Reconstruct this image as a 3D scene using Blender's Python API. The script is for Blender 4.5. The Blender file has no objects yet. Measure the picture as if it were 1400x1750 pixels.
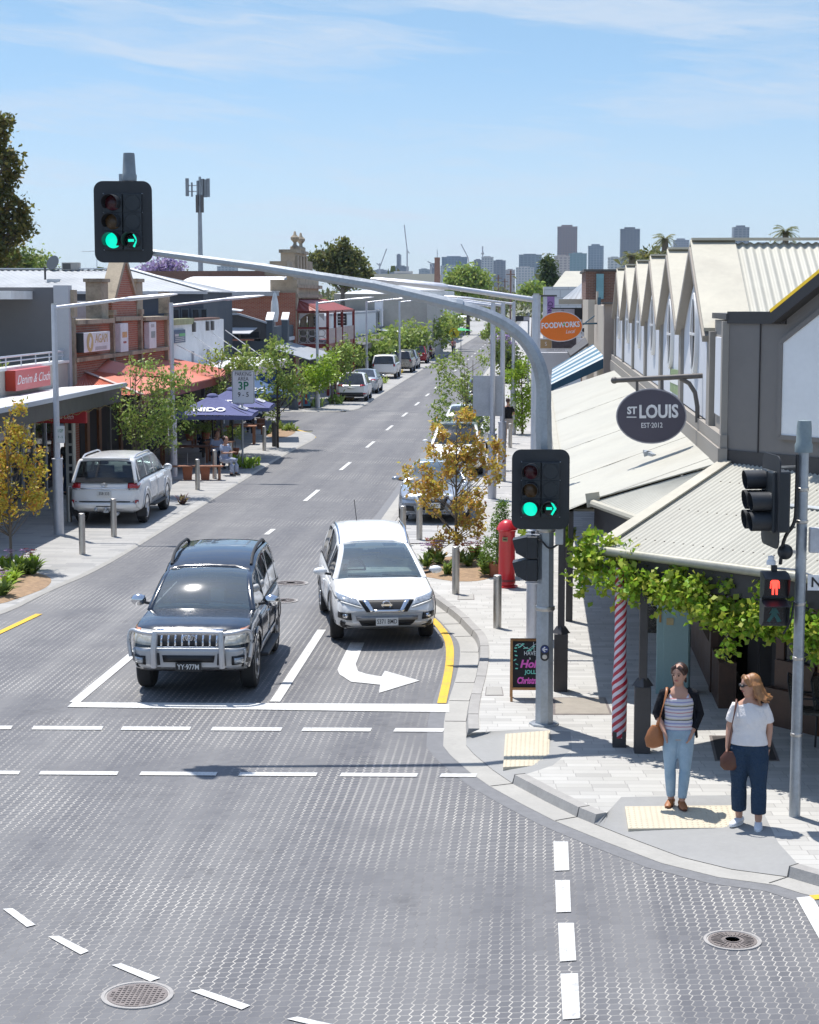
import bpy, bmesh, math, random
import numpy as np
from mathutils import Vector, Matrix
R=math.radians; PI=math.pi
random.seed(7); np.random.seed(7)
C=bpy.context.scene.collection
# ---------------------------------------------------------------- camera calibration (pinhole fitted to kerbs, poles and people)
F=3120.;H=5.75;CX=700.;CY=875.
PITCH=math.atan((CY-512.)/F); YAW=math.atan((918.-CX)/(F/math.cos(PITCH)))
_fw=(-math.sin(YAW)*math.cos(PITCH),math.cos(YAW)*math.cos(PITCH),-math.sin(PITCH))
_rt=(math.cos(YAW),math.sin(YAW),0)
_up=(_rt[1]*_fw[2],-_rt[0]*_fw[2],_rt[0]*_fw[1]-_rt[1]*_fw[0])
def ray(x,y):
    a=(x-CX)/F;b=(CY-y)/F
    return [_fw[i]+a*_rt[i]+b*_up[i] for i in range(3)]
def G(x,y,z=0):            # where the sight line of a photo pixel meets height z
    d=ray(x,y);t=(z-H)/d[2];return Vector((d[0]*t,d[1]*t,z))
def AY(x,y,Y):             # ... meets the plane Y
    d=ray(x,y);t=Y/d[1];return Vector((d[0]*t,Y,H+d[2]*t))
def AX(x,y,X):             # ... meets the plane X
    d=ray(x,y);t=X/d[0];return Vector((X,d[1]*t,H+d[2]*t))
# ---------------------------------------------------------------- mesh builder
class MB:
    def __init__(s): s.v=[];s.f=[];s.mi=[];s.sm=[]
    def add(s,vs,fs,mi=0,sm=False):
        o=len(s.v); s.v+= [tuple(p) for p in vs]
        for f in fs: s.f.append(tuple(i+o for i in f)); s.mi.append(mi); s.sm.append(sm)
        return s
    def box(s,x0,x1,y0,y1,z0,z1,mi=0):
        vs=[(x,y,z) for z in (z0,z1) for y in (y0,y1) for x in (x0,x1)]
        return s.add(vs,[(0,2,3,1),(4,5,7,6),(0,1,5,4),(2,6,7,3),(0,4,6,2),(1,3,7,5)],mi)
    def obox(s,c,ax,ay,az,mi=0):   # oriented box: centre and three half axes
        c,ax,ay,az=map(Vector,(c,ax,ay,az)); vs=[c+i*ax+j*ay+k*az for k in (-1,1) for j in (-1,1) for i in (-1,1)]
        return s.add(vs,[(0,2,3,1),(4,5,7,6),(0,1,5,4),(2,6,7,3),(0,4,6,2),(1,3,7,5)],mi)
    def bar(s,p,q,w,h,up=(0,0,1),mi=0):
        p,q=Vector(p),Vector(q);d=q-p;u=Vector(up);x=d.cross(u)
        if x.length<1e-6: x=d.cross(Vector((1,0,0)))
        x.normalize();y=x.cross(d).normalized()
        return s.obox((p+q)/2,d/2,x*(w/2),y*(h/2),mi)
    def poly(s,ps,mi=0): return s.add(ps,[tuple(range(len(ps)))],mi)
    def prism(s,ps,ex,mi=0,mi2=None):   # polygon extruded by vector
        n=len(ps);e=Vector(ex);a=[Vector(p) for p in ps]
        s.add(a+[p+e for p in a],[tuple(range(n))[::-1]]+[(i,(i+1)%n,(i+1)%n+n,i+n) for i in range(n)],mi)
        return s.add([p+e for p in a],[tuple(range(n))],mi if mi2 is None else mi2)
    def tube(s,pts,rad,n=8,mi=0,sm=True,ref=(0,0,1),cap=True,tw=0):  # rad: number, or per-point number / (a,b); b along ref
        pts=[Vector(p) for p in pts]; m=len(pts)
        if not isinstance(rad,(list,)): rad=[rad]*m
        vs=[];ref=Vector(ref);tot=pts[-1]-pts[0]
        if tot.length>1e-6 and abs(tot.normalized().dot(ref))>.8: ref=Vector((0,1,0)) if abs(ref.z)>.8 else Vector((0,0,1))
        for i,p in enumerate(pts):
            d=(pts[min(i+1,m-1)]-pts[max(i-1,0)])
            if d.length<1e-9: d=Vector((0,0,1))
            d.normalize(); x=d.cross(ref)
            if x.length<1e-3: x=d.cross(Vector((0,1,0.01)))
            x.normalize();y=x.cross(d)
            r=rad[i]; a,b=(r,r) if not isinstance(r,tuple) else r
            for k in range(n):
                t=2*PI*k/n+tw; vs.append(p+x*(a*math.cos(t))+y*(b*math.sin(t)))
        fs=[(i*n+k,i*n+(k+1)%n,(i+1)*n+(k+1)%n,(i+1)*n+k) for i in range(m-1) for k in range(n)]
        s.add(vs,fs,mi,sm)
        if cap: s.add(vs[:n],[tuple(range(n))[::-1]],mi); s.add(vs[-n:],[tuple(range(n))],mi)
        return s
    def lathe(s,prof,n=20,c=(0,0,0),mi=0,sm=True,ax='z'):
        vs=[]
        for r,z in prof:
            for k in range(n):
                t=2*PI*k/n; a,b=r*math.cos(t),r*math.sin(t)
                p=(a,b,z) if ax=='z' else ((a,z,b) if ax=='y' else (z,a,b))
                vs.append((p[0]+c[0],p[1]+c[1],p[2]+c[2]))
        m=len(prof); fl=ax=='y'
        fs=[(i*n+k,i*n+(k+1)%n,(i+1)*n+(k+1)%n,(i+1)*n+k) for i in range(m-1) for k in range(n)]
        if fl: fs=[f[::-1] for f in fs]
        s.add(vs,fs,mi,sm)
        if prof[0][0]>1e-4: s.add(vs[:n],[tuple(range(n))[::-1 if not fl else 1]],mi)
        if prof[-1][0]>1e-4: s.add(vs[-n:],[tuple(range(n))[::1 if not fl else -1]],mi)
        return s
    def ball(s,c,r,n=12,m=8,mi=0):
        r=r if isinstance(r,tuple) else (r,r,r);vs=[];fs=[]
        for j in range(m+1):
            a=PI*j/m-PI/2
            for k in range(n):
                t=2*PI*k/n; vs.append((c[0]+r[0]*math.cos(a)*math.cos(t),c[1]+r[1]*math.cos(a)*math.sin(t),c[2]+r[2]*math.sin(a)))
        for j in range(m):
            for k in range(n): fs.append((j*n+k,j*n+(k+1)%n,(j+1)*n+(k+1)%n,(j+1)*n+k))
        return s.add(vs,fs,mi,True)
    def grid(s,fn,nu,nv,mi=0,sm=True):
        vs=[fn(i/nu,j/nv) for j in range(nv+1) for i in range(nu+1)]
        return s.add(vs,[(j*(nu+1)+i,j*(nu+1)+i+1,(j+1)*(nu+1)+i+1,(j+1)*(nu+1)+i) for j in range(nv) for i in range(nu)],mi,sm)
    def loft(s,secs,mi=0,sm=True,cap=True,closed=True):
        n=len(secs[0]);vs=[p for q in secs for p in q]
        fs=[(i*n+k,i*n+(k+1)%n,(i+1)*n+(k+1)%n,(i+1)*n+k) for i in range(len(secs)-1) for k in range(n if closed else n-1)]
        s.add(vs,fs,mi,sm)
        if cap: s.add(secs[0],[tuple(range(n))[::-1]],mi,sm); s.add(secs[-1],[tuple(range(n))],mi,sm)
        return s
    def mesh(s,name):
        me=bpy.data.meshes.new(name); me.from_pydata(s.v,[],s.f); me.update(); return me
    def build(s,name,mats,parent=None,world=True,bevel=0,ang=38,sub=0,weld=False):
        me=s.mesh(name)
        mats=mats if isinstance(mats,(list,tuple)) else [mats]
        for m in mats: me.materials.append(m)
        me.polygons.foreach_set('material_index',s.mi); me.polygons.foreach_set('use_smooth',s.sm)
        o=bpy.data.objects.new(name,me); C.objects.link(o)
        bm=bmesh.new(); bm.from_mesh(me)
        if weld: bmesh.ops.remove_doubles(bm,verts=bm.verts,dist=1e-4)
        bmesh.ops.recalc_face_normals(bm,faces=bm.faces); bm.to_mesh(me); bm.free()
        if any(s.sm): me.set_sharp_from_angle(angle=R(ang))
        if parent is not None:
            o.parent=parent
            if world:
                r=parent
                while r.parent: r=r.parent
                me.transform(BASE[r].inverted() if r in BASE else Matrix())
        if sub:
            m=o.modifiers.new('sub','SUBSURF');m.levels=m.render_levels=sub
        if bevel:
            m=o.modifiers.new('bevel','BEVEL');m.width=bevel;m.segments=2;m.limit_method='ANGLE'
        return o
BASE={}
def tag(o,label,cat,group=None,kind=None):
    o['label']=label;o['category']=cat
    if group:o['group']=group
    if kind:o['kind']=kind
    return o
def thing(name,label,cat,loc=(0,0,0),rz=0,group=None):
    o=bpy.data.objects.new(name,None);C.objects.link(o);o.empty_display_size=.2
    o.location=loc;o.rotation_euler=(0,0,rz); BASE[o]=Matrix.Translation(Vector(loc))@Matrix.Rotation(rz,4,'Z')
    return tag(o,label,cat,group)
def struct(o,label=None):
    o['kind']='structure'
    if label:o['label']=label
    return o
def dup(root,loc,rz=0,label=None,group=None,scale=None):
    def cp(o,par):
        c=o.copy();C.objects.link(c)
        if par is not None:c.parent=par
        for ch in KIDS.get(o,()): cp(ch,c)
        return c
    if root not in KIDS: _kids(root)
    r=cp(root,None);r.location=loc;r.rotation_euler=(0,0,rz)
    if scale:r.scale=scale if isinstance(scale,tuple) else (scale,)*3
    if label:r['label']=label
    if group:r['group']=group
    return r
KIDS={}
def _kids(root):
    todo=[root]; 
    by={}
    for o in bpy.data.objects:
        if o.parent: by.setdefault(o.parent,[]).append(o)
    while todo:
        o=todo.pop();KIDS[o]=by.get(o,[]);todo+=KIDS[o]
def text(body,size,mat,parent,M,name='lettering',ext=.004,shear=0,bold=0,sx=1,align='CENTER',world=True,space=1):
    cu=bpy.data.curves.new(name,'FONT');cu.body=body;cu.size=size;cu.align_x=align;cu.align_y='CENTER';cu.extrude=ext;cu.shear=shear;cu.offset=bold;cu.space_character=space;cu.resolution_u=3
    o=bpy.data.objects.new(name,cu);C.objects.link(o)
    dg=bpy.context.evaluated_depsgraph_get();dg.update()
    me=bpy.data.meshes.new_from_object(o.evaluated_get(dg));bpy.data.objects.remove(o)
    me.name=name;me.transform(M@Matrix.Diagonal((sx,1,1,1)))
    if parent is not None and world:
        r=parent
        while r.parent:r=r.parent
        me.transform(BASE[r].inverted())
    me.materials.clear();me.materials.append(mat)
    q=bpy.data.objects.new(name,me);C.objects.link(q);q.parent=parent
    return q
def frame(o,x,up=(0,0,1)):   # matrix whose local X is x and local Y is up, Z outwards
    x=Vector(x).normalized();u=Vector(up);z=x.cross(u).normalized();u=z.cross(x)
    m=Matrix((x,u,z)).transposed().to_4x4();m.translation=Vector(o);return m
def lerp(a,b,t): return Vector(a)*(1-t)+Vector(b)*t
def realize(o,rm=True):    # bake modifiers into a plain mesh
    dg=bpy.context.evaluated_depsgraph_get();dg.update()
    me=bpy.data.meshes.new_from_object(o.evaluated_get(dg));old=o.data;o.modifiers.clear();o.data=me;bpy.data.meshes.remove(old);return o
# ---------------------------------------------------------------- procedural materials
def _new(name):
    m=bpy.data.materials.new(name);m.use_nodes=True;nt=m.node_tree
    return m,nt,nt.nodes['Principled BSDF']
class N:   # tiny node helper
    def __init__(s,nt): s.nt=nt
    def n(s,t,**k):
        q=s.nt.nodes.new('ShaderNode'+t)
        for a,b in k.items(): setattr(q,a,b)
        return q
    def l(s,a,b): s.nt.links.new(a,b)
    def val(s,sock,x):
        if hasattr(x,'is_linked'): s.l(x,sock)
        else: sock.default_value=x
    def math(s,op,a,b=0.,c=0.):
        q=s.n('Math',operation=op)
        for i,x in enumerate((a,b,c)): s.val(q.inputs[i],x)
        return q.outputs[0]
    def mix(s,f,a,b,bt='MIX'):
        q=s.n('Mix',data_type='RGBA',blend_type=bt);s.val(q.inputs[0],f)
        for i,x in ((6,a),(7,b)):
            s.val(q.inputs[i],x if hasattr(x,'is_linked') else (tuple(x)+(1,))[:4])
        return q.outputs[2]
    def pos(s):
        q=s.n('NewGeometry');return q.outputs['Position']
    def xyz(s,v):
        q=s.n('SeparateXYZ');s.l(v,q.inputs[0]);return q.outputs
    def comb(s,x,y,z=0.):
        q=s.n('CombineXYZ')
        for i,a in enumerate((x,y,z)): s.val(q.inputs[i],a)
        return q.outputs[0]
    def noise(s,v,scale,detail=3,rough=.55):
        q=s.n('TexNoise');q.inputs['Scale'].default_value=scale;q.inputs['Detail'].default_value=detail;q.inputs['Roughness'].default_value=rough
        if v is not None:s.l(v,q.inputs['Vector'])
        return q.outputs['Fac']
    def ramp(s,f,stops,interp='LINEAR'):
        q=s.n('ValToRGB');s.l(f,q.inputs[0]);e=q.color_ramp.elements;q.color_ramp.interpolation=interp
        while len(e)<len(stops): e.new(.5)
        for i,(p,c) in enumerate(stops): e[i].position=p;e[i].color=(tuple(c)+(1,))[:4]
        return q.outputs[0]
    def rng(s,f,a,b,c=0.,d=1.):
        q=s.n('MapRange');s.l(f,q.inputs[0])
        for i,x in enumerate((a,b,c,d)): q.inputs[i+1].default_value=x
        return q.outputs[0]
    def bump(s,h,bs,strength=.3,dist=.01):
        q=s.n('Bump');q.inputs['Strength'].default_value=strength;q.inputs['Distance'].default_value=dist;s.l(h,q.inputs['Height']);s.l(q.outputs[0],bs.inputs['Normal'])
    def obj(s): return s.n('TexCoord').outputs['Object']
MATS={}
def M(name,col,rough=.6,metal=0,var=.18,scale=2.5,bump=0,bscale=40,spec=.5,coat=0,emit=0,stain=None):
    if name in MATS:return MATS[name]
    m,nt,b=_new(name);k=N(nt);p=k.pos()
    f=k.noise(p,scale,5,.6); f2=k.noise(p,scale*9,2)
    f=k.math('ADD',k.math('MULTIPLY',f,.65),k.math('MULTIPLY',f2,.35))
    lo=[c*(1-var) for c in col];hi=[min(1,c*(1+var)) for c in col]
    c=k.ramp(f,[(.3,lo),(.7,hi)])
    if stain: c=k.mix(k.rng(k.noise(p,scale*.6,6,.7),.5,.75),c,stain)
    k.l(c,b.inputs['Base Color'])
    b.inputs['Roughness'].default_value=rough;b.inputs['Metallic'].default_value=metal;b.inputs['Specular IOR Level'].default_value=spec
    if coat:b.inputs['Coat Weight'].default_value=coat;b.inputs['Coat Roughness'].default_value=.04
    else:
        k.l(k.rng(f,.3,.7,max(0,rough-.08),min(1,rough+.08)),b.inputs['Roughness'])
    if bump: k.bump(k.noise(p,bscale,3),b,bump,.01)
    if emit:
        b.inputs['Emission Color'].default_value=tuple(col)+(1,);b.inputs['Emission Strength'].default_value=emit
    MATS[name]=m;return m
def brick(name,c1,c2,mortar,bw=.23,bh=.076,ms=.009,flat=False,bump=.4,off=.5,rough=.85,dirt=.35,rot=0):
    m,nt,b=_new(name);k=N(nt);p=k.pos();x,y,z=k.xyz(p)
    v=k.comb(k.math('ADD',x,y),z) if not flat else (k.comb(x,y) if not rot else k.comb(y,x))
    t=k.n('TexBrick');k.l(v,t.inputs['Vector']);t.offset=off
    t.inputs['Color1'].default_value=tuple(c1)+(1,);t.inputs['Color2'].default_value=tuple(c2)+(1,);t.inputs['Mortar'].default_value=tuple(mortar)+(1,)
    t.inputs['Scale'].default_value=1;t.inputs['Mortar Size'].default_value=ms;t.inputs['Brick Width'].default_value=bw;t.inputs['Row Height'].default_value=bh;t.inputs['Mortar Smooth'].default_value=.2
    f=k.noise(p,.8,6,.65)
    c=k.mix(k.rng(f,.3,.75,0,dirt),t.outputs['Color'],[a*.45 for a in c1])
    c=k.mix(k.math('MULTIPLY',k.noise(p,60,2),.35),c,[a*.6 for a in c2])
    k.l(c,b.inputs['Base Color']);b.inputs['Roughness'].default_value=rough
    k.bump(k.math('MULTIPLY',t.outputs['Fac'],-1.),b,bump,.01);return m
def leafmat(name,cols,trans=.35):
    m,nt,b=_new(name);k=N(nt);g=k.n('NewGeometry')
    n=len(cols);c=k.ramp(g.outputs['Random Per Island'],[(i/max(1,n-1),cc) for i,cc in enumerate(cols)])
    k.l(c,b.inputs['Base Color']);b.inputs['Roughness'].default_value=.5;b.inputs['Specular IOR Level'].default_value=.35
    t=k.n('BsdfTranslucent');k.l(k.mix(.35,c,(.35,.4,.05)),t.inputs['Color'])
    mx=k.n('MixShader');mx.inputs[0].default_value=trans;k.l(b.outputs[0],mx.inputs[1]);k.l(t.outputs[0],mx.inputs[2])
    k.l(mx.outputs[0],nt.nodes['Material Output'].inputs[0]);return m
def glassmat(name,tint=(.5,.6,.58),rough=.03,clear=.55,dark=(.02,.025,.03),base=0):
    m,nt,b=_new(name);k=N(nt)
    tr=k.n('BsdfTransparent');tr.inputs[0].default_value=tuple(tint)+(1,)
    b.inputs['Base Color'].default_value=tuple(dark)+(1,);b.inputs['Roughness'].default_value=rough;b.inputs['IOR'].default_value=1.5
    gl=k.n('BsdfGlossy');gl.inputs['Roughness'].default_value=rough
    fr=k.n('Fresnel');fr.inputs[0].default_value=1.55
    a=k.n('MixShader');a.inputs[0].default_value=clear;k.l(b.outputs[0],a.inputs[1]);k.l(tr.outputs[0],a.inputs[2])
    z=k.n('MixShader');k.l(k.math('ADD',fr.outputs[0],base),z.inputs[0]);k.l(a.outputs[0],z.inputs[1]);k.l(gl.outputs[0],z.inputs[2])
    k.l(z.outputs[0],nt.nodes['Material Output'].inputs[0]);return m
def paint(name,col,rough=.28,metal=0,flake=0):
    m,nt,b=_new(name);k=N(nt);p=k.obj()
    c=k.mix(k.rng(k.noise(p,1.7,4),.35,.75,0,.14),col,[a*.72+.03 for a in col])
    k.l(c,b.inputs['Base Color']);b.inputs['Metallic'].default_value=metal
    k.l(k.rng(k.noise(p,6,4),.3,.7,rough-.05,rough+.08),b.inputs['Roughness'])
    b.inputs['Coat Weight'].default_value=.75;b.inputs['Coat Roughness'].default_value=.04;return m
def glow(name,col,st):
    m,nt,b=_new(name);b.inputs['Base Color'].default_value=tuple(c*.3 for c in col)+(1,);b.inputs['Emission Color'].default_value=tuple(col)+(1,);b.inputs['Emission Strength'].default_value=st
    b.inputs['Roughness'].default_value=.3;return m
def pavers():   # dark interlocking wave pavers with sandy joints, worn in patches
    m,nt,b=_new('interlocking_pavers');k=N(nt);p=k.pos();x,y,z=k.xyz(p)
    L=.12;W=.1
    wob=k.noise(k.comb(k.math('MULTIPLY',x,.35),k.math('MULTIPLY',y,.12)),1.2,2)
    x2=k.math('ADD',x,k.math('MULTIPLY',wob,.16))
    yy=k.math('DIVIDE',y,L); ph=k.math('MULTIPLY',yy,2*PI)
    saw=k.math('SINE',ph); saw=k.math('ADD',k.math('MULTIPLY',saw,.012),k.math('MULTIPLY',k.math('SINE',k.math('MULTIPLY',ph,2.)),.003))
    u=k.math('DIVIDE',k.math('ADD',x2,saw),W); cu=k.math('FLOOR',u); fu=k.math('ABSOLUTE',k.math('SUBTRACT',k.math('SUBTRACT',u,cu),.5))
    v=k.math('ADD',yy,k.math('MULTIPLY',k.math('SINE',k.math('MULTIPLY',u,2*PI)),.03)); v=k.math('ADD',v,k.math('MULTIPLY',k.noise(p,9,1),.05)); cv=k.math('FLOOR',v); fv=k.math('ABSOLUTE',k.math('SUBTRACT',k.math('SUBTRACT',v,cv),.5))
    ju=k.rng(fu,.432,.462); jv=k.math('MULTIPLY',k.rng(fv,.44,.47),.42)
    big=k.noise(p,.33,4,.6);mid=k.noise(p,1.6,4,.65)
    sand=k.math('ADD',k.rng(big,.36,.58,0,.75),k.rng(mid,.35,.7,-.2,.35))
    big=k.math('SUBTRACT',big,k.rng(y,26,46,0,.12));sand=k.n('Clamp').inputs[0].node; k.l(k.math('ADD',k.rng(big,.38,.6,.05,.85),k.rng(mid,.35,.7,-.25,.3)),sand.inputs[0])
    jj=k.math('MAXIMUM',ju,jv)
    cell=k.n('TexWhiteNoise',noise_dimensions='2D');k.l(k.comb(cu,cv),cell.inputs['Vector'])
    tile=k.ramp(cell.outputs['Value'],[(0,(.098,.1,.111)),(.5,(.116,.118,.128)),(1,(.136,.137,.146))])
    tile=k.mix(k.rng(mid,.3,.75,0,.5),tile,(.1,.102,.112))
    tile=k.mix(k.math('MULTIPLY',k.noise(p,180,2),.35),tile,(.24,.24,.25))
    lane=k.noise(k.comb(k.math('MULTIPLY',x,1.1),k.math('MULTIPLY',y,.05)),1.,3)
    tile=k.mix(k.rng(lane,.4,.66,0,.5),tile,(.24,.238,.235))
    tile=k.mix(k.rng(k.noise(p,.55,6,.75),.6,.7,0,.7),tile,(.095,.095,.1))
    jcol=k.mix(sand.outputs[0],(.09,.09,.095),(.6,.57,.51))
    jcol=k.mix(k.math('MULTIPLY',k.noise(p,14,2),.5),jcol,(.4,.38,.36))
    c=k.mix(jj,tile,jcol);k.l(c,b.inputs['Base Color']);b.inputs['Roughness'].default_value=.8;b.inputs['Specular IOR Level'].default_value=.2
    k.bump(k.math('ADD',k.math('MULTIPLY',jj,-1.),k.math('MULTIPLY',k.noise(p,120,2),.3)),b,.35,.006);return m
def cobbles(name,bw,bh,cols,joint,rot=0,dirt=.3):
    m,nt,b=_new(name);k=N(nt);p=k.pos();x,y,z=k.xyz(p)
    if rot:
        ca,sa=math.cos(rot),math.sin(rot)
        x,y=k.math('ADD',k.math('MULTIPLY',x,ca),k.math('MULTIPLY',y,sa)),k.math('SUBTRACT',k.math('MULTIPLY',y,ca),k.math('MULTIPLY',x,sa))
    r=k.math('FLOOR',k.math('DIVIDE',y,bh))
    rw=k.n('TexWhiteNoise',noise_dimensions='1D');k.l(r,rw.inputs['W'])
    u=k.math('ADD',k.math('DIVIDE',x,bw),k.math('MULTIPLY',rw.outputs['Value'],7.))
    cu=k.math('FLOOR',u);fu=k.math('ABSOLUTE',k.math('SUBTRACT',k.math('SUBTRACT',u,cu),.5));v=k.math('DIVIDE',y,bh);fv=k.math('ABSOLUTE',k.math('SUBTRACT',k.math('SUBTRACT',v,r),.5))
    cell=k.n('TexWhiteNoise',noise_dimensions='2D');k.l(k.comb(cu,r),cell.inputs['Vector'])
    tile=k.ramp(cell.outputs['Value'],[(i/(len(cols)-1),c) for i,c in enumerate(cols)])
    j=k.math('MAXIMUM',k.rng(fu,.5-.006/bw,.5-.003/bw),k.rng(fv,.5-.006/bh,.5-.003/bh))
    tile=k.mix(k.math('MULTIPLY',k.noise(p,90,3),.4),tile,[c*.8 for c in cols[0]])
    tile=k.mix(k.rng(k.noise(p,.7,6,.7),.45,.75,0,dirt),tile,[c*.62 for c in cols[0]])
    k.l(k.mix(k.math('MULTIPLY',j,.75),tile,joint),b.inputs['Base Color']);b.inputs['Roughness'].default_value=.8
    k.bump(k.math('MULTIPLY',j,-1.),b,.35,.006);return m
def tower(name,wall,glass,fw=4.,fh=3.6,gx=.7,gy=.55,rough=.35):
    m,nt,b=_new(name);k=N(nt);p=k.pos();x,y,z=k.xyz(p)
    u=k.math('FRACT',k.math('DIVIDE',k.math('ADD',x,k.math('MULTIPLY',y,.31)),fw));v=k.math('FRACT',k.math('DIVIDE',z,fh))
    w=k.math('MULTIPLY',k.math('LESS_THAN',u,gx),k.math('LESS_THAN',v,gy))
    c=k.mix(w,wall,glass);c=k.mix(k.rng(k.noise(p,.03,3),.3,.7,0,.35),c,[a*.7 for a in wall])
    k.l(c,b.inputs['Base Color']);k.l(k.rng(w,0,1,.8,rough),b.inputs['Roughness']);return m
# shared
m_steel=M('galvanised_steel',(.36,.39,.42),.42,.55,.22,3,.1,60)
m_pole=M('silver_paint',(.55,.56,.6),.4,.45,.12,2)
m_stain=M('brushed_stainless',(.52,.5,.47),.4,.9,.1,9)
m_black=M('satin_black',(.018,.018,.02),.42,0,.25,4)
m_sigblack=M('signal_black',(.022,.025,.03),.5,0,.3,6)
m_dark=M('dark_bronze_paint',(.05,.046,.046),.5,0,.2,3)
m_char=M('charcoal_paint',(.09,.085,.082),.6,0,.15,1.5,.05)
m_taupe=M('taupe_paint',(.3,.275,.245),.7,0,.08,1.2,.05)
m_white=M('white_paint',(.8,.8,.8),.55,0,.05,1.5)
m_offwhite=M('worn_white_paint',(.74,.74,.73),.7,0,.1,.7,.1,30,stain=(.5,.49,.46))
m_cream=M('cream_roof_metal',(.43,.42,.36),.6,.0,.08,.5,stain=(.36,.35,.3))
m_creamold=M('weathered_cream_roof',(.42,.41,.355),.6,0,.08,.9,.05,20,stain=(.36,.345,.295))
m_cap=M('cream_flashing',(.46,.43,.345),.5,0,.1,1.3,stain=(.38,.35,.28))
m_redsign=M('red_sign_face',(.42,.012,.02),.35,0,.08)
m_timber=M('stained_timber',(.2,.085,.035),.55,0,.3,5)
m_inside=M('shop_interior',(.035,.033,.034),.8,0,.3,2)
m_tile=M('terracotta',(.36,.13,.07),.8,0,.2,5)
def roadpaint(name,col):
    m,nt,b=_new(name);k=N(nt);p=k.pos();x,y,z=k.xyz(p)
    s=k.math('MULTIPLY',k.math('SINE',k.math('MULTIPLY',y,2*PI/.12)),.012)
    a=k.math('ABSOLUTE',k.math('SUBTRACT',k.math('FRACT',k.math('DIVIDE',k.math('ADD',x,s),.1)),.5));c=k.math('ABSOLUTE',k.math('SUBTRACT',k.math('FRACT',k.math('DIVIDE',y,.12)),.5))
    j=k.math('MAXIMUM',k.rng(a,.46,.48,0,.5),k.rng(c,.46,.48,0,.3))
    w=k.math('MULTIPLY',k.rng(k.noise(p,2.2,5,.7),.5,.68),k.rng(k.noise(p,38,3,.7),.42,.6))
    q=k.mix(k.rng(k.noise(p,1.3,4),.35,.7,0,.3),col,[u*.72 for u in col]);q=k.mix(j,q,[u*.45 for u in col]);q=k.mix(k.math('MULTIPLY',w,.65),q,(.15,.15,.16))
    k.l(q,b.inputs['Base Color']);b.inputs['Roughness'].default_value=.75;k.bump(j,b,-.3,.004);return m
m_paintw=roadpaint('road_paint_white',(.6,.6,.585))
m_painty=roadpaint('road_paint_yellow',(.7,.44,.035))
m_concrete=M('concrete_kerb',(.33,.32,.305),.85,0,.16,3,.25,50,stain=(.27,.26,.25))
m_gutter=M('concrete_gutter',(.36,.35,.325),.85,0,.14,2,.2,60,stain=(.34,.33,.31))
m_ramp=M('ramp_concrete',(.29,.29,.285),.85,0,.1,2,.15,60,stain=(.28,.28,.27))
m_tact=M('cream_tactile',(.55,.49,.375),.8,0,.08,4)
m_glass=glassmat('shop_glass',(.35,.38,.4),.04,.35)
m_win=M('window_dark',(.03,.035,.042),.08,0,.5,2,spec=.6)
# ---------------------------------------------------------------- ground, road, kerbs, markings
m_pav=pavers()
m_road_hdr=M('header_pavers',(.17,.172,.18),.75,0,.2,8,.2,60)
def off(pl,d):   # offset an open polyline sideways (left of travel positive)
    o=[]
    for i,p in enumerate(pl):
        a=Vector(pl[max(i-1,0)][:2]);b=Vector(pl[min(i+1,len(pl)-1)][:2]);t=(b-a).normalized();o.append(Vector((p[0]-t.y*d,p[1]+t.x*d)))
    return o
def strip(mb,a,b,za,zb,mi=0):
    for i in range(len(a)-1): mb.poly([(*a[i][:2],za),(*a[i+1][:2],za),(*b[i+1][:2],zb),(*b[i][:2],zb)],mi)
def smooth(pl,n=3):
    for _ in range(n):
        q=[pl[0]]
        for i in range(len(pl)-1):
            a,b=Vector(pl[i][:2]),Vector(pl[i+1][:2]);q+= [a*.75+b*.25,a*.25+b*.75]
        q.append(pl[-1]);pl=[Vector(p[:2]) for p in q]
    return pl
m_soil=M('suburb_ground',(.2,.2,.15),.95,0,.3,.05)
g=MB();g.poly([(-3600,-60,-.03),(3600,-60,-.03),(3600,4300,-.03),(-3600,4300,-.03)]);struct(g.build('ground',m_soil),'flat suburban ground reaching to the horizon')
# road: one sheet of pavers covering street and intersection
r=MB();r.poly([(-60,-20,0),(60,-20,0),(60,24,0),(4,24,0),(4,600,0),(-9.8,600,0),(-9.8,93.5,0),(-60,93.5,0),(-60,80,0),(-9.8,80,0),(-9.8,34,0),(-60,34,0)])
road=struct(r.build('road',m_pav),'grey interlocking paver street and intersection with sandy joints')
# right kerb line (base of kerb) walked from far to near
KB=[(-3.75,600),(-3.75,60),(-3.75,43.5),(-3.62,41)]+[tuple(G(x,y)[:2]) for x,y in [(712,1008),(742,1032),(778,1058),(800,1082),(816,1098),(819,1126),(812,1165),(803,1194),(796,1231),(797,1259)]]
KB=[(p[0],p[1]) for p in KB]; KBs=[Vector(KB[0]),Vector(KB[1])]+smooth(KB[2:],2)
R1=[G(x,y)[:2] for x,y in [(797,1259),(797,1275),(809,1289),(842,1317),(876,1340)]]      # dropped kerb of first ramp
K2=[G(x,y)[:2] for x,y in [(876,1340),(930,1369),(986,1397),(1015,1409)]]
R2=[G(x,y)[:2] for x,y in [(1015,1409),(1073,1432),(1164,1466),(1250,1487),(1346,1500)]]
K3=[G(x,y)[:2] for x,y in [(1346,1500),(1400,1516),(1480,1534)]]+[(4.6,16.45),(8,14.2),(40,-6)]
whole=KBs+[Vector(p) for p in R1[1:]+K2[1:]+R2[1:]+K3[1:]]
PZ=.10
gu=MB();strip(gu,off(whole,0.0),off(whole,-.30),.006,.006)
struct(gu.build('gutter',m_gutter),'pale concrete gutter along the right kerb')
hd=MB();strip(hd,off(whole,-.30),off(whole,-.52),.003,.003)
struct(hd.build('paver_edging',m_road_hdr),'band of darker edging pavers beside the gutter')
kb=MB()
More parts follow.
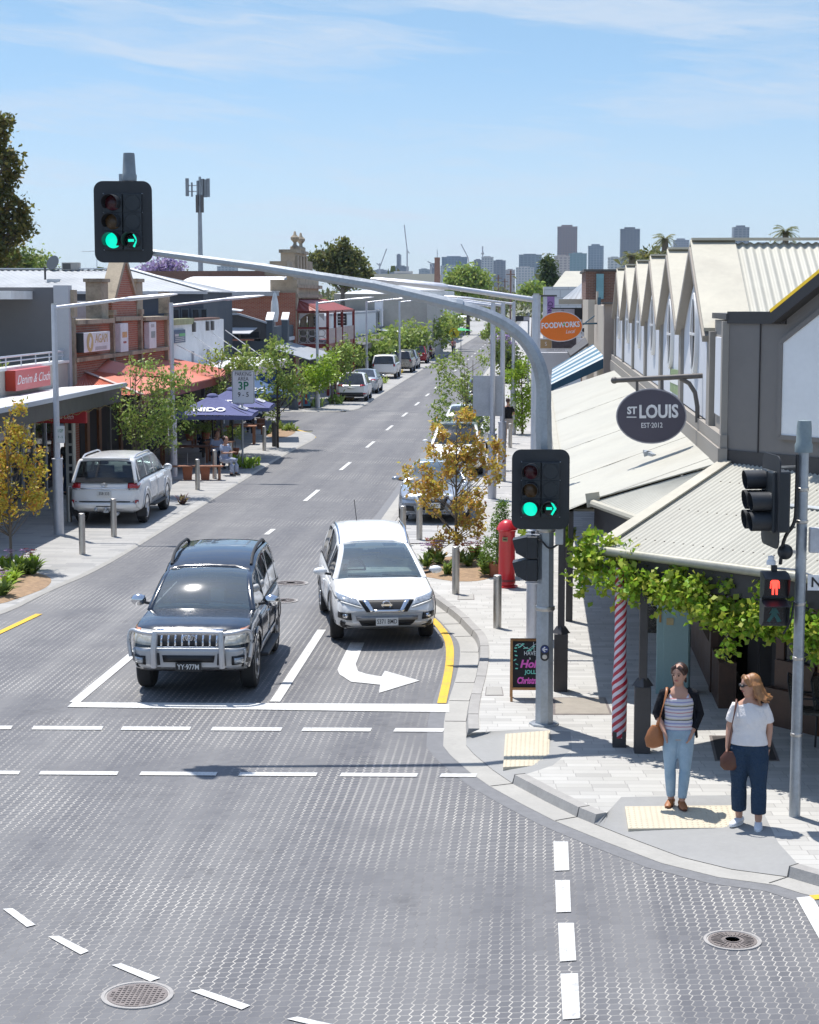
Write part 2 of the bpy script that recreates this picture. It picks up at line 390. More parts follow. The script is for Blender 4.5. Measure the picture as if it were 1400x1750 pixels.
def kerb(pl):
    a=[Vector(p) for p in pl];b=off(pl,.03);c=off(pl,.17)
    strip(kb,a,b,0,PZ+.012);strip(kb,b,c,PZ+.012,PZ+.012)
    strip(kb,c,off(pl,.18),PZ+.012,PZ-.05)
    for i,j in ((0,1),(-1,-2)):
        kb.poly([(*a[i],0),(*b[i],PZ+.012),(*c[i],PZ+.012),(*c[i],-.02),(*a[i],-.02)])
kerb(KBs);kerb(K2);kerb(K3)
d_=0;last=None
for i,p in enumerate(whole):
    if last is not None: d_+=(p-last).length
    last=p
    if p[1]<40 and d_>1.1 and not any((p-Vector(q[:2])).length<.12 for q in R1[1:-1]+R2[1:-1]):
        d_=0;t_=(whole[min(i+1,len(whole)-1)]-p).normalized();n_=Vector((-t_.y,t_.x));P3=lambda s,z:Vector((*(p+n_*s),z))
        kb.bar(P3(-.29,.008),P3(0,.008),.012,.006,mi=1);kb.bar(P3(.0,.01),P3(.032,PZ+.012),.012,.008,up=(-n_.x,-n_.y,.3),mi=1);kb.bar(P3(.03,PZ+.013),P3(.17,PZ+.013),.012,.005,mi=1)
kb.build('k',[m_concrete,M('kerb_joint',(.09,.088,.085),.9)]).name='kerb';struct(bpy.data.objects['kerb'],'grey concrete kerb round the right corner')
m_foot=cobbles('granite_footpath',.42,.16,[(0.421,0.413,0.387),(0.489,0.480,0.455),(0.371,0.363,0.345),(0.522,0.514,0.489),(0.455,0.447,0.421)],(0.253,0.245,0.236),rot=R(3))
m_bay=cobbles('mixed_bay_pavers',.5,.12,[(0.387,0.379,0.371),(0.505,0.493,0.472),(0.253,0.253,0.253),(0.472,0.463,0.447),(0.337,0.337,0.337),(0.522,0.514,0.497)],(0.303,0.295,0.287))
m_lfoot=cobbles('left_footpath_pavers',.6,.2,[(0.330,0.326,0.314),(0.413,0.404,0.387),(0.272,0.272,0.268),(0.387,0.380,0.363),(0.363,0.355,0.338)],(0.248,0.239,0.231))
m_lbay=cobbles('left_bay_pavers',.3,.15,[(0.281,0.285,0.288),(0.314,0.314,0.318),(0.255,0.260,0.264)],(0.223,0.223,0.223))
inn=off(KBs,.17)
# ramp back corners
r1b=[G(900,1246,PZ),G(975,1250,PZ),G(978,1280,PZ),G(945,1308,PZ)]
r2b=[G(1062,1362,PZ),G(1290,1358,PZ),G(1330,1440,PZ)]
fp=MB();nr=[p for p in inn if p[1]<42.5]
e2=off(K2,.17);e3=off(K3,.17)
pts=[(*p,PZ) for p in nr]+[(G(806,1252,PZ))]+[tuple(p) for p in r1b]+[(*p,PZ) for p in e2]+[tuple(p) for p in r2b]+[(*p,PZ) for p in e3]+[(60,-6,PZ),(60,26,PZ),(3.2,30,PZ),(3.2,42.5,PZ)]
fp.poly(pts);fob=struct(fp.build('footpath',m_foot),'pale granite paved footpath on the corner')
bm=bmesh.new();bm.from_mesh(fob.data);bmesh.ops.triangulate(bm,faces=bm.faces);bm.to_mesh(fob.data);bm.free()
fb=MB();fb.poly([(-3.58,42.2,PZ-.004),(3.2,42.2,PZ-.004),(3.2,600,PZ-.004),(-3.58,600,PZ-.004)]);struct(fb.build('parking_bay',m_bay),'mixed grey and white pavers of the bays and footpath along the right side')
rp=MB()
def fan(mb,front,back,zf,zb,mi=0):
    n=(len(front)-1)*(len(back)-1)*2
    def at(pl,t):
        s=t*(len(pl)-1);i=min(int(s),len(pl)-2);return Vector(pl[i][:2])*(1-(s-i))+Vector(pl[i+1][:2])*(s-i)
    for i in range(n):
        a,b=i/n,(i+1)/n;p,q,u,v=at(front,a),at(front,b),at(back,b),at(back,a)
        mb.add([(*p,zf),(*q,zf),(*u,zb),(*v,zb)],[(0,1,2,3)],mi,True)
fan(rp,off(R1,.0),[G(806,1252,PZ),r1b[0],r1b[1],r1b[2],r1b[3],e2[0]],.012,PZ)
fan(rp,off(R2,.0),[e2[-1],r2b[0],r2b[1],r2b[2],e3[0]],.012,PZ)
struct(rp.build('kerb_ramp',m_ramp,weld=True,ang=70),'smooth concrete kerb ramps down to the crossing')
def tactile(px,name,za,zb,lab):
    P=[G(*p,.075) for p in px];t=thing(name,lab,'tactile paving',sum(P,Vector())/4)
    P[0].z=P[1].z=zb;P[2].z=P[3].z=za
    m=MB();m.prism([p+Vector((0,0,-.05)) for p in P],(0,0,.056));m.build('pad',m_tact,t)
    d=MB();n1=max(6,int((P[1]-P[0]).length/.06));n2=max(5,int((P[3]-P[0]).length/.06))
    for i in range(n1):
        for j in range(n2):
            a=lerp(lerp(P[0],P[1],(i+.5)/n1),lerp(P[3],P[2],(i+.5)/n1),(j+.5)/n2)+Vector((0,0,.006))
            d.add([a+Vector((.017*math.cos(q),.017*math.sin(q),0)) for q in (0,1.57,3.14,4.71)]+[a+Vector((.01*math.cos(q),.01*math.sin(q),.005)) for q in (0,1.57,3.14,4.71)],[(4,5,6,7),(0,1,5,4),(1,2,6,5),(2,3,7,6),(3,0,4,7)])
    o=d.build('raised_dots',m_tact,t);o['kind']='stuff'
tactile([(864,1258),(940,1252),(938,1306),(860,1310)],'tactile_paving',.062,.1,'cream tactile pad on the kerb ramp at the foot of the signal mast')
tactile([(1068,1382),(1264,1380),(1276,1411),(1074,1413)],'tactile_paving',.05,.096,'cream tactile pad under the dark-haired woman in the black cardigan')
# left pavement, flush with the road apart from a thin edge strip
LB=[(-9.45,600),(-9.45,96.5),(-9.6,95),(-10.2,93.8),(-11.5,93.5),(-60,93.5)]
LC=[(-60,80),(-12,80),(-10.6,79.6),(-9.6,78),(-9.2,75.5),(-9.25,72),(-9.4,68),(-9.35,45),(-9.35,38)]+[tuple(G(x,y)[:2]) for x,y in [(75,1012),(0,1052)]]+[(-10.6,30.0),(-13,29.2),(-60,29)]
LC=[Vector(LC[0])]+smooth(LC[1:-1],2)+[Vector(LC[-1])]
LZ=.05
lf=MB();lf.poly([(*Vector(p),LZ) for p in LC]);o=struct(lf.build('footpath',m_lfoot),'light paved footpath along the left shops')
bm=bmesh.new();bm.from_mesh(o.data);bmesh.ops.triangulate(bm,faces=bm.faces);bm.to_mesh(o.data);bm.free()
lf2=MB();lf2.poly([(*Vector(p),LZ) for p in LB]+[(-60,600,LZ)]);o=struct(lf2.build('footpath',m_lfoot),'light paved footpath beyond the side street')
m_edge=M('edge_strip',(.4,.385,.35),.85,0,.12,3)
le=MB();strip(le,LC,off(LC,.07),LZ+.002,.007);strip(le,LB,off(LB,.07),LZ+.002,.007);struct(le.build('kerb',m_edge),'thin pale edging along the left side of the road')
lb=MB();lb.poly([(-9.62,46,LZ+.005),(-12,46,LZ+.005),(-12,52.6,LZ+.005),(-9.62,52.6,LZ+.005)]);struct(lb.build('parking_bay',m_lbay),'grey paved bay beneath the parked white wagon')
lb=MB();lb.poly([(-9.7,99,LZ+.005),(-12,99,LZ+.005),(-12,112,LZ+.005),(-9.7,112,LZ+.005)]);struct(lb.build('parking_bay',m_lbay),'grey paved bay beneath the white hatchback')
# markings (parts of the road)
def mark(name,px,mat=m_paintw,z=.010,world=None):
    P=[G(x,y,z) for x,y in px] if world is None else [Vector((*w,z)) for w in world]
    m=MB();m.poly(P)
    o=m.build(name,mat,road)
    bm=bmesh.new();bm.from_mesh(o.data);bmesh.ops.triangulate(bm,faces=bm.faces);bm.to_mesh(o.data);bm.free();return o
def wline(a,b,w):
    a,b=Vector(a[:2]),Vector(b[:2]);t=(b-a).normalized();n=Vector((-t.y,t.x))*w/2;return [a-n,b-n,b+n,a+n]
mark('stop_line',[(115,1208),(124,1200),(768,1203),(768,1217)])
mark('edge_line',None,world=wline(G(128,1201),G(240,1108),.16))
mark('lane_line',None,world=wline(G(470,1200),G(550,1077),.15))
for i in range(26):
    y0=42.2+i*9.55
    if i==2:y0+=0
    mark('lane_dash',None,world=wline((-6.6,y0+(2 if i==0 else 0)),(-6.58,y0+3.1),.13))
for (y,dy,sp) in ((1243,11,[(-60,22),(58,177),(210,327),(364,483),(519,636),(676,760)]),(1320,12,[(-70,35),(70,203),(242,372),(411,543),(584,715),(755,816)])):
    for a,b in sp: mark('crossing_dash',[(a,y-3+a*.006),(b,y-3+b*.006),(b-3,y+3+b*.006),(a-4,y+3+a*.006)])
for q in ([(946,1438),(971,1438),(973,1487),(948,1488)],[(949,1504),(974,1504),(976,1558),(951,1559)],[(954,1577),(981,1577),(985,1641),(957,1643)],[(958,1664),(988,1663),(992,1740),(962,1742)],[(1361,1534),(1388,1531),(1420,1585),(1420,1640)]): mark('crossing_dash',q)
for q in ([(5,1553),(22,1552),(61,1580),(46,1584)],[(82,1600),(101,1599),(152,1625),(138,1631)],[(191,1649),(207,1646),(274,1671),(257,1677)],[(325,1693),(345,1690),(428,1718),(413,1725)],[(490,1741),(508,1737),(600,1757),(590,1765)]): mark('turning_dash',q)
mark('turn_arrow',[(599,1098),(623,1098),(608,1135),(612,1147),(628,1152),(652,1156),(658,1146),(717,1163),(648,1184),(650,1170),(600,1165),(580,1152),(577,1144),(583,1130)])
def yline(px,w,z=.012):
    pl=smooth([G(x,y)[:2] for x,y in px],2);a,b=off(pl,w/2),off(pl,-w/2);m=MB();strip(m,a,b,z,z);m.build('yellow_line',m_painty,road)
yline([(738,1058),(752,1072),(766,1092),(770,1115),(767,1150),(755,1203)],.13,.013)
yline([(-20,1091),(67,1050)],.13);yline([(500,733),(528,740),(538,748)],.14,.014);yline([(566,701),(588,694),(612,687)],.13,.014)
mark('yellow_line',[(1383,1530),(1405,1528),(1410,1536),(1392,1537)],m_painty,.012)
# manholes
m_iron=M('cast_iron',(.2,.175,.165),.6,.4,.3,12)
m_ironr=M('concrete_ring',(.34,.325,.31),.8,0,.2,8)
def manhole(px,r,lab,pat):
    c=G(*px);t=thing('manhole_cover',lab,'manhole cover',c)
    m=MB();m.lathe([(r,.0),(r,.012),(r*.9,.013),(r*.89,.006),(r*.8,.006)],40);m.build('surround',m_ironr,t,world=False)
    m=MB();m.lathe([(r*.84,.004),(r*.84,.011),(r*.78,.011),(0,.011)],40)
    if pat==0:
        for i in range(-5,6):
            for j in range(-5,6):
                x,y=i*r*.14,j*r*.14
                if math.hypot(x,y)<r*.72: m.box(x-r*.04,x+r*.04,y-r*.04,y+r*.04,.008,.017)
    else:
        m.lathe([(r*.3,.011),(r*.3,.018),(r*.25,.018),(r*.25,.011)],24)
        for i in range(28):
            a=i/28*2*PI;m.bar((r*.4*math.cos(a),r*.4*math.sin(a),.014),(r*.74*math.cos(a),r*.74*math.sin(a),.014),r*.05,.008)
    m.build('lid',m_iron,t,world=False)
manhole((235,1702),.3,'round studded manhole cover beside the curved dashes in the foreground',0)
manhole((1252,1608),.26,'brown ribbed manhole cover in the road below the two women',1)
manhole((497,997),.36,'round manhole cover between the black wagon and the white car',1)
manhole((483,1027),.3,'smaller manhole cover nearest the black wagon',1)
m_pit=M('pit_lid',(.3,.27,.23),.8,0,.15,6)
for px,lab in (([(716+180,1336-30),(0,0)],None),):pass
def pit(px,lab,mat,name='pit_cover'):
    P=[G(x,y,PZ) for x,y in px];c=sum(P,Vector())/len(P);t=thing(name,lab,'pit cover',c)
    m=MB();m.prism([p+Vector((0,0,-.004)) for p in P],(0,0,.007));m.build('rim',m_iron,t)
    m=MB();m.prism([lerp(p,c,.09)+Vector((0,0,-.002)) for p in P],(0,0,.009));m.build('lid',mat,t)
pit([(945,1192),(1035,1192),(1047,1222),(945,1222)],'tan rectangular pit cover in the footpath beside the candy striped post',m_pit)
m_pitd=M('dark_pit_lid',(.05,.045,.042),.7,.2,.3,10)
pit([(1212,1257),(1316,1257),(1333,1301),(1222,1301)],'dark iron pit cover in the footpath behind the woman in the white top',m_pitd)
pit([(831,1174),(858,1174),(861,1189),(829,1189)],'small rounded pit cover in front of the chalkboard',m_gutter)
pit([(783,1016),(810,1016),(811,1025),(782,1025)],'small oblong pit cover near the kerb by the stainless bollards',m_gutter)
# ---------------------------------------------------------------- right side: gabled corner building, verandah, signals
XW=2.6
def corr(mb,p00,p10,p01,p11,pitch=.09,amp=.011,mi=0,ns=6,rows=1,clip=None):   # corrugated sheet, ribs run from p0* to p1*
    p00,p10,p01,p11=map(Vector,(p00,p10,p01,p11))
    L=max((p01-p00).length,(p11-p10).length);n=max(2,int(L/pitch*ns));nrm=(p01-p00).cross(p10-p00).normalized()
    if nrm.z<0:nrm=-nrm
    return mb.grid(lambda u,v:lerp(lerp(p00,p01,u),lerp(p10,p11,u),v)+nrm*amp*math.sin(2*PI*u*L/pitch),n,rows,mi)
m_endw=M('end_wall_taupe',(.2,.183,.17),.75,0,.08,.9,.05,stain=(.17,.155,.145))
bld=thing('corner_building','taupe corner shop with a row of white gables and tall oval windows','building',(XW,30,0))
vy=[27.1,32.5,37.8,43.2,48.8,54.3,59.9];zv=5.24;ty=[29.8,35.1,40.4,45.9,51.5,57.1];zt=6.6
YC=25.05;ZB=3.92;ZT=5.46;YE=62.2
wl=MB()
# wall as bays (each gable a convex piece), 0.3 thick
def bay(a,b,zs): wl.prism([(XW,a,3.1),(XW,b,3.1)]+[(XW,y,z) for y,z in zs],(.3,0,0))
bay(YC,vy[0],[(vy[0],ZT),(YC,ZT)])
for i in range(6): bay(vy[i],vy[i+1],[(vy[i+1],zv),(ty[i],zt),(vy[i],zv)])
bay(vy[6],YE,[(YE,zv),(vy[6],zv)])
# chamfered corner wall turning right
c0=Vector((XW,YC,0));cd=Vector((.66,-.75,0)).normalized();cn=Vector((-cd.y*-1,cd.x*-1,0))
cn=Vector((-.75,-.66,0)).normalized()
wl.build('wall',m_taupe,bld)
w2=MB();a=c0;b=c0+cd*5.2
def cw(s,z,o=0): return c0+cd*s+Vector((0,0,z))+cn*o
w2.prism([cw(0,3.1),cw(.86,3.1),cw(.86,ZT),cw(0,ZT)],-cn*.3)
w2.prism([cw(.86,3.1),cw(5,3.1),cw(5,6.2),cw(3.7,7.25),cw(.86,ZT)],-cn*.3)
w2.build('corner_wall',m_endw,bld)
tr=MB();tr.prism([cw(-.02,5.43,.03),cw(1.0,5.43,.03),cw(1.0,5.59,.03),cw(-.02,5.59,.03)],-cn*.5)
tr.prism([cw(-.02,3.3,.02),cw(5,3.3,.02),cw(5,3.72,.02),cw(-.02,3.72,.02)],-cn*.1)
tr.bar(cw(.56,3.7,.005),cw(.56,5.43,.005),.012,.03,up=cn)
tr.build('fascia',m_dark,bld)
# barge of the corner gable with a yellow strip
bg_=MB();bg_.bar(cw(.86,5.5,.06),cw(3.7,7.3,.06),.16,.26,up=cn);bg_.bar(cw(3.7,7.3,.06),cw(5.4,5.9,.06),.16,.26,up=cn);bg_.build('barge_board',m_dark,bld)
m_ledy=glow('yellow_strip',(.85,.6,.04),.35)
yl=MB();yl.bar(cw(.88,5.6,.17),cw(3.7,7.4,.17),.04,.05,up=cn);yl.build('yellow_strip',m_ledy,bld)
pn=MB();pn.prism([cw(.95,3.95,.0),cw(4.1,3.95),cw(4.1,6.6),cw(3.7,6.95),cw(.95,5.2)],cn*.035);o=pn.build('white_panel',m_white,bld)
pf=MB()
q=[cw(.95,3.95,.02),cw(.95,5.2,.02),cw(3.7,6.95,.02)]
for i in range(2):pf.bar(q[i],q[i+1],.06,.06,up=cn)
pf.bar(q[0],cw(4.1,3.95,.02),.06,.06,up=cn);pf.build('panel_frame',m_endw,bld)
# wall trims: pilasters, white panels, ovals, base band
m_panel=M('gable_white_panel',(.62,.64,.68),.9,0,.04,.8,spec=.1)
m_ofr=M('oval_frame',(.78,.78,.78),.4,0,.03);m_ovg=M('oval_glass',(.06,.05,.045),.6,0,.5,1.5,spec=.1)
for y in vy[:7]: pb=MB();pb.box(XW-.09,XW-.002,y-.24,y+.24,ZB,zv+.05);pb.build('pilaster',m_taupe,bld)
pb=MB();pb.box(XW-.09,XW-.003,YC,YC+.18,ZB,ZT);pb.build('pilaster',m_taupe,bld)
bb=MB();bb.box(XW-.13,XW-.002,YC-.05,YE,3.4,3.74);bb.box(XW-.1,XW-.004,YC-.03,YE,3.745,ZB);bb.build('base_band',m_taupe,bld)
sp=MB();sp.box(XW-.03,XW-.001,YC+.5,YC+1.6,4.12,5.22);sp.build('white_panel',m_panel,bld)
for i in range(6):
    y0,y1=vy[i]+.24,vy[i+1]-.24
    p=MB();k_=(zt-zv)/(ty[i]-vy[i])
    p.prism([(XW-.002,y0,ZB+.03),(XW-.002,y1,ZB+.03),(XW-.002,y1,zv+.12),(XW-.002,ty[i],zt-.35),(XW-.002,y0,zv+.12)],(-.03,0,0));p.build('white_panel',m_panel,bld)
    cy,cz=ty[i],5.2 if i!=1 else 5.1
    hb=.56;ha=.42
    ring=MB();n=36
    so_=[(XW-.03,cy+(ha+.09)*math.cos(2*PI*t/n),cz+(hb+.1)*math.sin(2*PI*t/n)) for t in range(n)]
    si_=[(XW-.03,cy+ha*math.cos(2*PI*t/n),cz+hb*math.sin(2*PI*t/n)) for t in range(n)]
    ou=[(x-.07,y,z) for x,y,z in so_];iu=[(x-.07,y,z) for x,y,z in si_];ib=[(x+.02,y,z) for x,y,z in si_]
    ring.loft([so_,ou,iu,ib],cap=False);o=ring.build('oval_window',m_ofr,bld)
    gl=MB();gl.poly([(XW-.092,y,z) for x,y,z in si_]);gl.build('pane',m_ovg,o)
    br=MB();br.bar((XW-.1,cy,cz-hb),(XW-.1,cy,cz+hb),.04,.03,up=(1,0,0));br.bar((XW-.1,cy-ha,cz),(XW-.1,cy+ha,cz),.04,.03,up=(1,0,0));br.build('glazing_bar',m_ofr,o)
    # roof over each gable: cream flashing strip then ribbed sheet
    rf=MB();cp=MB();xe=XW+ (9 if i==0 else 7)
    for ya,za,yb,zb in ((vy[i],zv,ty[i],zt),(ty[i],zt,vy[i+1],zv)):
        o1=Vector((0,0,.05))
        cp.prism([Vector((XW-.16,ya,za))+o1,Vector((XW+.55,ya,za))+o1,Vector((XW+.55,yb,zb))+o1,Vector((XW-.16,yb,zb))+o1],(0,0,.05))
        corr(rf,(XW+.5,ya,za+.05),(XW+.5,yb,zb+.05),(xe,ya,za+.05),(xe,yb,zb+.05),.13 if i==0 else .2,.016)
        cp.bar((XW-.1,ya,za-.06),(XW-.1,yb,zb-.06),.1,.16,up=(1,0,0),mi=1)
    cp.box(XW-.14,xe,ty[i]-.12,ty[i]+.12,zt+.09,zt+.13)
    rf.build('roof',m_cream,bld);cp.build('roof_flashing',[m_cap,m_taupe],bld)
rb=MB();rb.box(XW+.32,12,27.4,62,3.2,5.1);rb.build('rear_wall',m_taupe,bld)
# roof over the chamfer: slope between first gable and corner gable
r0=MB();pass
r0.poly([(XW+.02,YC+.1,5.53),(XW+.02,vy[0]+.2,5.5),(9,vy[0]+.2,5.5),(9,19,5.53)]);
pk=cw(3.7,7.3,0);r0.poly([cw(.86,5.55),pk,pk-cn*4,cw(.86,5.55)-cn*4]);r0.build('roof',m_cream,bld)
gt=MB();gt.box(XW-.05,XW+.25,YC-.02,vy[0]-.05,5.48,5.56);gt.build('gutter',m_dark,bld)
# little green poster on the second gable
ps=thing('wall_poster','small green and white poster on the second white gable panel above the oval sign','poster',AX(1154,645,XW-.05))
m=MB();pa=[AX(x,y,XW-.05) for x,y in [(1147,630),(1164,633),(1164,678),(1147,668)]];m.prism(pa,(-.02,0,0));m.build('board',M('poster_green',(.25,.33,.16),.5,0,.5,2),ps)
m=MB();m.prism([lerp(pa[0],pa[3],.35)+Vector((-.022,0,0)),lerp(pa[1],pa[2],.35)+Vector((-.022,0,0)),lerp(pa[1],pa[2],.6)+Vector((-.022,0,0)),lerp(pa[0],pa[3],.6)+Vector((-.022,0,0))],(-.004,0,0));m.build('picture',m_offwhite,ps)
# shopfront under the verandah: chamfered front with timber frames, dark interior
sf=thing('shopfront','dark timber shopfront with display window under the corner verandah','shopfront',(4,25,0))
m=MB();m.prism([cw(.0,.1,-.5),cw(9,.1,-.5),cw(9,3.1,-.5),cw(0,3.1,-.5)],-cn*.2)
m.box(XW+.5,XW+.7,YC,62,.1,3.1);m.build('back_wall',m_inside,sf)
m_timd=M('dark_timber',(.075,.038,.024),.5,0,.35,4)
m=MB()
for s in (1.0,1.62,2.9,3.15,4.6): m.obox(cw(s,1.6,-.1),cd*.07,cn*.08,(0,0,1.5))
m.obox(cw(4.4,.35,.05),cd*3.5,cn*.1,(0,0,.25));m.obox(cw(4.4,2.75,0),cd*4.4,cn*.12,(0,0,.18));m.build('timber_frame',m_timd,sf)
m=MB();m.obox(cw(2.05,1.6,.05),cd*.26,cn*.1,(0,0,1.5));m.obox(cw(2.75,1.6,.0),cd*.05,cn*.08,(0,0,1.5));m.build('timber_post',m_timber,sf)
m=MB();m.obox(cw(1.3,1.7,-.06),cd*.3,cn*.01,(0,0,.75));m.build('display_window',m_glass,sf)
m=MB();m.obox(cw(1.3,.55,-.02),cd*.34,cn*.05,(0,0,.42));m.build('stall_riser',m_timd,sf)
m_stk=M('window_sticker',(.6,.6,.62),.6);m=MB();m.obox(cw(1.2,1.5,-.2),cd*.1,cn*.01,(0,0,.4));m.build('poster',m_stk,sf)
m=MB();m.ball(cw(1.32,1.35,-.16),(.06,.06,.14));m.build('red_bauble',M('bauble_red',(.6,.02,.08),.3),sf)
m=MB()
for i in range(7): m.box(XW-.06,XW+.3,26.2+i*5.3,26.4+i*5.3,.1,3.1)
m.box(XW-.04,XW+.2,YC+.1,62,.1,.75);m.build('timber_frame',m_timd,sf)
m=MB();m.box(XW+.05,XW+.08,YC+.1,62,.75,2.6);m.build('shop_window',m_glass,sf)
# verandah roof: street run, corner run, small facet
ver=thing('street_verandah','long pale cream verandah roof running along the footpath below the white gables','verandah',(1.5,45,0))
ze=2.75;zw=3.55;XE=.45
def za(x): return ze+(x-XE)*(zw-ze)/(XW-XE)
m=MB();S=[(XE,62),(XE,26.1),(.92,27.2),(2.97,28.75),(2.97,67.5)]
QF=G(1019,853,2.9);QF.z=za(QF.x);YV=QF.y
corr(m,(XE,YV,ze),(XW,YV,zw),(XE,60,ze),(XW,58.6,zw),.13,.009,ns=4)
m.poly([(XE,26.1,ze-.005),(XE,YV+.02,ze-.005),(QF.x,YV+.02,QF.z-.005)])
if YV>YC: m.poly([(QF.x,YV+.02,QF.z-.005),(XW,YV+.02,zw-.005),(XW,YC,zw-.005)])
bm_=m.build('roof_sheet',m_creamold,ver)
for y in (30.2,36,45):
    m=MB();m.bar((XE,y,ze+.01),(XW,y+.0,zw+.01),.014,.006);m.build('sheet_lap',M('lap_line_tan',(.31,.29,.24),.8,0,.3,12),ver)  # thin raised strips, a darker tan than the roof sheet
m=MB();m.box(XE-.1,XE+.02,26.1,60,ze-.07,ze+.045);m.build('gutter',m_cap,ver)
m=MB();m.box(XE+.03,XE+.1,26.2,60,ze-.42,ze-.03);m.build('fascia',m_dark,ver)
for y in (32,38.5,45,51.5,58): m=MB();m.box(XE+.1,XE+.22,y-.06,y+.06,.1,ze-.1);m.build('post',m_dark,ver)
m=MB();m.box(XE+.12,XW-.05,27,60,ze-.12,ze-.08);m.build('ceiling',M('verandah_lining',(.35,.34,.3),.7),ver)
cv=thing('corner_verandah','weathered ribbed cream verandah roof wrapping the chamfered corner','verandah',(2,24,0))
zc=2.62;E0=G(1030,936,zc);E1=E0+(G(1400,985,zc)-E0)*1.9;W0=Vector((XW-.02,YC-.05,3.54));W1=W0+(E1-E0)*1.0
m=MB()
ed=(E1-E0).normalized();LL=(E1-E0).length;up0=W0-(E0+ed*((W0-E0).dot(ed)))
sA=(W0-E0).dot(ed)
# ribs run straight up the slope; left hip clipped: build rib by rib
pitch=.076;nrm=ed.cross(up0).normalized();nrm=nrm if nrm.z>0 else -nrm
n=int(LL/pitch*6)
def cpt(i,v):
    s=i/n*LL;t=min(1,s/sA) if sA>.05 else 1
    return E0+ed*s+up0*(v*t)+nrm*(.010*math.sin(2*PI*s/pitch))
vs=[];fs=[]
for i in range(n+1):
    for v in (0,.33,.66,1): vs.append(cpt(i,v))
for i in range(n):
    for j in range(3): fs.append((i*4+j,(i+1)*4+j,(i+1)*4+j+1,i*4+j+1))
m.add(vs,fs,0,True);m.build('roof_sheet',m_creamold,cv)
m=MB();m.bar(E0+nrm*.03+Vector((-.05,0,0)),W0+nrm*.03,.2,.02,up=nrm);m.build('hip_flashing',m_cap,cv)
gd=-nrm.copy();gd.z=0;out=Vector((ed.y,-ed.x,0));out=out if out.y<0 else -out
m=MB();m.tube([E0-ed*.05+out*.02+Vector((0,0,-.035)),E1+out*.02+Vector((0,0,-.035))],.06,10);m.build('gutter',M('aged_gutter',(.36,.35,.29),.5,.3,.2,2),cv)
m=MB();m.bar(E0-out*.08+ed*.1+Vector((0,0,-.22)),E1-out*.08+Vector((0,0,-.22)),.3 if 0 else .05,.34,up=(0,0,1));m.build('fascia',m_dark,cv)
# screw lines / sheet laps: raised lap strips
m=MB()
m.bar(E0+ed*1.25+up0*.6+nrm*.02,E1+up0*.6+nrm*.02,.07,.014,up=nrm)
m.build('sheet_lap',m_steel,cv)
m=MB()
for v in (.12,.45,.78):
    for i in range(60):
        s=.3+i*.152
        t=min(1,s/sA) if sA>.05 else 1
        if s<LL: q=E0+ed*s+up0*(v*t)+nrm*.012; m.lathe([(.011,0),(.011,.008),(0,.01)],6,q)
m.build('roof_screws',M('rusty_screw',(.12,.09,.07),.7),cv)['kind']='stuff'
fct=thing('verandah_infill','small triangular roof facet between the two verandah roofs','roof',G(1050,870,2.7))
q0,q1=QF+Vector((0,0,-.03)),G(1098,886,2.82)
m=MB();corr(m,q0,W0+Vector((-.03,.03,-.02)),q1,W0+Vector((.03,-.03,-.02)),.09,.006,rows=3);m.build('roof_sheet',m_creamold,fct)
m=MB();m.tube([q0+Vector((-.05,-.05,-.03)),q1+Vector((0,-.05,-.03))],.055,8);m.bar(q0+Vector((-.06,0,.12)),q0+Vector((-.03,0,-.08)),.1,.2);m.build('gutter',m_cap,fct)
m=MB();m.bar(q0+Vector((0,.05,-.22)),q1+Vector((0,.05,-.22)),.05,.34);m.build('fascia',m_dark,fct)
m=MB();m.bar(q0+Vector((.02,0,.04)),W0+Vector((0,.03,.02)),.1,.015);m.build('flashing',m_cap,fct)
# free-standing verandah posts near the kerb
def post(name,p,top,lab,boxy=True,group='verandah posts at the corner'):
    t=thing(name,lab,'post',p,0,group);m=MB();m.box(-.05,.05,-.05,.05,0,top-p[2]);m.build('shaft',m_dark,t,world=False,bevel=.008)
    m=MB();m.box(-.1,.1,-.1,.1,0,.85);m.lathe([(.14,.85),(.07,.95)],4);m.build('base',m_dark,t,world=False,bevel=.01)
post('verandah_post',G(958,1180,PZ),2.6,'dark verandah post directly behind the tall signal mast')
post('verandah_post',G(1097,1285,PZ),2.35,'dark square verandah post between the candy striped post and the woman in the cardigan')
# candy-striped wrapped post
def candymat(name,rep,ang=1.0):
    m,nt,b=_new(name);k=N(nt);x,y,z=k.xyz(k.obj())
    a=k.math('DIVIDE',k.math('ARCTAN2',y,x),2*PI);f=k.math('FRACT',k.math('ADD',k.math('MULTIPLY',z,rep),k.math('MULTIPLY',a,-ang)))
    w=k.math('GREATER_THAN',f,.5);c=k.mix(w,(.45,.012,.03),(.66,.62,.68));c=k.mix(k.rng(k.noise(k.obj(),18,3),.4,.8,0,.25),c,(.4,.3,.36))
    k.l(c,b.inputs['Base Color']);b.inputs['Roughness'].default_value=.5;k.bump(k.noise(k.obj(),9,3),b,.5,.02);return m
m_candy=candymat('candy_wrap',9.2,4.0)
t=thing('candy_post','verandah post wrapped in red and white candy stripes','post',G(1058,1275,PZ))
m=MB();m.tube([(0,0,z) for z in (.12,.3,.6,.78,.82,.9,1.2,1.6,2.0,2.3)],[.092,.094,.094,.098,.106,.088,.076,.075,.078,.075],20);m.build('wrap',m_candy,t,world=False)
m=MB();m.box(-.085,.085,-.085,.085,0,.2);m.box(-.05,.05,-.05,.05,.2,2.3);m.build('base',m_dark,t,world=False)
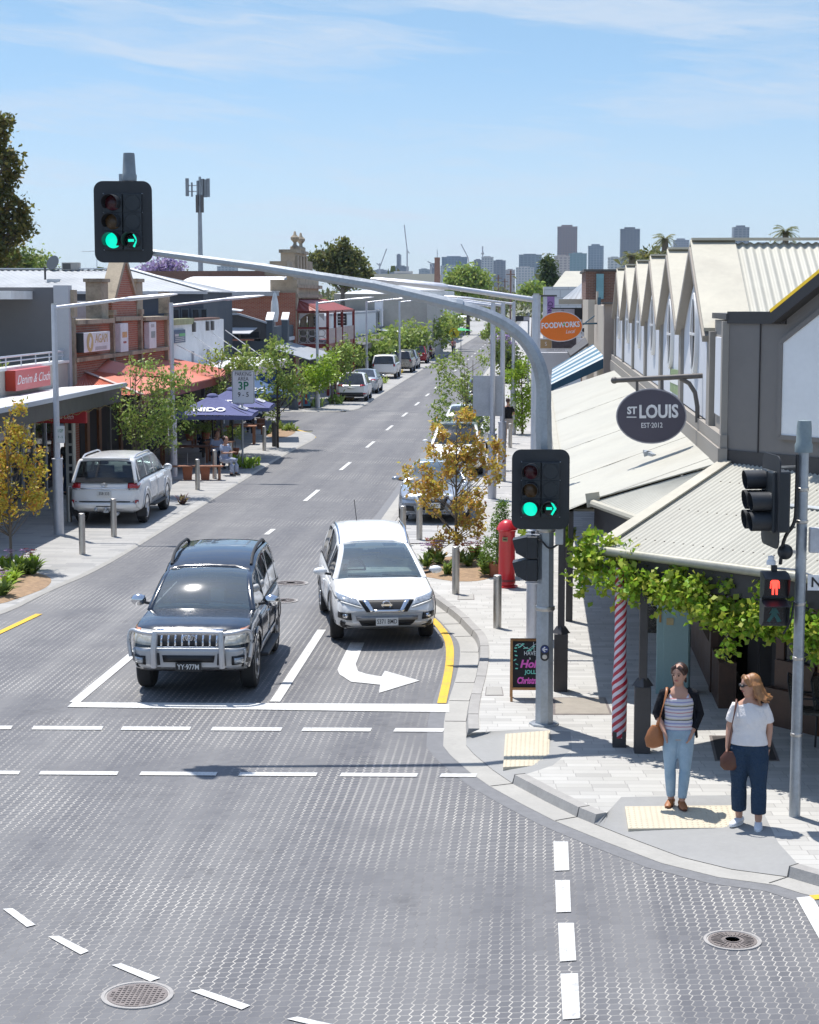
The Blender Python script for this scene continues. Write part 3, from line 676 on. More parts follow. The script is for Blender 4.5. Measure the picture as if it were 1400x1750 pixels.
# blue-grey power cabinet
m_teal=M('teal_cabinet',(.24,.36,.36),.5,0,.08,2)
c=G(1150,1182,PZ);t=thing('utility_cabinet','tall blue green metal cabinet behind the woman in the cardigan','cabinet',c,R(-6))
m=MB();m.box(-.24,.24,-.2,.2,0,2.15);m.build('body',m_teal,t,world=False,bevel=.012)
m=MB();m.box(-.14,.22,-.225,-.202,.06,2.1);m.build('door',m_teal,t,world=False,bevel=.006)
m=MB();m.box(-.1,.0,-.235,-.226,1.02,1.12);m.build('lock_plate',M('brass_plate',(.35,.3,.17),.4,.6),t,world=False)
m=MB();m.box(-.205,-.175,-.215,-.201,1.05,2.0);m.build('rust_strip',M('ochre_strip',(.4,.22,.07),.8),t,world=False)
m=MB();m.tube([(-.15,-.235,1.6),(-.15,-.235,1.85)],.015,6);m.build('hinge',m_teal,t,world=False)
# ---------------------------------------------------------------- oval hanging sign
m_ovs=M('sign_slate',(.075,.068,.095),.55,0,.06)
SY=28.6;c=AY(1113,711,SY);t=thing('hanging_sign','oval slate grey hanging sign lettered ST LOUIS EST 2012','sign',c)
tx=Vector((1,.02,0));Mx=frame(c+Vector((0,-.035,0)),(1,.02,0))
def oval(mb,c,a,b,y0,y1,n=48,mi=0):
    f=[Vector((c[0]+a*math.cos(2*PI*i/n),c[1]+y0,c[2]+b*math.sin(2*PI*i/n))) for i in range(n)];mb.prism(f,(0,y1-y0,0),mi)
m=MB();oval(m,c,.53,.415,-.03,.03);m.build('board',m_ovs,t,bevel=.004)
m=MB()
n=48;m.loft([[Vector((c.x+a*math.cos(2*PI*i/n),c.y+y,c.z+b*math.sin(2*PI*i/n))) for i in range(n)] for a,b,y in ((.525,.41,-.035),(.544,.43,-.035),(.544,.43,.035),(.525,.41,.035))],cap=False,sm=False);m.build('rim',M('sign_rim',(.3,.29,.32),.5),t)
m_let=M('lettering_offwhite',(.72,.72,.74),.6)
def TM(dx,dz,dy=-.034,rot=0): return Matrix.Translation(c+Vector((dx,dy,dz)))@Matrix.Rotation(PI/2,4,'X')@Matrix.Rotation(rot,4,'Z')
text('LOUIS',.28,m_let,t,TM(.11,.065,rot=.02),bold=.009,sx=.8)
text('ST',.155,m_let,t,TM(-.3,.083,rot=.02),bold=.006,sx=.9)
m=MB();m.box(c.x-.38,c.x-.23,c.y-.038,c.y-.031,c.z-.024,c.z-.008);m.build('underline',m_let,t)
text('EST·2012',.11,m_let,t,TM(.01,-.145,rot=.02),bold=.001,sx=.8)
m_brk=M('bracket_bronze',(.11,.1,.095),.45,.2)
m=MB();y=SY
pA,pB=AY(1050,650,y),AY(1198,642,y);pB.x=XW-.02
m.tube([pA,pB],.042,10);m.ball(pA,.055)
m.tube([AY(x,yy,y) for x,yy in [(1163,647),(1178,655),(1188,671),(1192,695),(1192,722)]],.035,8)
for x in (1089,1132):m.tube([AY(x,650,y),AY(x,672,y)],.022,6)
m.build('bracket',m_brk,t)
for px in ((1110,781),):
    q=G(*px,za(1.75));tt=thing('roof_bracket','small galvanised bracket on the cream verandah roof in the shadow of the oval sign','bracket',q)
    m=MB();m.obox(q+Vector((0,0,.05)),Vector((.03,0,0)),Vector((.05,-.42,0)),(0,0,.03));m.build('channel',m_steel,tt)
    m=MB();m.obox(q+Vector((-.02,.1,.03)),Vector((.06,0,0)),Vector((0,.08,0)),(0,0,.05));m.build('foot',m_steel,tt)
# ---------------------------------------------------------------- vertical signals
m_red=M('lamp_red_off',(.07,.008,.016),.25);m_amb=M('lamp_amber_off',(.1,.055,.02),.25)
m_grn=glow('lamp_green',(.0,.62,.42),.95);m_grnd=M('walk_lens_off',(.01,.1,.1),.3)
m_redman=glow('red_man',(1.,.06,.04),1.6);m_lens=M('dark_lens',(.01,.011,.014),.25)
m_face=M('signal_face',(.02,.026,.032),.45,0,.2,8)
def rrect(w,h,r,y,n=8):
    o=[]
    for cx,cz,a0 in ((w/2-r,h/2-r,0),(-w/2+r,h/2-r,90),(-w/2+r,-h/2+r,180),(w/2-r,-h/2+r,270)):
        for i in range(n+1): a=R(a0+90*i/n);o.append(Vector((cx+r*math.cos(a),y,cz+r*math.sin(a))))
    return o
def visor(t,x,z,r=.1,L=.2,open_=0,y0=-.06,root=None,mat=None,lean=0,cut=.09):
    m=MB();n=22;vs=[];a0,a1=R(-40-open_),R(220+open_)
    sec=[]
    for rr,y,s in ((r,y0,1),(r,y0-L,1),(r+.006,y0-L,1),(r+.006,y0,1)):
        sec.append([Vector((x+(lean if y!=y0 else 0)+rr*math.cos(a0+(a1-a0)*i/n),y+(0 if y==y0 else cut*(1-math.sin(a0+(a1-a0)*i/n))/2),z+rr*math.sin(a0+(a1-a0)*i/n))) for i in range(n+1)])
    m.loft(sec,cap=False,closed=False);return m.build('visor',mat or m_sigblack,root or t,world=False,ang=60)
def signal6(name,loc,rz,lab):
    t=thing(name,lab,'traffic light',loc,rz)
    m=MB();m.prism(rrect(.75,1.045,.12,-.01),(0,.02,0));m.build('backing_board',m_sigblack,t,world=False,bevel=.004)
    for ci,x in enumerate((-.125,.125)):
        m=MB();m.box(x-.118,x+.118,-.06,.18,-.36,.36)
        for z in (-.12,.12): m.box(x-.122,x+.122,-.066,.15,z-.006,z+.006)
        m.build('housing',m_face,t,world=False,bevel=.012)
        for ri,z in enumerate((.24,0,-.24)):
            lit=(ri==2)
            ls=MB();ls.lathe([(.1,-.061),(.096,-.07),(.06,-.082),(0,-.086)],28,(x,0,z),ax='y')
            if ci==0: o=ls.build('lamp',[m_red,m_amb,m_grn][ri],t,world=False)
            elif lit:
                o=ls.build('lamp',m_lens,t,world=False)
                a=MB();a.prism([(x-.055,-.088,z-.017),(x+.02,-.088,z-.017),(x+.02,-.088,z+.017),(x-.055,-.088,z+.017)],(0,-.006,0))
                a.prism([(x+.025,-.088,z+.09),(x+.08,-.088,z),(x+.025,-.088,z-.09),(x+.005,-.088,z-.075),(x+.045,-.088,z),(x+.005,-.088,z+.075)][::-1],(0,-.006,0));a.build('green_arrow',m_grn,o,world=False)
            else:
                ls=MB();ls.lathe([(.105,-.061),(.105,-.072),(.1,-.072),(.097,-.066),(0,-.066)],28,(x,0,z),ax='y');ls.build('blank_cover',m_face,t,world=False);continue
            visor(t,x,z,root=t,lean=-.03)
    m=MB()
    for x in (-.25,.25):
        for z in (.36,-.36,.12):m.ball((x,-.014,z),.008,6,4)
    m.build('bolts',m_steel,t,world=False)['kind']='stuff'
    return t
# mast with curved arm (lies in one vertical plane across the street)
mb0=G(930,1238,PZ);ad=Vector((-1,-.05,0)).normalized()
mast=thing('signal_mast','tall grey steel signal mast with a long curved arm over the road','signal mast',mb0)
def onarm(px,py):    # pixel onto the arm plane
    d=Vector(ray(px,py));nn=Vector((.05,-1,0)).normalized();t=(mb0-Vector((0,0,H))).dot(nn)/d.dot(nn);p=d*t;p.z+=H;return p
path=[onarm(x,y) for x,y in [(929,700),(930,668),(926,640),(917,612),(902,586),(882,566),(857,549),(828,536),(785,523)]]
m=MB();m.tube([mb0,mb0+Vector((0,0,1.1)),mb0+Vector((0,0,2.6)),path[0]-Vector((0,0,.25))]+smooth([],0) if 0 else [mb0,mb0+Vector((0,0,1.1)),mb0+Vector((0,0,2.6)),path[0]],[.128,.122,.115,.112],8,ref=(0,1,0),tw=R(22.5),sm=False)
m.build('pole',m_steel,mast)
def sm3(pl,n=2):
    for _ in range(n):
        q=[pl[0]]
        for i in range(len(pl)-1):q+=[lerp(pl[i],pl[i+1],.25),lerp(pl[i],pl[i+1],.75)]
        q.append(pl[-1]);pl=q
    return pl
pp=sm3([path[0]-Vector((0,0,.3))]+path);m=MB();m.tube(pp,[.112-.03*i/len(pp) for i in range(len(pp))],8,ref=(0,1,0),tw=R(22.5));m.build('bend',m_steel,mast,ang=30)
m=MB();pe=onarm(205,424);m.tube([path[-1],onarm(640,488),onarm(450,457),pe],[.088,.075,.058,.042],8,ref=(0,1,0),tw=R(22.5),sm=False);m.tube([onarm(778,521),onarm(790,524)],.1,10,ref=(0,1,0));m.build('arm',m_steel,mast,ang=30)
m=MB();m.lathe([(.2,0),(.2,.025),(.13,.03)],8,mb0);m.build('base_plate',m_steel,mast)
m=MB()
for z in (1.55,2.6):m=MB();m.lathe([(.125,z),(.13,z+.01),(.13,z+.05),(.125,z+.06)],12,mb0);m.build('strap',m_stain,mast)
m=MB();q=mb0+Vector((.14,-.12,2.45));m.box(q.x-.015,q.x+.09,q.y-.04,q.y+.06,q.z-.0,q.z+.26);m.build('junction_box',M('grey_box',(.5,.51,.53),.45),mast,bevel=.01)
m=MB();m.tube(sm3([mb0+Vector((.18,-.1,2.46)),mb0+Vector((.05,-.16,2.38)),mb0+Vector((-.05,-.16,2.5)),mb0+Vector((-.12,-.16,2.52)),mb0+Vector((-.2,-.12,2.38))]),.014,6);m.build('cable',m_black,mast)
h2=onarm(215,380);hd2=signal6('traffic_light',h2+Vector((0,-.14,0)),R(5.5),'six lamp traffic light high over the road at the end of the arm, showing green')
m=MB();m.box(-.06,.06,.1,.2,-.4,.62);m.build('mount',m_steel,hd2,world=False)
m=MB();m.lathe([(.095,.53),(.1,.6),(.088,.62),(.075,.86),(.07,.885),(0,.89)],16,(.075,.1,0));m.build('antenna_cap',M('cap_grey',(.2,.23,.25),.5),hd2,world=False)
h1=onarm(924,832);hd1=signal6('traffic_light',h1+Vector((0,-.33,0)),R(3),'six lamp traffic light at driver height on the mast, showing green')
m=MB();m.box(-.05,.05,.1,.3,-.3,-.2);m.box(-.05,.05,.1,.3,.2,.3);m.build('mount',m_steel,hd1,world=False)
# sideways pedestrian signal hung from the mast
def pedsig(loc,rz,lab,lit,ang=0):
    t=thing('pedestrian_signal',lab,'pedestrian signal',loc,rz)
    for k_,z in enumerate((.15,-.15)):
        m=MB();m.box(-.14,.14,-.02,.12,z-.145,z+.145);m.build('housing',m_sigblack,t,world=False,bevel=.012)
        m=MB();m.poly([(-.115,-.024,z-.115),(.115,-.024,z-.115),(.115,-.024,z+.115),(-.115,-.024,z+.115)]);ln=m.build('lens',m_lens,t,world=False)
        mm=MB()
        mat=m_redman if k_==0 else m_grnd
        if not lit: mat=m_lens
        mm.lathe([(.021,-.03),(.021,-.026)],12,(0,0,z+.086),ax='y')
        if k_==0: pts=[(-.028,.06),(.028,.06),(.042,.045),(.046,-.03),(.035,-.03),(.031,.025),(.027,.025),(.027,-.1),(.009,-.1),(.006,-.03),(-.006,-.03),(-.009,-.1),(-.027,-.1),(-.027,.025),(-.031,.025),(-.035,-.03),(-.046,-.03),(-.042,.045)]
        else: pts=[(-.018,.055),(.018,.055),(.05,-.01),(.02,.0),(.07,-.09),(.03,-.1),(0,-.03),(-.04,-.1),(-.07,-.09),(-.02,0),(-.05,-.01)]
        mm.prism([(x*1.15,-.026,z+zz) for x,zz in pts],(0,-.004,0));mm.build('walking_figure',mat,ln,world=False)
        v=MB();d=.19
        for s in (-1,1): v.prism([(s*.14,-.02,z+.145),(s*.14,-.02-d,z+.1),(s*.14,-.02-d*.75,z-.07),(s*.14,-.02,z-.145)],(-s*.006,0,0))
        v.prism([(-.14,-.02,z+.145),(.14,-.02,z+.145),(.14,-.02-d,z+.1),(-.14,-.02-d,z+.1)],(0,0,-.006));v.build('visor',m_sigblack,t,world=False)
    m=MB();m.box(-.03,.03,.03,.08,.295,.36);m.build('cap',m_black,t,world=False)
    return t
pd=pedsig(onarm(896,953)+Vector((.06,-.02,0)),R(-92),'black pedestrian signal seen from the side, hung left of the mast',False)
m=MB();m.box(.1,.36,.03,.06,.3,.325) if 0 else None
for zz in (.315,-.33):
    a=onarm(896,953)+Vector((.02,-.02,zz));m.tube([a,Vector((mb0.x-.08,mb0.y-.1,a.z))],.012,6)
m.build('bracket_arm',m_pole,pd)
# push button
pbq=onarm(931,1113)+Vector((-.0,-.125,0));t=thing('push_button','round pedestrian push button with white arrow on blue, on the signal mast','push button',pbq)
m=MB()
n=24;out_=[Vector((pbq.x+(.058*math.cos(R(a))),pbq.y,pbq.z+.05*(1 if math.sin(R(a))>=0 else -1)+.058*math.sin(R(a)))) for a in range(0,360,12)]
m.prism(out_,(0,.05,0));m.build('housing',m_black,t,bevel=.006)
m=MB();m.lathe([(.05,-.004),(.05,0)],20,pbq+Vector((0,0,.05)),ax='y');m.build('blue_disc',M('button_blue',(.02,.04,.16),.4),t)
m=MB();p=pbq+Vector((0,-.0055,.05))
for a,b in (((-.028,0),(.034,0)),((-.03,0),(.005,.032)),((-.03,0),(.005,-.032))): m.bar(p+Vector((a[0],0,a[1])),p+Vector((b[0],0,b[1])),.016,.004,up=(0,1,0))
m.build('arrow',m_let,t)
m=MB();m.lathe([(.03,-.014),(.034,-.008),(.034,0)],18,pbq+Vector((0,0,-.05)),ax='y');m.build('button',m_stain,t)
# near right signal pole
rp0=G(1358,1395,PZ);rp=thing('signal_pole','galvanised signal pole at the right edge beside the woman in the white top','signal pole',rp0)
m=MB();m.tube([rp0,rp0+Vector((0,0,1.5)),rp0+Vector((0,0,4.1))],[.062,.06,.058],16);m.build('pole',m_steel,rp)
m=MB();m.lathe([(.095,4.02),(.098,4.1),(.084,4.13),(.08,4.3),(.072,4.36),(0,4.37)],18,rp0);m.build('antenna_cap',M('cap_teal',(.22,.27,.28),.5),rp)
m=MB()
for z in (.9,1.75,2.35,3.25,3.6):m=MB();m.lathe([(.06,z),(.068,z+.008),(.068,z+.035),(.06,z+.043)],14,rp0);m.build('strap',m_stain,rp)
m=MB();q=rp0+Vector((.13,-.05,3.1));m.box(q.x-.055,q.x+.055,q.y-.06,q.y+.06,q.z-.16,q.z+.11);m.build('junction_box',M('grey_box',(.5,.51,.53),.45),rp,bevel=.01)
m=MB();m.tube(sm3([rp0+Vector((-.07,-.06,4.0)),rp0+Vector((-.075,-.07,3.5)),rp0+Vector((-.08,-.07,3.25)),rp0+Vector((-.2,-.05,3.1)),rp0+Vector((-.22,0,2.8))]),.02,6);m.tube(sm3([rp0+Vector((-.07,-.06,2.4)),rp0+Vector((-.1,-.1,2.2)),rp0+Vector((-.18,-.08,2.05))]),.012,6);m.build('cable',m_black,rp)
def AYp(px,py): d=Vector(ray(px,py));t=rp0.y/d.y;p=d*t;p.z+=H;return p
# four-lamp head seen from its left side
q=AYp(1318,855)+Vector((0,.0,0));t=thing('traffic_light','black traffic light with long visors facing left on the right signal pole','traffic light',q,R(-80))
m=MB();m.prism(rrect(.62,1.0,.1,-.01),(0,.015,0));m.build('backing_board',m_sigblack,t,world=False)
for ci,x in enumerate((-.11,.11)):
    m=MB();m.box(x-.105,x+.105,-.05,.15,-.33,.33);m.build('housing',m_face,t,world=False,bevel=.02)
    for ri,z in enumerate((.215,0,-.215)):
        if ci==1 and ri==0: continue
        ls=MB();ls.lathe([(.09,-.051),(.05,-.07),(0,-.075)],20,(x,0,z),ax='y');ls.build('lamp',m_lens,t,world=False)
        visor(t,x,z,.098,.23,y0=-.05,open_=48,cut=.03)
m=MB();m.bar((0,.1,.36),(-.02,.28,.36),.03,.02);m.bar((0,.1,-.3),(-.02,.28,-.3),.03,.02);m.build('mount',m_stain,t,world=False)
q=AYp(1342,943);t=thing('detector_box','small black detector lamp below the four lamp traffic light','detector',q)
m=MB();m.ball(q,(.085,.1,.085),14,10);m.build('housing',m_sigblack,t);m=MB();m.box(q.x-.02,q.x+.12,q.y-.02,q.y+.02,q.z-.015,q.z+.015);m.build('bracket',m_stain,t)
q=AYp(1322,1022);pr=pedsig(q+Vector((0,-.06,0)),R(2),'pedestrian signal showing the red standing man on the right pole',True)
m=MB();m.tube([(0,.05,.33),(.24,.07,.31)],.013,6);m.build('bracket_arm',m_stain,pr,world=False)
q=AYp(1430,996);t=thing('street_sign','white street name plate cut off by the right edge, starting with N','sign',q)
m=MB();m.box(q.x-.31,q.x+.4,q.y-.01,q.y+.01,q.z-.085,q.z+.085);m.build('plate',m_white,t);text('N',.15,m_black,t,Matrix.Translation(q+Vector((-.22,-.012,0)))@Matrix.Rotation(PI/2,4,'X'),bold=.003)
m=MB();m.tube([rp0+Vector((.05,0,q.z)),q+Vector((0,.02,0))],.012,6);m.build('bracket',m_stain,t)
t=thing('roof_sensor','small white capped sensor on the corner verandah gutter','sensor',AYp(1318,960))
q=AYp(1318,960);m=MB();m.lathe([(.05,-.03),(.05,.01),(.035,.02),(.035,.06),(0,.07)],14,q);m.build('cap',m_white,t)
# ---------------------------------------------------------------- street furniture right
def bollard(name,p,lab,group,h=.93,r=.072,dark=False):
    t=thing(name,lab,'bollard',p,0,group);mm=m_dark if dark else m_stain
    m=MB();m.lathe([(r,0),(r,h-.1)],20);m.build('tube',mm,t,world=False)
    m=MB();m.lathe([(r-.008,h-.1),(r-.008,h-.09),(r+.001,h-.088),(r+.001,h-.05),(r-.005,h-.045),(r-.004,h-.01),(r-.02,h),(0,h+.002)],20);m.build('cap',m_stain if not dark else m_pole,t,world=False)
    return t
GB='stainless bollards on the right corner'
bollard('bollard',G(779,1015,PZ),'stainless bollard in front of the orange leaved tree',GB)
bollard('bollard',G(850,1073,PZ),'stainless bollard nearest the red pillar box',GB)
bollard('bollard',G(689,930,PZ),'stainless bollard close behind the roof of the white car',GB,.9)
bollard('bollard',G(717,922,PZ),'stainless bollard in front of the silver car grille',GB)
bollard('bollard',G(872,765,PZ),'stainless bollard beside the man in the black shirt',GB)
# pillar box
m_pbr=M('pillar_red',(.55,.012,.02),.35,0,.08,3,coat=.5)
q=G(866,1003,PZ);t=thing('pillar_box','bright red cylindrical post box with domed cap','post box',q)
m=MB();m.lathe([(.175,.07),(.175,.12),(.165,.14),(.165,.3)],24);m.lathe([(.165,.3),(.162,1.08),(.175,1.1),(.175,1.13)],24);m.build('body',m_pbr,t,world=False)
m=MB();m.lathe([(.185,1.13),(.21,1.15),(.2,1.18),(.15,1.28),(.07,1.335),(0,1.345)],24);m.build('dome_cap',m_pbr,t,world=False)
m=MB();m.lathe([(.22,0),(.22,.03),(.16,.045),(.155,.07)],24);m.build('base',m_pbr,t,world=False)
m=MB();m.lathe([(.177,.12),(.177,.16)],24);m.build('plinth_band',M('worn_band',(.2,.03,.03),.6),t,world=False)
m=MB();m.box(-.085,.015,-.185,-.13,.93,1.01);m.build('slot_plate',M('brass_plate',(.35,.3,.17),.4,.6),t,world=False);m=MB();m.box(-.07,.0,-.189,-.15,.955,.985);m.build('slot',m_black,t,world=False)
# light poles on the right: twin pole with grey plinth, arm to the left
def lightpole(p,lab,side,group,first=True,arm=2.75,h=5.55):
    t=thing('street_light',lab,'street light',p,0,group);s=side
    m=MB();m.tube([(0,0,1.85),(0,0,h)],[.078,.07],12);m.box(-.03,.03,-.09,-.07,1.9,h-.1);m.build('pole',m_pole,t,world=False)
    m=MB();m.tube([(0,0,0),(0,0,1.85)],.125,16);m.lathe([(.14,1.83),(.14,1.86),(0,1.87)],16);m.build('plinth',m_pole,t,world=False)
    m=MB();m.tube([(0,0,h-.08),(s*arm*.62,0,h+.14)],[.05,.04],10);m.build('arm',m_pole,t,world=False)
    m=MB();a=Vector((s*arm*.6,0,h+.13));b=Vector((s*arm*1.05,0,h+.25));u=(b-a).normalized()
    m.loft([[a+u*L+Vector((0,w*math.cos(q_),hh*math.sin(q_))) for q_ in [2*PI*i/10 for i in range(10)]] for L,w,hh in ((0,.05,.04),(.1,.1,.06),(.7,.14,.055),(1.1,.1,.04),(1.28,.02,.015))]);m.build('luminaire',[m_pole],t,world=False)
    m=MB();m.box(-.05,.05,-.05,.05,h-.02,h+.03);m.build('top_bracket',m_stain,t,world=False)
    return t
GL='slim street lights along the road'
lightpole(G(912,1095,PZ),'nearest silver street light on the right, just behind the curved signal mast',-1,GL,arm=2.4,h=5.72)
lp1=lightpole(G(841,852,PZ),'silver street light carrying a big square panel, behind the orange tree',-1,GL,arm=2.6)
q=G(841,852,PZ);m=MB();m.box(-.56,.28,.12,.16,2.35,3.5);m.build('back_panel',M('panel_grey',(.45,.46,.48),.5),lp1,world=False)
t=dup(lp1,G(857,830,PZ)) if 0 else lightpole(G(858,822,PZ),'thin silver street light close beside the one with the square panel',-1,GL)
lightpole(G(877,742,PZ),'silver street light on the right beyond the bright green shrub',-1,GL)
# A-frame chalkboard
q=G(905,1195,PZ);t=thing('chalkboard','wooden A frame chalkboard with pink and green chalk lettering beside the signal mast','chalkboard',q,R(2))
m_frame=M('honey_timber',(.42,.2,.07),.5,0,.25,6);m_chalkb=M('chalk_black',(.015,.014,.016),.8,0,.4,6)
wd=.26;ht=.86
def sl_(z,y=0,b=0): return Vector((0,(.16 if b else -.16)*(1-z/ht)+y,z))
for b in (0,1):
    m=MB()
    for x in (-wd,wd): m.bar(sl_(0,0,b)+Vector((x,0,0)),sl_(ht,0,b)+Vector((x,0,0)),.035,.03,up=(0,1,0))
    for z in (.18,ht): m.bar(sl_(z,0,b)+Vector((-wd-.017,0,0)),sl_(z,0,b)+Vector((wd+.017,0,0)),.035,.032,up=(0,1,0))
    m.build('frame',m_frame,t,world=False)
    m=MB();m.prism([sl_(.19,.005,b)+Vector((-wd+.01,0,0)),sl_(.19,.005,b)+Vector((wd-.01,0,0)),sl_(ht-.01,.005,b)+Vector((wd-.01,0,0)),sl_(ht-.01,.005,b)+Vector((-wd+.01,0,0))],(0,.006,0));bd=m.build('board',m_chalkb,t,world=False)
    if b==0: bd0=bd
m_pink=M('chalk_pink',(.75,.13,.5),.8);m_mint=M('chalk_mint',(.2,.62,.5),.8);m_chw=M('chalk_white',(.75,.75,.75),.8)
slope=math.atan2(ht,.16)
def CM(x,z): p=sl_(z,-.004)+Vector((x,0,0));return Matrix.Translation(p)@Matrix.Rotation(slope,4,'X')
ctx=MB();
text('HAVE',.085,m_chw,bd0,CM(0,.67),world=False,ext=.001,sx=.8,name='chalk_lettering');text('a',.06,m_chw,bd0,CM(0,.605),world=False,ext=.001,name='chalk_lettering')
text('Holly',.15,m_pink,bd0,CM(.02,.52),world=False,ext=.001,shear=.25,bold=.006,name='chalk_lettering');text('JOLLY',.075,m_mint,bd0,CM(.03,.41),world=False,ext=.001,bold=.002,name='chalk_lettering');text('Christmas',.125,m_pink,bd0,CM(0,.29),world=False,ext=.001,shear=.25,bold=.005,sx=.72,name='chalk_lettering')
m=MB();rnd=random.Random(3)
for i in range(16):
    a=i/15;x=-.2+.38*a;z=.76+.03*math.sin(a*9)+rnd.uniform(-.03,.03) if i<11 else .4+.06*i-.6
    if i>=11:x=-.2+rnd.uniform(-.02,.02)
    p=sl_(z,-.004)+Vector((x,0,0));m.obox(p,Vector((.018,0,rnd.uniform(-.01,.01))),Vector((0,.001,0)),Vector((rnd.uniform(-.006,.006),0,.008)))
m.build('chalk_leaves',m_mint,bd0,world=False)
m=MB();pts=[sl_(.77+.035*math.sin(i*.9),-.005)+Vector((-.21+.035*i,0,0)) for i in range(12)];m.tube(pts,.003,4);m.tube([sl_(.83,-.005)+Vector((.05,0,0)),sl_(.7,-.005)+Vector((.06,0,0))],.003,4);m.build('chalk_lights',m_chw,bd0,world=False)
# bistro chairs: woven cafe chairs
m_weave=brick('woven_cane',(.28,.25,.19),(.05,.045,.04),(.03,.03,.03),.03,.02,.004,bump=.3)
def chair(p,rz,lab,group):
    t=thing('cafe_chair',lab,'chair',p,rz,group)
    m=MB();m.box(-.21,.21,-.21,.21,.44,.475);m.build('seat',m_weave,t,world=False,bevel=.01)
    m=MB();m.grid(lambda u,v:(-.2+.4*u,.2+.05*v-.05*math.sin(PI*u)*-1,.5+.38*v-.06*(2*u-1)**2*v),8,5);o=m.build('backrest',m_weave,t,world=False)
    s=o.modifiers.new('solid','SOLIDIFY');s.thickness=.02
    for x in (-.19,.19):
        for y in (-.19,.19):
            m=MB();m.tube([(x,y,0),(x*.95,y*.95,.45)],.014,6);m.build('leg',m_black,t,world=False)
    m=MB();m.tube([(-.2,.2,.44),(-.2,.26,.85),(0,.3,.92),(.2,.26,.85),(.2,.2,.44)],.014,6);m.tube([(-.2,.22,.64),(-.22,-.1,.66),(-.2,-.19,.45)],.012,6);m.tube([(.2,.22,.64),(.22,-.1,.66),(.2,-.19,.45)],.012,6);m.build('frame',m_black,t,world=False)
    return t
chair(G(1385,1275,PZ),R(70),'black and cream woven cafe chair at the right edge by the dark shopfront','woven cafe chairs')
chair(G(1413,1285,PZ)+Vector((.15,.3,0)),R(60),'second woven cafe chair, pushed behind the first at the right edge','woven cafe chairs')
chair(G(1118,1125,PZ),R(170),'dark cafe chair in the shade left of the blue green cabinet','woven cafe chairs')
# ---------------------------------------------------------------- left side buildings
XL=-14.4;FZ=LZ
def ya(px,py=560,X=XL): return AX(px,py,X).y
def building(name,lab,p): return thing(name,lab,'building',p)
def boxpart(name,mat,par,*b,bev=0): m=MB();m.box(*b);return m.build(name,mat,par,bevel=bev)
def window(par,x0,x1,y0,y1,z0,z1,fm,face,fr=.06):   # framed window on a wall; face 'y' looks to -Y, 'x' looks to +X
    m=MB()
    if face=='y':
        m.box(x0-fr,x1+fr,y0-.05,y0+.05,z1,z1+fr);m.box(x0-fr,x1+fr,y0-.07,y0+.05,z0-fr,z0);m.box(x0-fr,x0,y0-.05,y0+.05,z0,z1);m.box(x1,x1+fr,y0-.05,y0+.05,z0,z1)
        o=m.build('window',fm,par);p=MB();p.box(x0,x1,y0-.015,y0+.01,z0,z1);p.build('pane',m_win,o)
    else:
        X=x0;m.box(X-.05,X+.05,y0-fr,y1+fr,z1,z1+fr);m.box(X-.05,X+.07,y0-fr,y1+fr,z0-fr,z0);m.box(X-.05,X+.05,y0-fr,y0,z0,z1);m.box(X-.05,X+.05,y1,y1+fr,z0,z1)
        o=m.build('window',fm,par);p=MB();p.box(X-.01,X+.015,y0,y1,z0,z1);p.build('pane',m_win,o)
    return o
m_grey1=M('slate_grey_render',(.14,.14,.145),.8,0,.08,.6,.1,20);m_beige=M('beige_render',(.42,.4,.36),.8,0,.1,.7,.1,20,stain=(.33,.3,.27))
m_lgrey=M('pale_grey_render',(.45,.46,.48),.75,0,.06,.7);m_whr=M('white_metal_roof',(.72,.71,.7),.5,.1,.06,.5,stain=(.55,.54,.52))
m_groof=M('grey_metal_roof',(.33,.35,.37),.5,.1,.1,.6,stain=(.27,.28,.29));m_navy=M('navy_wall',(.05,.06,.08),.7,0,.12,.8)
m_brickr=brick('red_brick',(.34,.085,.045),(.42,.14,.075),(.4,.33,.28),dirt=.15);m_brickb=brick('brown_brick',(.2,.1,.075),(.27,.13,.09),(.3,.25,.21),dirt=.3)
m_stone=M('weathered_stone',(.36,.3,.22),.9,0,.25,1.6,.4,25,stain=(.09,.075,.06));m_sand=M('sandstone_render',(.46,.37,.27),.9,0,.2,1.4,.4,25,stain=(.2,.15,.11))
m_redroof=M('red_metal_roof',(.5,.13,.075),.55,0,.12,.8,stain=(.38,.11,.08));m_dred=M('deep_red_paint',(.22,.03,.025),.5,0,.15,2)
m_slate=M('slate_blue_wall',(.085,.1,.115),.75,0,.1,.7);m_whw=M('white_painted_brick',(.66,.67,.69),.8,0,.08,.8,.3,22,stain=(.48,.48,.48))
# --- boutique with red signs
yW=ya(118,640)
b=building('boutique','grey boutique with a railed terrace above its white verandah and red script signs',(XL,48,FZ))
zp=AX(60,627,XL).z
boxpart('parapet',m_beige,b,XL-.25,XL,38,yW-.1,2.9,zp)
boxpart('coping',m_offwhite,b,XL-.3,XL+.05,38,yW-.12,zp+.002,zp+.08)
zt2=AY(60,491,yW).z
boxpart('upper_wall',m_grey1,b,-30,AY(93,500,yW).x,yW-.05,yW+.35,2.9,zt2)
boxpart('pilaster',m_lgrey,b,AY(93,500,yW).x+.002,XL+.06,yW-.12,yW+.33,2.9,zt2+.06)
boxpart('terrace_floor',m_concrete,b,-24,XL-.26,38,yW-.1,3.0,3.12)
boxpart('awning_box',m_offwhite,b,-30,AY(25,500,yW-2).x,yW-2.4,yW-.06,AY(10,497,yW-2).z-.25,AY(10,497,yW-2).z)
m=MB();zr=AX(60,605,XL-.1).z
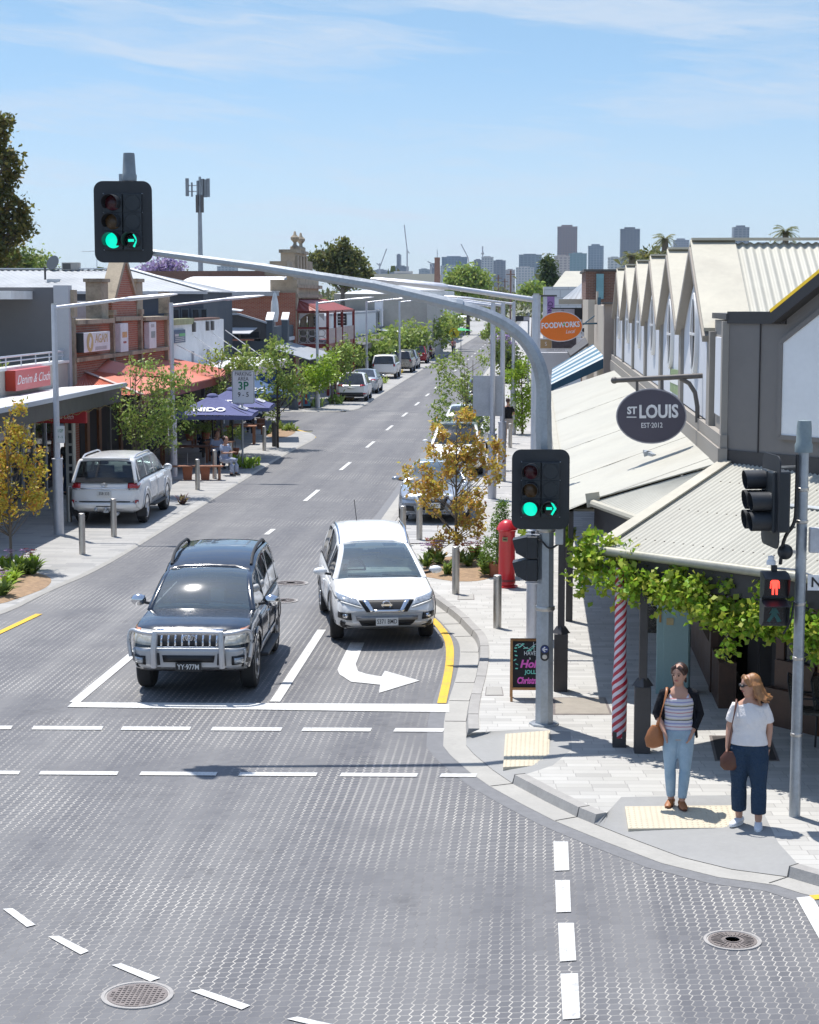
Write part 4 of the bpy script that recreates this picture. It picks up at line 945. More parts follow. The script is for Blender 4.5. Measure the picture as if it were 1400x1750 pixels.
m.tube([(XL-.12,38,zr),(XL-.12,yW-.15,zr)],.03,8);m.tube([(XL-.12,38,(zr+zp)/2+.05),(XL-.12,yW-.15,(zr+zp)/2+.05)],.02,6)
for i in range(12): y=yW-.3-i*1.5;m.tube([(XL-.12,y,zp+.08),(XL-.12,y,zr)],.02,6)
m.build('railing',m_pole,b)
boxpart('shopfront',m_inside,b,XL-.6,XL-.4,38,yW,FZ,3.0)
for i in range(9):
    y=yW-.4-i*1.25;m=MB();m.box(XL-.4,XL-.3,y-.05,y+.05,FZ,2.9);m.build('mullion',m_lgrey if i%2 else m_offwhite,b)
boxpart('shop_glass',m_glass,b,XL-.38,XL-.36,38,yW-.5,FZ+.2,2.7)
m_pill=M('pillar_panel',(.5,.48,.42),.7);pl=boxpart('lettered_pillar',m_pill,b,AY(113,800,51.5).x,AY(126,800,51.5).x,51.5,51.8,FZ,2.95)
m=MB();pc=AY(119.5,740,51.49);zz=2.55
for i,hh in enumerate((.2,.26,.3,.22,.24,.12,.28)): m.box(pc.x-.04,pc.x+.05,51.485,51.499,zz-hh,zz);zz-=hh+.07
m.build('pillar_letters',m_black,pl)
v=thing('verandah','white topped verandah with dark fascia over the boutique footpath','verandah',(-13.3,46,FZ))
y1=53.9
m=MB();m.prism([(-12.3,36,3.2),(-12.42,y1,3.2),(XL+.02,y1,3.08),(XL+.02,36,3.08)],(0,0,.05));m.build('roof_sheet',m_whr,v)
boxpart('gutter',m_lgrey,v,-12.36,-12.2,36,y1,3.17,3.29);boxpart('fascia',m_dark,v,-12.42,-12.37,36,y1,2.72,3.17);m=MB();m.box(-14.3,-12.43,y1-.06,y1,2.7,3.07);m.build('fascia',m_dark,v)
m=MB()
for i in range(110): m.ball((-12.34,36.2+i*.16,2.7+.03*math.sin(i*.8)),.018,5,3)
m.build('fairy_lights',M('fairy_bulbs',(.3,.22,.08),.3),v)['kind']='stuff'
for y in (41.5,53): 
    m=MB();m.box(-12.6,-12.5,y-.05,y+.05,FZ,2.75);m.build('post',m_offwhite if y<50 else m_dark,v)
def script_sign(t,M_,size,mat):
    text('Denim & Cloth',size,mat,t,M_,shear=.4,bold=-.002,sx=.62 if size<.3 else 1.5,ext=.002)
m_rsf=M('faded_red_sign',(.5,.1,.11),.45,0,.06);m_rse=M('sign_end_red',(.36,.03,.012),.4)
X=XL+.3;A,B=AX(27,634,X),AX(86,622,X);z0,z1=AX(50,665,X).z,AX(50,630,X).z
t=thing('fascia_sign','pinkish red box sign with white script on the parapet below the terrace rail','sign',(X,(A.y+B.y)/2,z0))
m=MB();m.box(XL+.005,X,A.y,B.y,z0,z1);m.build('box',[m_rsf],t,bevel=.01);boxpart('end_panel',m_rse,t,XL+.01,X-.01,A.y-.02,A.y-.002,z0+.01,z1-.01)
script_sign(t,frame((X+.004,(A.y+B.y)/2,(z0+z1)/2),(0,1,0)),.36,m_let)
Yh=50.2;A,B=AY(58,723,Yh),AY(147,702,Yh)
t=thing('hanging_sign','deep red box sign with white script hanging under the boutique verandah','sign',(A.x,Yh,A.z))
m=MB();m.box(A.x,B.x,Yh,Yh+.16,A.z,B.z);m.build('box',m_redsign,t,bevel=.01)
script_sign(t,frame((A.x*.5+B.x*.5,Yh-.004,(A.z+B.z)/2),(1,0,0)),.2,m_let)
m=MB();m.tube([(A.x+.2,Yh+.08,B.z),(A.x+.2,Yh+.08,B.z+.4)],.012,5);m.tube([(B.x-.2,Yh+.08,B.z),(B.x-.2,Yh+.08,B.z+.4)],.012,5);m.build('hanger',m_steel,t)
# fan palm on the terrace
# --- brick gabled building
y0,ya1,ya2,y3=yW+.36,ya(189),ya(237),ya(285)
b=building('brick_shop','old red brick shop with a steep central gable and white business signs',(XL,(y0+y3)/2,FZ))
zc=5.1
m=MB();m.box(XL-.35,XL,y0,y3,2.6,zc);m.box(XL-.33,XL,ya1+.3,ya2-.3,zc,5.75);m.build('facade',m_brickr,b)
yc=(ya1+ya2)/2
gz0=5.75;gy0,gy1=ya(194,500),ya(231,500);gp=AX(208,440,XL).z
m=MB();m.prism([(XL-.3,gy0,gz0),(XL-.3,gy1,gz0),(XL-.3,(gy0+gy1)/2,gp)],(.3,0,0));m.build('gable',m_brickr,b)
m=MB();m.bar((XL-.15,gy0-.25,gz0-.05),(XL-.15,(gy0+gy1)/2,gp+.12),.42,.2,up=(1,0,0)) if 0 else None
m.prism([(XL-.45,gy0-.35,gz0-.1),(XL-.45,(gy0+gy1)/2,gp+.15),(XL-.45,(gy0+gy1)/2,gp-.12),(XL-.45,gy0-.05,gz0-.1)],(.53,0,0));m.prism([(XL-.45,gy1+.35,gz0-.1),(XL-.45,(gy0+gy1)/2+.002,gp+.148),(XL-.45,(gy0+gy1)/2+.002,gp-.12),(XL-.45,gy1+.05,gz0-.1)],(.53,0,0));m.build('gable_coping',m_stone,b)
for px in (172,232):
    y=ya(px+6,500);m=MB();m.box(XL-.5,XL+.02,y-.5,y+.5,zc,AX(px,482,XL).z);m.box(XL-.56,XL+.08,y-.58,y+.58,AX(px,482,XL).z+.002,AX(px,476,XL).z);m.build('shoulder_pier',m_stone,b)
for px in (121,189,237,282):
    y=ya(px);m=MB();m.box(XL+.002,XL+.13,y-.13,y+.13,2.9,zc+.1);m.box(XL-.2,XL+.17,y-.2,y+.2,zc+.12,zc+(.95 if px in(121,282) else .3));m.build('pilaster',m_stone,b)
m=MB();m.box(XL-.4,XL+.22,y0,ya1-.25,zc-.12,zc+.02);m.box(XL-.4,XL+.22,ya2+.25,y3,zc-.12,zc+.02);m.box(XL-.38,XL+.14,ya1+.2,ya2-.2,zc-.08,zc+.06);m.build('cornice',m_stone,b)
zl=AX(200,610,XL).z;m=MB();m.box(XL-.2,XL+.18,y0,y3,zl+.02,zl+.15);m.build('string_course',m_stone,b)
boxpart('lower_wall',m_brickr,b,XL-.3,XL-.01,y0,y3,FZ,2.6)
boxpart('shopfront',m_inside,b,XL-.2,XL+.02,y0+.8,y3-.5,FZ,2.5)
for yy in (y0+1.4,y0+3.0,y0+6.1,y0+9.2): boxpart('door_post',m_timber,b,XL+.02,XL+.1,yy,yy+.35,FZ,2.5)
boxpart('rear_wall',m_brickb,b,-26,XL-.36,y0,y0+.3,2.6,4.6)
def boxsign(name,lab,px0,px1,py0,py1,d,face,end=None):
    X=XL+d;A=AX(px0,py1,X);B=AX(px1,py0,X);t=thing(name,lab,'sign',(X,(A.y+B.y)/2,A.z))
    m=MB();m.box(XL+.02,X,A.y,B.y,A.z,B.z);m.build('board',[face],t,bevel=.01)
    return t,A,B,X
m_sgw=M('sign_white',(.68,.68,.72),.5);m_gold=M('sign_gold',(.5,.36,.14),.5);m_gry=M('sign_grey',(.42,.4,.42),.5)
t,A,B,X=boxsign('shop_sign','white AGAPI sign with a gold oval emblem on the brick shop',144,188,566,603,.35,m_sgw)
boxpart('end_panel',m_black,t,XL+.02,X-.005,A.y-.03,A.y-.003,A.z,B.z)
oo=MB();cy,cz=A.y+(B.y-A.y)*.22,(A.z+B.z)/2;n=28
oo.prism([(X+.002,cy+.42*math.cos(2*PI*i/n),cz+.3*math.sin(2*PI*i/n)) for i in range(n)],(.006,0,0));em=oo.build('emblem',m_gold,t)
oo=MB();oo.prism([(X+.009,cy+.14*math.cos(2*PI*i/n)*(1+.5*math.sin(4*PI*i/n)),cz+.18*math.sin(2*PI*i/n)) for i in range(n)],(.004,0,0));oo.build('motif',m_sgw,em)
text('AGAPI',.4,m_gold,t,frame((X+.004,A.y+(B.y-A.y)*.66,cz+.09),(0,1,0)),sx=1.5);m=MB();zq=cz-.2
text('HAIRDRESSING' if 0 else 'skin clinic',.0001,m_gry,t,frame((X+.004,A.y+(B.y-A.y)*.63,zq),(0,1,0))) if 0 else None
for i in range(11): m.box(X+.001,X+.005,A.y+(B.y-A.y)*(.42+.04*i),A.y+(B.y-A.y)*(.45+.04*i),zq-.06,zq+.05)
m.build('small_letters',m_gry,t)
t,A,B,X=boxsign('banner_sign','narrow white banner sign with an orange motif on the brick gable bay',207,219,552,602,.22,m_sgw)
boxpart('motif',M('sign_orange',(.6,.3,.1),.5,0,.4,9),t,X,X+.004,A.y+.25,B.y-.2,A.z+(B.z-A.z)*.5,A.z+(B.z-A.z)*.7);boxpart('caption',M('sign_maroon',(.3,.03,.03),.5),t,X,X+.004,A.y+.4,B.y-.3,A.z+(B.z-A.z)*.3,A.z+(B.z-A.z)*.37)
t,A,B,X=boxsign('banner_sign','narrow white banner sign with a dark picture on the brick bay nearest the white building',256,267,550,596,.22,m_sgw)
boxpart('picture',M('sign_photo',(.25,.28,.3),.5,0,.7,6),t,X,X+.004,A.y+.3,B.y-.2,A.z+(B.z-A.z)*.4,A.z+(B.z-A.z)*.65);boxpart('picture',m_gry,t,X,X+.004,A.y+.3,B.y-.35,A.z+(B.z-A.z)*.8,A.z+(B.z-A.z)*.92)
# red hipped verandah
v=thing('red_verandah','terracotta red ribbed verandah roof in front of the brick shop','verandah',(-13,62,FZ))
zw_,ze_=3.42,2.88;YA,YB=54.6,72.5
m=MB();corr(m,(-11.9,YA,ze_),(XL+.03,YA+3.0,zw_),(-11.9,YB,ze_),(XL+.03,YB-.5,zw_),.15,.012,ns=4);m.build('roof_sheet',m_redroof,v)
m=MB();corr(m,(XL+.03,YA,ze_),(XL+.03,YA+3.0,zw_),(-11.9,YA,ze_),(XL+.05,YA+3.02,zw_),.15,.012,ns=4);m.build('hip_end',m_redroof,v)
m=MB();m.bar((-11.9,YA,ze_+.03),(XL+.05,YA+3.0,zw_+.03),.14,.03);m.build('hip_flashing',M('pale_flashing',(.5,.4,.36),.6),v)
boxpart('fascia',m_dred,v,-11.95,-11.85,YA,YB,ze_-.28,ze_-.02)
for y in (55,60,65.5,71.5): boxpart('post',m_dark,v,-12.1,-11.98,y-.06,y+.06,FZ,ze_-.05)
m=MB();m.poly([(-12.4,62.5,3.1),(XL+.03,60.7,3.75),(XL+.03,64.4,3.4)]);m.poly([(-12.4,62.5,3.1),(XL+.03,60.7,3.75),(XL+.03,58.6,3.36)]);m.build('roof_fold',m_redroof,v)
# --- long grey-roofed building behind
YG=84
b=building('grey_hall','long grey metal roofed building standing behind the brick shop',(-22,YG,FZ))
e=AY(355,498,YG);zg=e.z;xr=e.x;zr=AY(150,461,YG+4).z;xh=AY(222,461,YG+4).x
boxpart('wall',m_navy,b,-46,xr-.2,YG,YG+8,FZ,zg-.04)
m=MB();corr(m,(-47,YG-.3,zg),(-47,YG+4,zr),(xr,YG-.3,zg),(xh,YG+4,zr),.35,.02,ns=4);corr(m,(xr,YG-.3,zg),(xh,YG+4,zr),(xr,YG+8.3,zg),(xh+.01,YG+4.01,zr),.35,.02,ns=4);m.build('roof',m_groof,b)
boxpart('gutter',m_lgrey,b,-47,xr+.05,YG-.42,YG-.31,zg-.12,zg+.01)
m=MB();m.bar((xr,YG-.3,zg+.05),(xh,YG+4,zr+.06),.3,.04);m.bar((-47,YG+4,zr+.05),(xh,YG+4,zr+.05),.3,.06);m.build('ridge_cap',m_whr,b)
for a,c in ((296,306),(312,322),(330,340),(345,353)): A,B=AY(a,552,YG),AY(c,529,YG);window(b,A.x,B.x,YG-.03,0,A.z,B.z,m_slate,'y',.05)
m=MB();A=AY(81,478,YG+1.6);m.box(A.x,A.x+.55,YG+1.5,YG+2.0,A.z-.12,A.z+.03);m.build('skylight',m_offwhite,b)
m=MB();m.tube([(A.x-.1,YG+1.6,A.z),(A.x-.1,YG+1.6,A.z+.6)],.05,6);m.build('vent_pipe',m_dark,b)
q=AY(93,459,YG+4);t=thing('satellite_dish','dark satellite dish on the ridge of the grey roof','satellite dish',q)
m=MB();m.tube([q+Vector((0,0,-.1)),q+Vector((0,0,.25))],.03,6);m.build('stand',m_steel,t)
m=MB();m.lathe([(.0,0),(.22,.03),(.37,.1)],20);o=m.build('dish',m_slate,t,world=False);o.location=(0,-.05,.25);o.rotation_euler=(R(70),0,R(-25))
q=AY(122,460,YG+4);t=thing('air_conditioner','boxy rooftop air conditioner on the ridge of the grey roof','air conditioner',q)
boxpart('case',m_beige,t,q.x-.42,q.x+.42,q.y-.2,q.y+.2,q.z-.05,q.z+.32,bev=.01);boxpart('grille',m_char,t,q.x-.36,q.x+.02,q.y-.21,q.y-.203,q.z,q.z+.27)
q=AY(166,460,YG+4);t=thing('tv_antenna','thin tv antenna on the ridge of the grey roof left of the high traffic light','antenna',q)
m=MB();m.tube([q,q+Vector((0,0,.85))],.018,5);m.build('mast',m_steel,t);m=MB();p=q+Vector((0,0,.84));m.tube([p+Vector((-.75,0,.0)),p+Vector((.5,0,.06))],.014,5)
for i in range(8): a=p+Vector((-.7+.16*i,0,.005*i));m.tube([a+Vector((0,-.25,0)),a+Vector((0,.25,0))],.006,4)
m.build('boom',m_steel,t)
t=thing('air_conditioner','pale air conditioner behind the parapet of the brick shop','air conditioner',AX(150,545,XL-.8))
q=AX(143,543,XL-.8);boxpart('case',m_offwhite,t,q.x-.4,q.x+.4,q.y,q.y+1.4,q.z-.1,q.z+.55,bev=.01);boxpart('grille',m_gry,t,q.x-.3,q.x+.3,q.y-.012,q.y-.002,q.z,q.z+.45)
# --- white painted shop
y0,y1=ya(293,600),ya(383,600)
b=building('white_shop','white painted brick shop with tie rods and a blue sign board',(XL,(y0+y1)/2,FZ));zt_=AX(340,548,XL).z
boxpart('facade',m_whw,b,XL-.35,XL,y0,y1,FZ,zt_);boxpart('side_wall',m_whw,b,XL-9,XL-.35,y1-.3,y1,FZ,zt_)
boxpart('capping',M('mossy_cap',(.3,.3,.17),.9,0,.3,4),b,XL-.4,XL+.06,y0,y0+(y1-y0)*.38,zt_-.12,zt_+.12);boxpart('capping',m_brickb,b,XL-.4,XL+.03,y0+(y1-y0)*.38,y1-1.2,zt_+.002,zt_+.1)
for f in (.36,.62,.72): boxpart('bracket',m_char,b,XL+.003,XL+.12,y0+(y1-y0)*f,y0+(y1-y0)*f+.3,zt_-.45,zt_-.05)
for f in (.35,.64): m=MB();m.tube([(XL+.06,y0+(y1-y0)*f,2.6),(XL+.06,y0+(y1-y0)*f,3.6)],.05,6);m.build('downpipe',m_gry,b)
m=MB();m.box(XL+.002,XL+.06,y0+.4,y1-.2,3.0,3.14);m.build('moulding',m_whw,b)
for (a,c) in (((303,590),(352,628)),((329,573),(380,618)),((362,568),(412,612)),((385,564),(432,606))):
    A=AX(*a,XL+.02);Bx=AX(*c,-12.6) if 0 else None;B=Vector((-12.5,A.y-.4 if 0 else A.y+.3,2.98));m=MB();m.tube([A,B],.022,5);m.build('tie_rod',m_offwhite,b)
boxpart('shopfront',m_inside,b,XL+.002,XL+.03,y0+.5,y1-.5,FZ,2.6)
t,A,B,X=boxsign('shop_sign','blue and green notice board on the white painted shop',298,317,563,587,.08,M('sign_navy',(.03,.06,.13),.5))
boxpart('green_band',M('sign_green',(.1,.35,.12),.5),t,X,X+.006,A.y+(B.y-A.y)*.45,B.y-.1,A.z+(B.z-A.z)*.5,A.z+(B.z-A.z)*.72);boxpart('white_band',m_gry,t,X,X+.006,A.y+.15,A.y+(B.y-A.y)*.4,A.z+(B.z-A.z)*.52,A.z+(B.z-A.z)*.7)
m=MB()
for i in range(3): m.box(X,X+.006,A.y+.2,B.y-.25,A.z+.06+.07*i,A.z+.09+.07*i)
m.build('small_letters',m_gry,t)
v=thing('verandah','low white verandah roof below the tie rods of the white shop','verandah',(-13.2,78,FZ))
m=MB();m.prism([(-12.0,y0-.8,2.86),(-12.0,y1+4,2.86),(XL+.06,y1+4,2.98),(XL+.06,y0-.8,2.98)],(0,0,.05));m.build('roof_sheet',m_whr,v);boxpart('fascia',M('pink_fascia',(.6,.5,.48),.7),v,-12.05,-11.95,y0-.8,y1+4,2.55,2.85)
for y in (y0+1,y0+6,y1+2): boxpart('post',m_dark,v,-12.2,-12.1,y-.05,y+.05,FZ,2.6)
t=thing('lamp','small chrome floodlight on the pale fascia above the umbrellas','lamp',(-11.9,y0+3.5,2.7))
m=MB();m.ball((0,0,.28),(.12,.16,.2));m.build('head',m_steel,t,world=False);m=MB();m.tube([(0,0,0),(0,.1,.2)],.03,6);m.build('arm',m_black,t,world=False)
# --- charcoal corner building across the side street
YD=95
def yb(px,py=560,X=XL): return AX(px,py,X).y
A=AY(330,540,YD);B=AY(455,540,YD)
b=building('charcoal_building','charcoal corner building with two white capped parapet piers across the side street',(XL-3,YD,FZ))
zt_=AY(400,538,YD).z;xa=A.x
x2,z2=AY(408,538,YD).x,zt_;x3,z3=AY(457,553,YD).x,AY(457,553,YD).z
boxpart('wall',m_slate,b,xa,x3,YD,YD+.4,FZ,3.6)
m=MB();m.prism([(xa,YD-.02,3.7),(x3,YD-.02,3.7),(x3,YD-.02,z3),(x2,YD-.02,z2),(xa,YD-.02,z2)],(0,.5,0));m.build('gable_panel',m_char,b)
m=MB();m.bar((xa,YD-.05,z2+.04),(x2,YD-.05,z2+.04),.2,.1);m.bar((x2,YD-.05,z2+.04),(x3,YD-.05,z3+.04),.2,.1);m.build('coping',m_lgrey,b)
m=MB();A=AY(385,571,YD-.6);B=AY(440,561,YD);m.prism([(A.x,YD-.7,A.z),(B.x-.3,YD-.7,A.z),(B.x,YD-.03,B.z),(A.x,YD-.03,B.z)],(0,0,.04));m.build('window_hood',m_lgrey,b)
xa2=AY(383,600,YD).x;boxpart('dado',m_navy,b,xa2,x3-.02,YD-.06,YD-.005,FZ,2.9);A=AY(392,577,YD);B=AY(408,567,YD);window(b,A.x,AY(408,577,YD).x,YD-.03,0,A.z,B.z,m_char,'y');window(b,AY(412,577,YD).x,AY(443,577,YD).x,YD-.03,0,A.z,B.z,m_char,'y')
yb0,yb1=YD+.4,AX(506,580,XL).y
zf=AX(480,557,XL).z
boxpart('street_wall',m_slate,b,XL-.4,XL,yb0,yb1,FZ,zf)
boxpart('corner_wall',m_slate,b,x3,XL-.01,YD+.05,YD+.4,FZ,zf-.05)
for px in (461,487):
    q=AY(px,560,YD+ (0 if px<470 else 6));yq=YD+.0 if px<470 else YD+5;xq=AY(px,560,yq).x;zz=AY(px,537,yq).z
    m=MB();m.box(xq-.17,xq+.17,yq-.1,yq+.5,3.4,zz-.28);o=m.build('parapet_pier',m_slate,b);m=MB();m.prism([(xq-.32,yq-.15,zz-.3),(xq+.32,yq-.15,zz-.3),(xq+.32,yq+.6,zz-.3),(xq-.32,yq+.6,zz-.3)],(0,0,.0001)) if 0 else None
    m.prism([(xq-.2,yq-.15,zz-.33),(xq+.2,yq-.15,zz-.33),(xq+.2,yq+.55,zz+.06),(xq-.2,yq+.55,zz+.06)],(0,0,.05));m.build('cap',m_offwhite,o)
boxpart('shopfront',m_inside,b,XL+.002,XL+.03,yb0+1,yb1-.5,FZ,2.5)
A=AX(485,583,XL);B=AX(497,575,XL);m=MB();m.box(XL,XL+.08,A.y,B.y+2,A.z,B.z);o=m.build('wall_sign',m_sgw,b);m=MB();m.ball((XL+.09,A.y+1.2,A.z+.16),(.02,.5,.14));m.build('motif',m_black,o)
v=thing('skillion_awning','pale grey awning over the corner shop beside the red balcony','awning',(-13,101,FZ))
m=MB();p=[G(478,607,2.9),G(540,612,2.6),G(505,588,3.3),G(480,590,3.3)]
m.prism([(-14.35,96.5,3.25),(-12.0,96.2,2.55),(-11.6,106,2.55),(-14.35,106,3.25)],(0,0,.05));m.build('roof_sheet',m_groof,v);m=MB();m.tube([(-12.05,96.6,FZ),(-12.05,96.6,2.55)],.05,6);m.build('post',m_dark,v);m=MB();m.tube([(-11.7,105.6,FZ),(-11.7,105.6,2.55)],.05,6);m.build('post',m_dark,v)
# --- red brick hall with white roof
YR=108;A=AY(358,500,YR);B=AY(470,500,YR)
b=building('brick_hall','red brick hall with a white curved metal roof behind the charcoal building',((A.x+B.x)/2,YR,FZ))
boxpart('wall',m_brickr,b,A.x-3,B.x+1.2,YR,YR+.4,FZ,A.z);zr=AY(420,472,YR+6).z
m=MB();x0,x1=AY(290,500,YR).x,AY(478,500,YR).x
m.grid(lambda u,v:(x0+(x1-x0)*u-(1.2*v*v if u>.99 else 0),YR-.2+9*v,A.z+.02+(zr-A.z)*math.sin(v*PI/2)),14,8);m.build('roof',m_whr,b);boxpart('gutter',m_lgrey,b,A.x-3,x1,YR-.35,YR-.22,A.z-.2,A.z+.06)
A2=AY(250,470,YR+12);B2=AY(420,464,YR+12);m=MB();m.box(A2.x-6,B2.x+2,YR+12,YR+12.4,FZ,AY(300,463,YR+12).z);m.build('rear_parapet',m_brickb,b)
q=AY(388,540,103);t=thing('roof_vent','white domed roof vent in front of the red brick wall','roof vent',q);m=MB();m.ball((q.x,q.y,q.z-.1),(.75,.5,.5),14,8);m.build('dome',m_lgrey,t);m=MB();m.prism([(q.x-.3,q.y-.6,q.z+.35),(q.x+.9,q.y-.6,q.z+.25),(q.x+.9,q.y+.3,q.z+.3),(q.x-.3,q.y+.3,q.z+.45)],(0,0,.05));m.build('hood',m_whr,t)
q=AY(470,547,104);t=thing('closed_umbrella','tall folded white umbrella between the parapet piers','umbrella',q+Vector((0,0,-.3)));m=MB();m.lathe([(.16,.2),(.24,.7),(.2,1.3),(.1,1.75),(.02,1.9)],10);m.build('canopy',m_offwhite,t,world=False);m=MB();m.tube([(0,0,-.4),(0,0,.3)],.03,6);m.build('pole',m_steel,t,world=False)
# --- ornate pub with red balcony
y0,y1=AX(502,520,XL).y,AX(545,520,XL).y
b=building('corner_pub','ornate sandstone pub with urn topped parapet and a red iron lace balcony',(XL,(y0+y1)/2,FZ))
zp=AX(510,470,XL).z
boxpart('side_wall',m_sand,b,AY(462,500,y0).x,XL-.4,y0,y0+.4,FZ,AY(470,478,y0).z)
boxpart('facade',m_sand,b,XL-.4,XL,y0,y1,FZ,zp)
A=AX(504,432,XL);B=AX(524,432,XL);boxpart('parapet_tower',m_sand,b,XL-.85,XL,A.y,B.y,zp,A.z)
for px,hh in ((487,462),(495,447),(530,447),(538,465)): q=AX(px,hh,XL);boxpart('parapet_step',m_stone,b,XL-1.0,XL+.02,q.y-1.2,q.y+1.2,zp-.1,q.z)
for px in (506,511,516,521): q=AX(px,432,XL);m=MB();m.box(XL+.003,XL+.14,q.y-.35,q.y+.35,zp,A.z-.15);m.build('tower_pilaster',m_stone,b)
boxpart('tower_cornice',m_stone,b,XL-.95,XL+.12,A.y-.1,B.y+.1,A.z,A.z+.2)
for px in (507,517):
    q=AX(px,430,XL-.4);m=MB();zz=A.z+.22;m.lathe([(.3,zz),(.3,zz+.25),(.12,zz+.35),(.1,zz+.5),(.27,zz+.7),(.27,zz+.82),(.1,zz+.98),(.07,zz+1.15),(0,zz+1.22)],12,(XL-.5,q.y,0));m.build('urn',m_stone,b)
for zz in (490,506): q=AX(520,zz,XL);boxpart('cornice',m_stone,b,XL-.1,XL+.25,y0,y1,q.z-.1,q.z+.12)
for i in range(3): yy=y0+2+i*(y1-y0-3)/2.6;window(b,XL+.01,0,yy,yy+1.0,3.0,4.7,m_stone,'x')
for px in (504,): q=AX(px,520,XL);boxpart('corner_pier',m_sand,b,XL-.3,XL+.2,y0-.02,y0+.8,FZ,zp-.3)
boxpart('shopfront',m_inside,b,XL+.002,XL+.03,y0+1,y1-1,FZ,2.4)
yl0,yl1=y0+.2,y1+3;xf=AY(543,560,y0).x
bal=thing('balcony','dark red iron lace balcony with a striped red roof on the pub','balcony',(-13.3,y0+5,2.6))
zb0,zb1=AY(520,588,y0).z,AY(520,562,y0).z;ztp=AY(520,531,y0).z
xo=-12.4
m=MB();corr(m,(xo,yl0-.3,ztp),(XL+.02,yl0+.8,AX(503,511,XL).z),(xo,yl1,ztp),(XL+.02,yl1,AX(503,511,XL).z),.5,.02,ns=4);corr(m,(XL+.02,yl0-.3,ztp),(XL+.02,yl0+.8,AX(503,511,XL).z),(xo,yl0-.3,ztp),(XL+.04,yl0+.82,AX(503,511,XL).z),.5,.02,ns=4);m.build('roof',M('dark_red_roof',(.25,.045,.035),.55,0,.2,1.5),bal)
boxpart('floor',m_dred,bal,XL+.02,xo,yl0,yl1,zb0-.25,zb0)
for x,y in ((xo,yl0),(xo,yl0+4),(xo,yl0+8),(xo,yl1),(XL+.15,yl0)): m=MB();m.box(x-.08,x+.08,y-.08,y+.08,FZ,ztp);m.build('post',m_dred,bal)
boxpart('valance',m_dred,bal,XL+.05,xo,yl0-.06,yl0-.02,ztp-.14,ztp);boxpart('valance',m_dred,bal,xo-.03,xo+.03,yl0,yl1,ztp-.14,ztp)
m_lace=M('iron_lace',(.5,.44,.42),.6)
m=MB()
def lace(m,o,u,w,h):
    o,u=Vector(o),Vector(u);N_=max(2,int(w/.42))
    for i in range(N_):
        c=o+u*((i+.5)*w/N_);r=min(w/N_,h)*.42
        for k_ in (.28,.72): m.tube([c+Vector((0,0,h*k_))+u*(r*math.cos(a))+Vector((0,0,r*.9*math.sin(a))) for a in [2*PI*j/10 for j in range(11)]],.022,4)
        m.tube([o+u*(i*w/N_),o+u*(i*w/N_)+Vector((0,0,h))],.025,4)
    m.tube([o,o+u*w],.03,4);m.tube([o+Vector((0,0,h)),o+u*w+Vector((0,0,h))],.04,4)
lace(m,(XL+.25,yl0,zb0+.03),(1,0,0),xo-XL-.35,zb1-zb0-.05);m.build('lace_panel',m_lace,bal)
m=MB();m.box(xo-.02,xo+.02,yl0+.1,yl1-.1,zb0,zb1);m.build('balustrade',M('balustrade_beige',(.42,.33,.3),.7),bal);boxpart('handrail',m_dred,bal,XL+.1,xo+.05,yl0-.08,yl0+.06,zb1,zb1+.1)
m=MB();m.grid(lambda u,v:(XL+.3+(xo-XL-.5)*u,yl0-.01,ztp-.16-.45*v*abs(2*u-1)**2.2),10,3);m.build('lace_bracket',m_lace,bal)
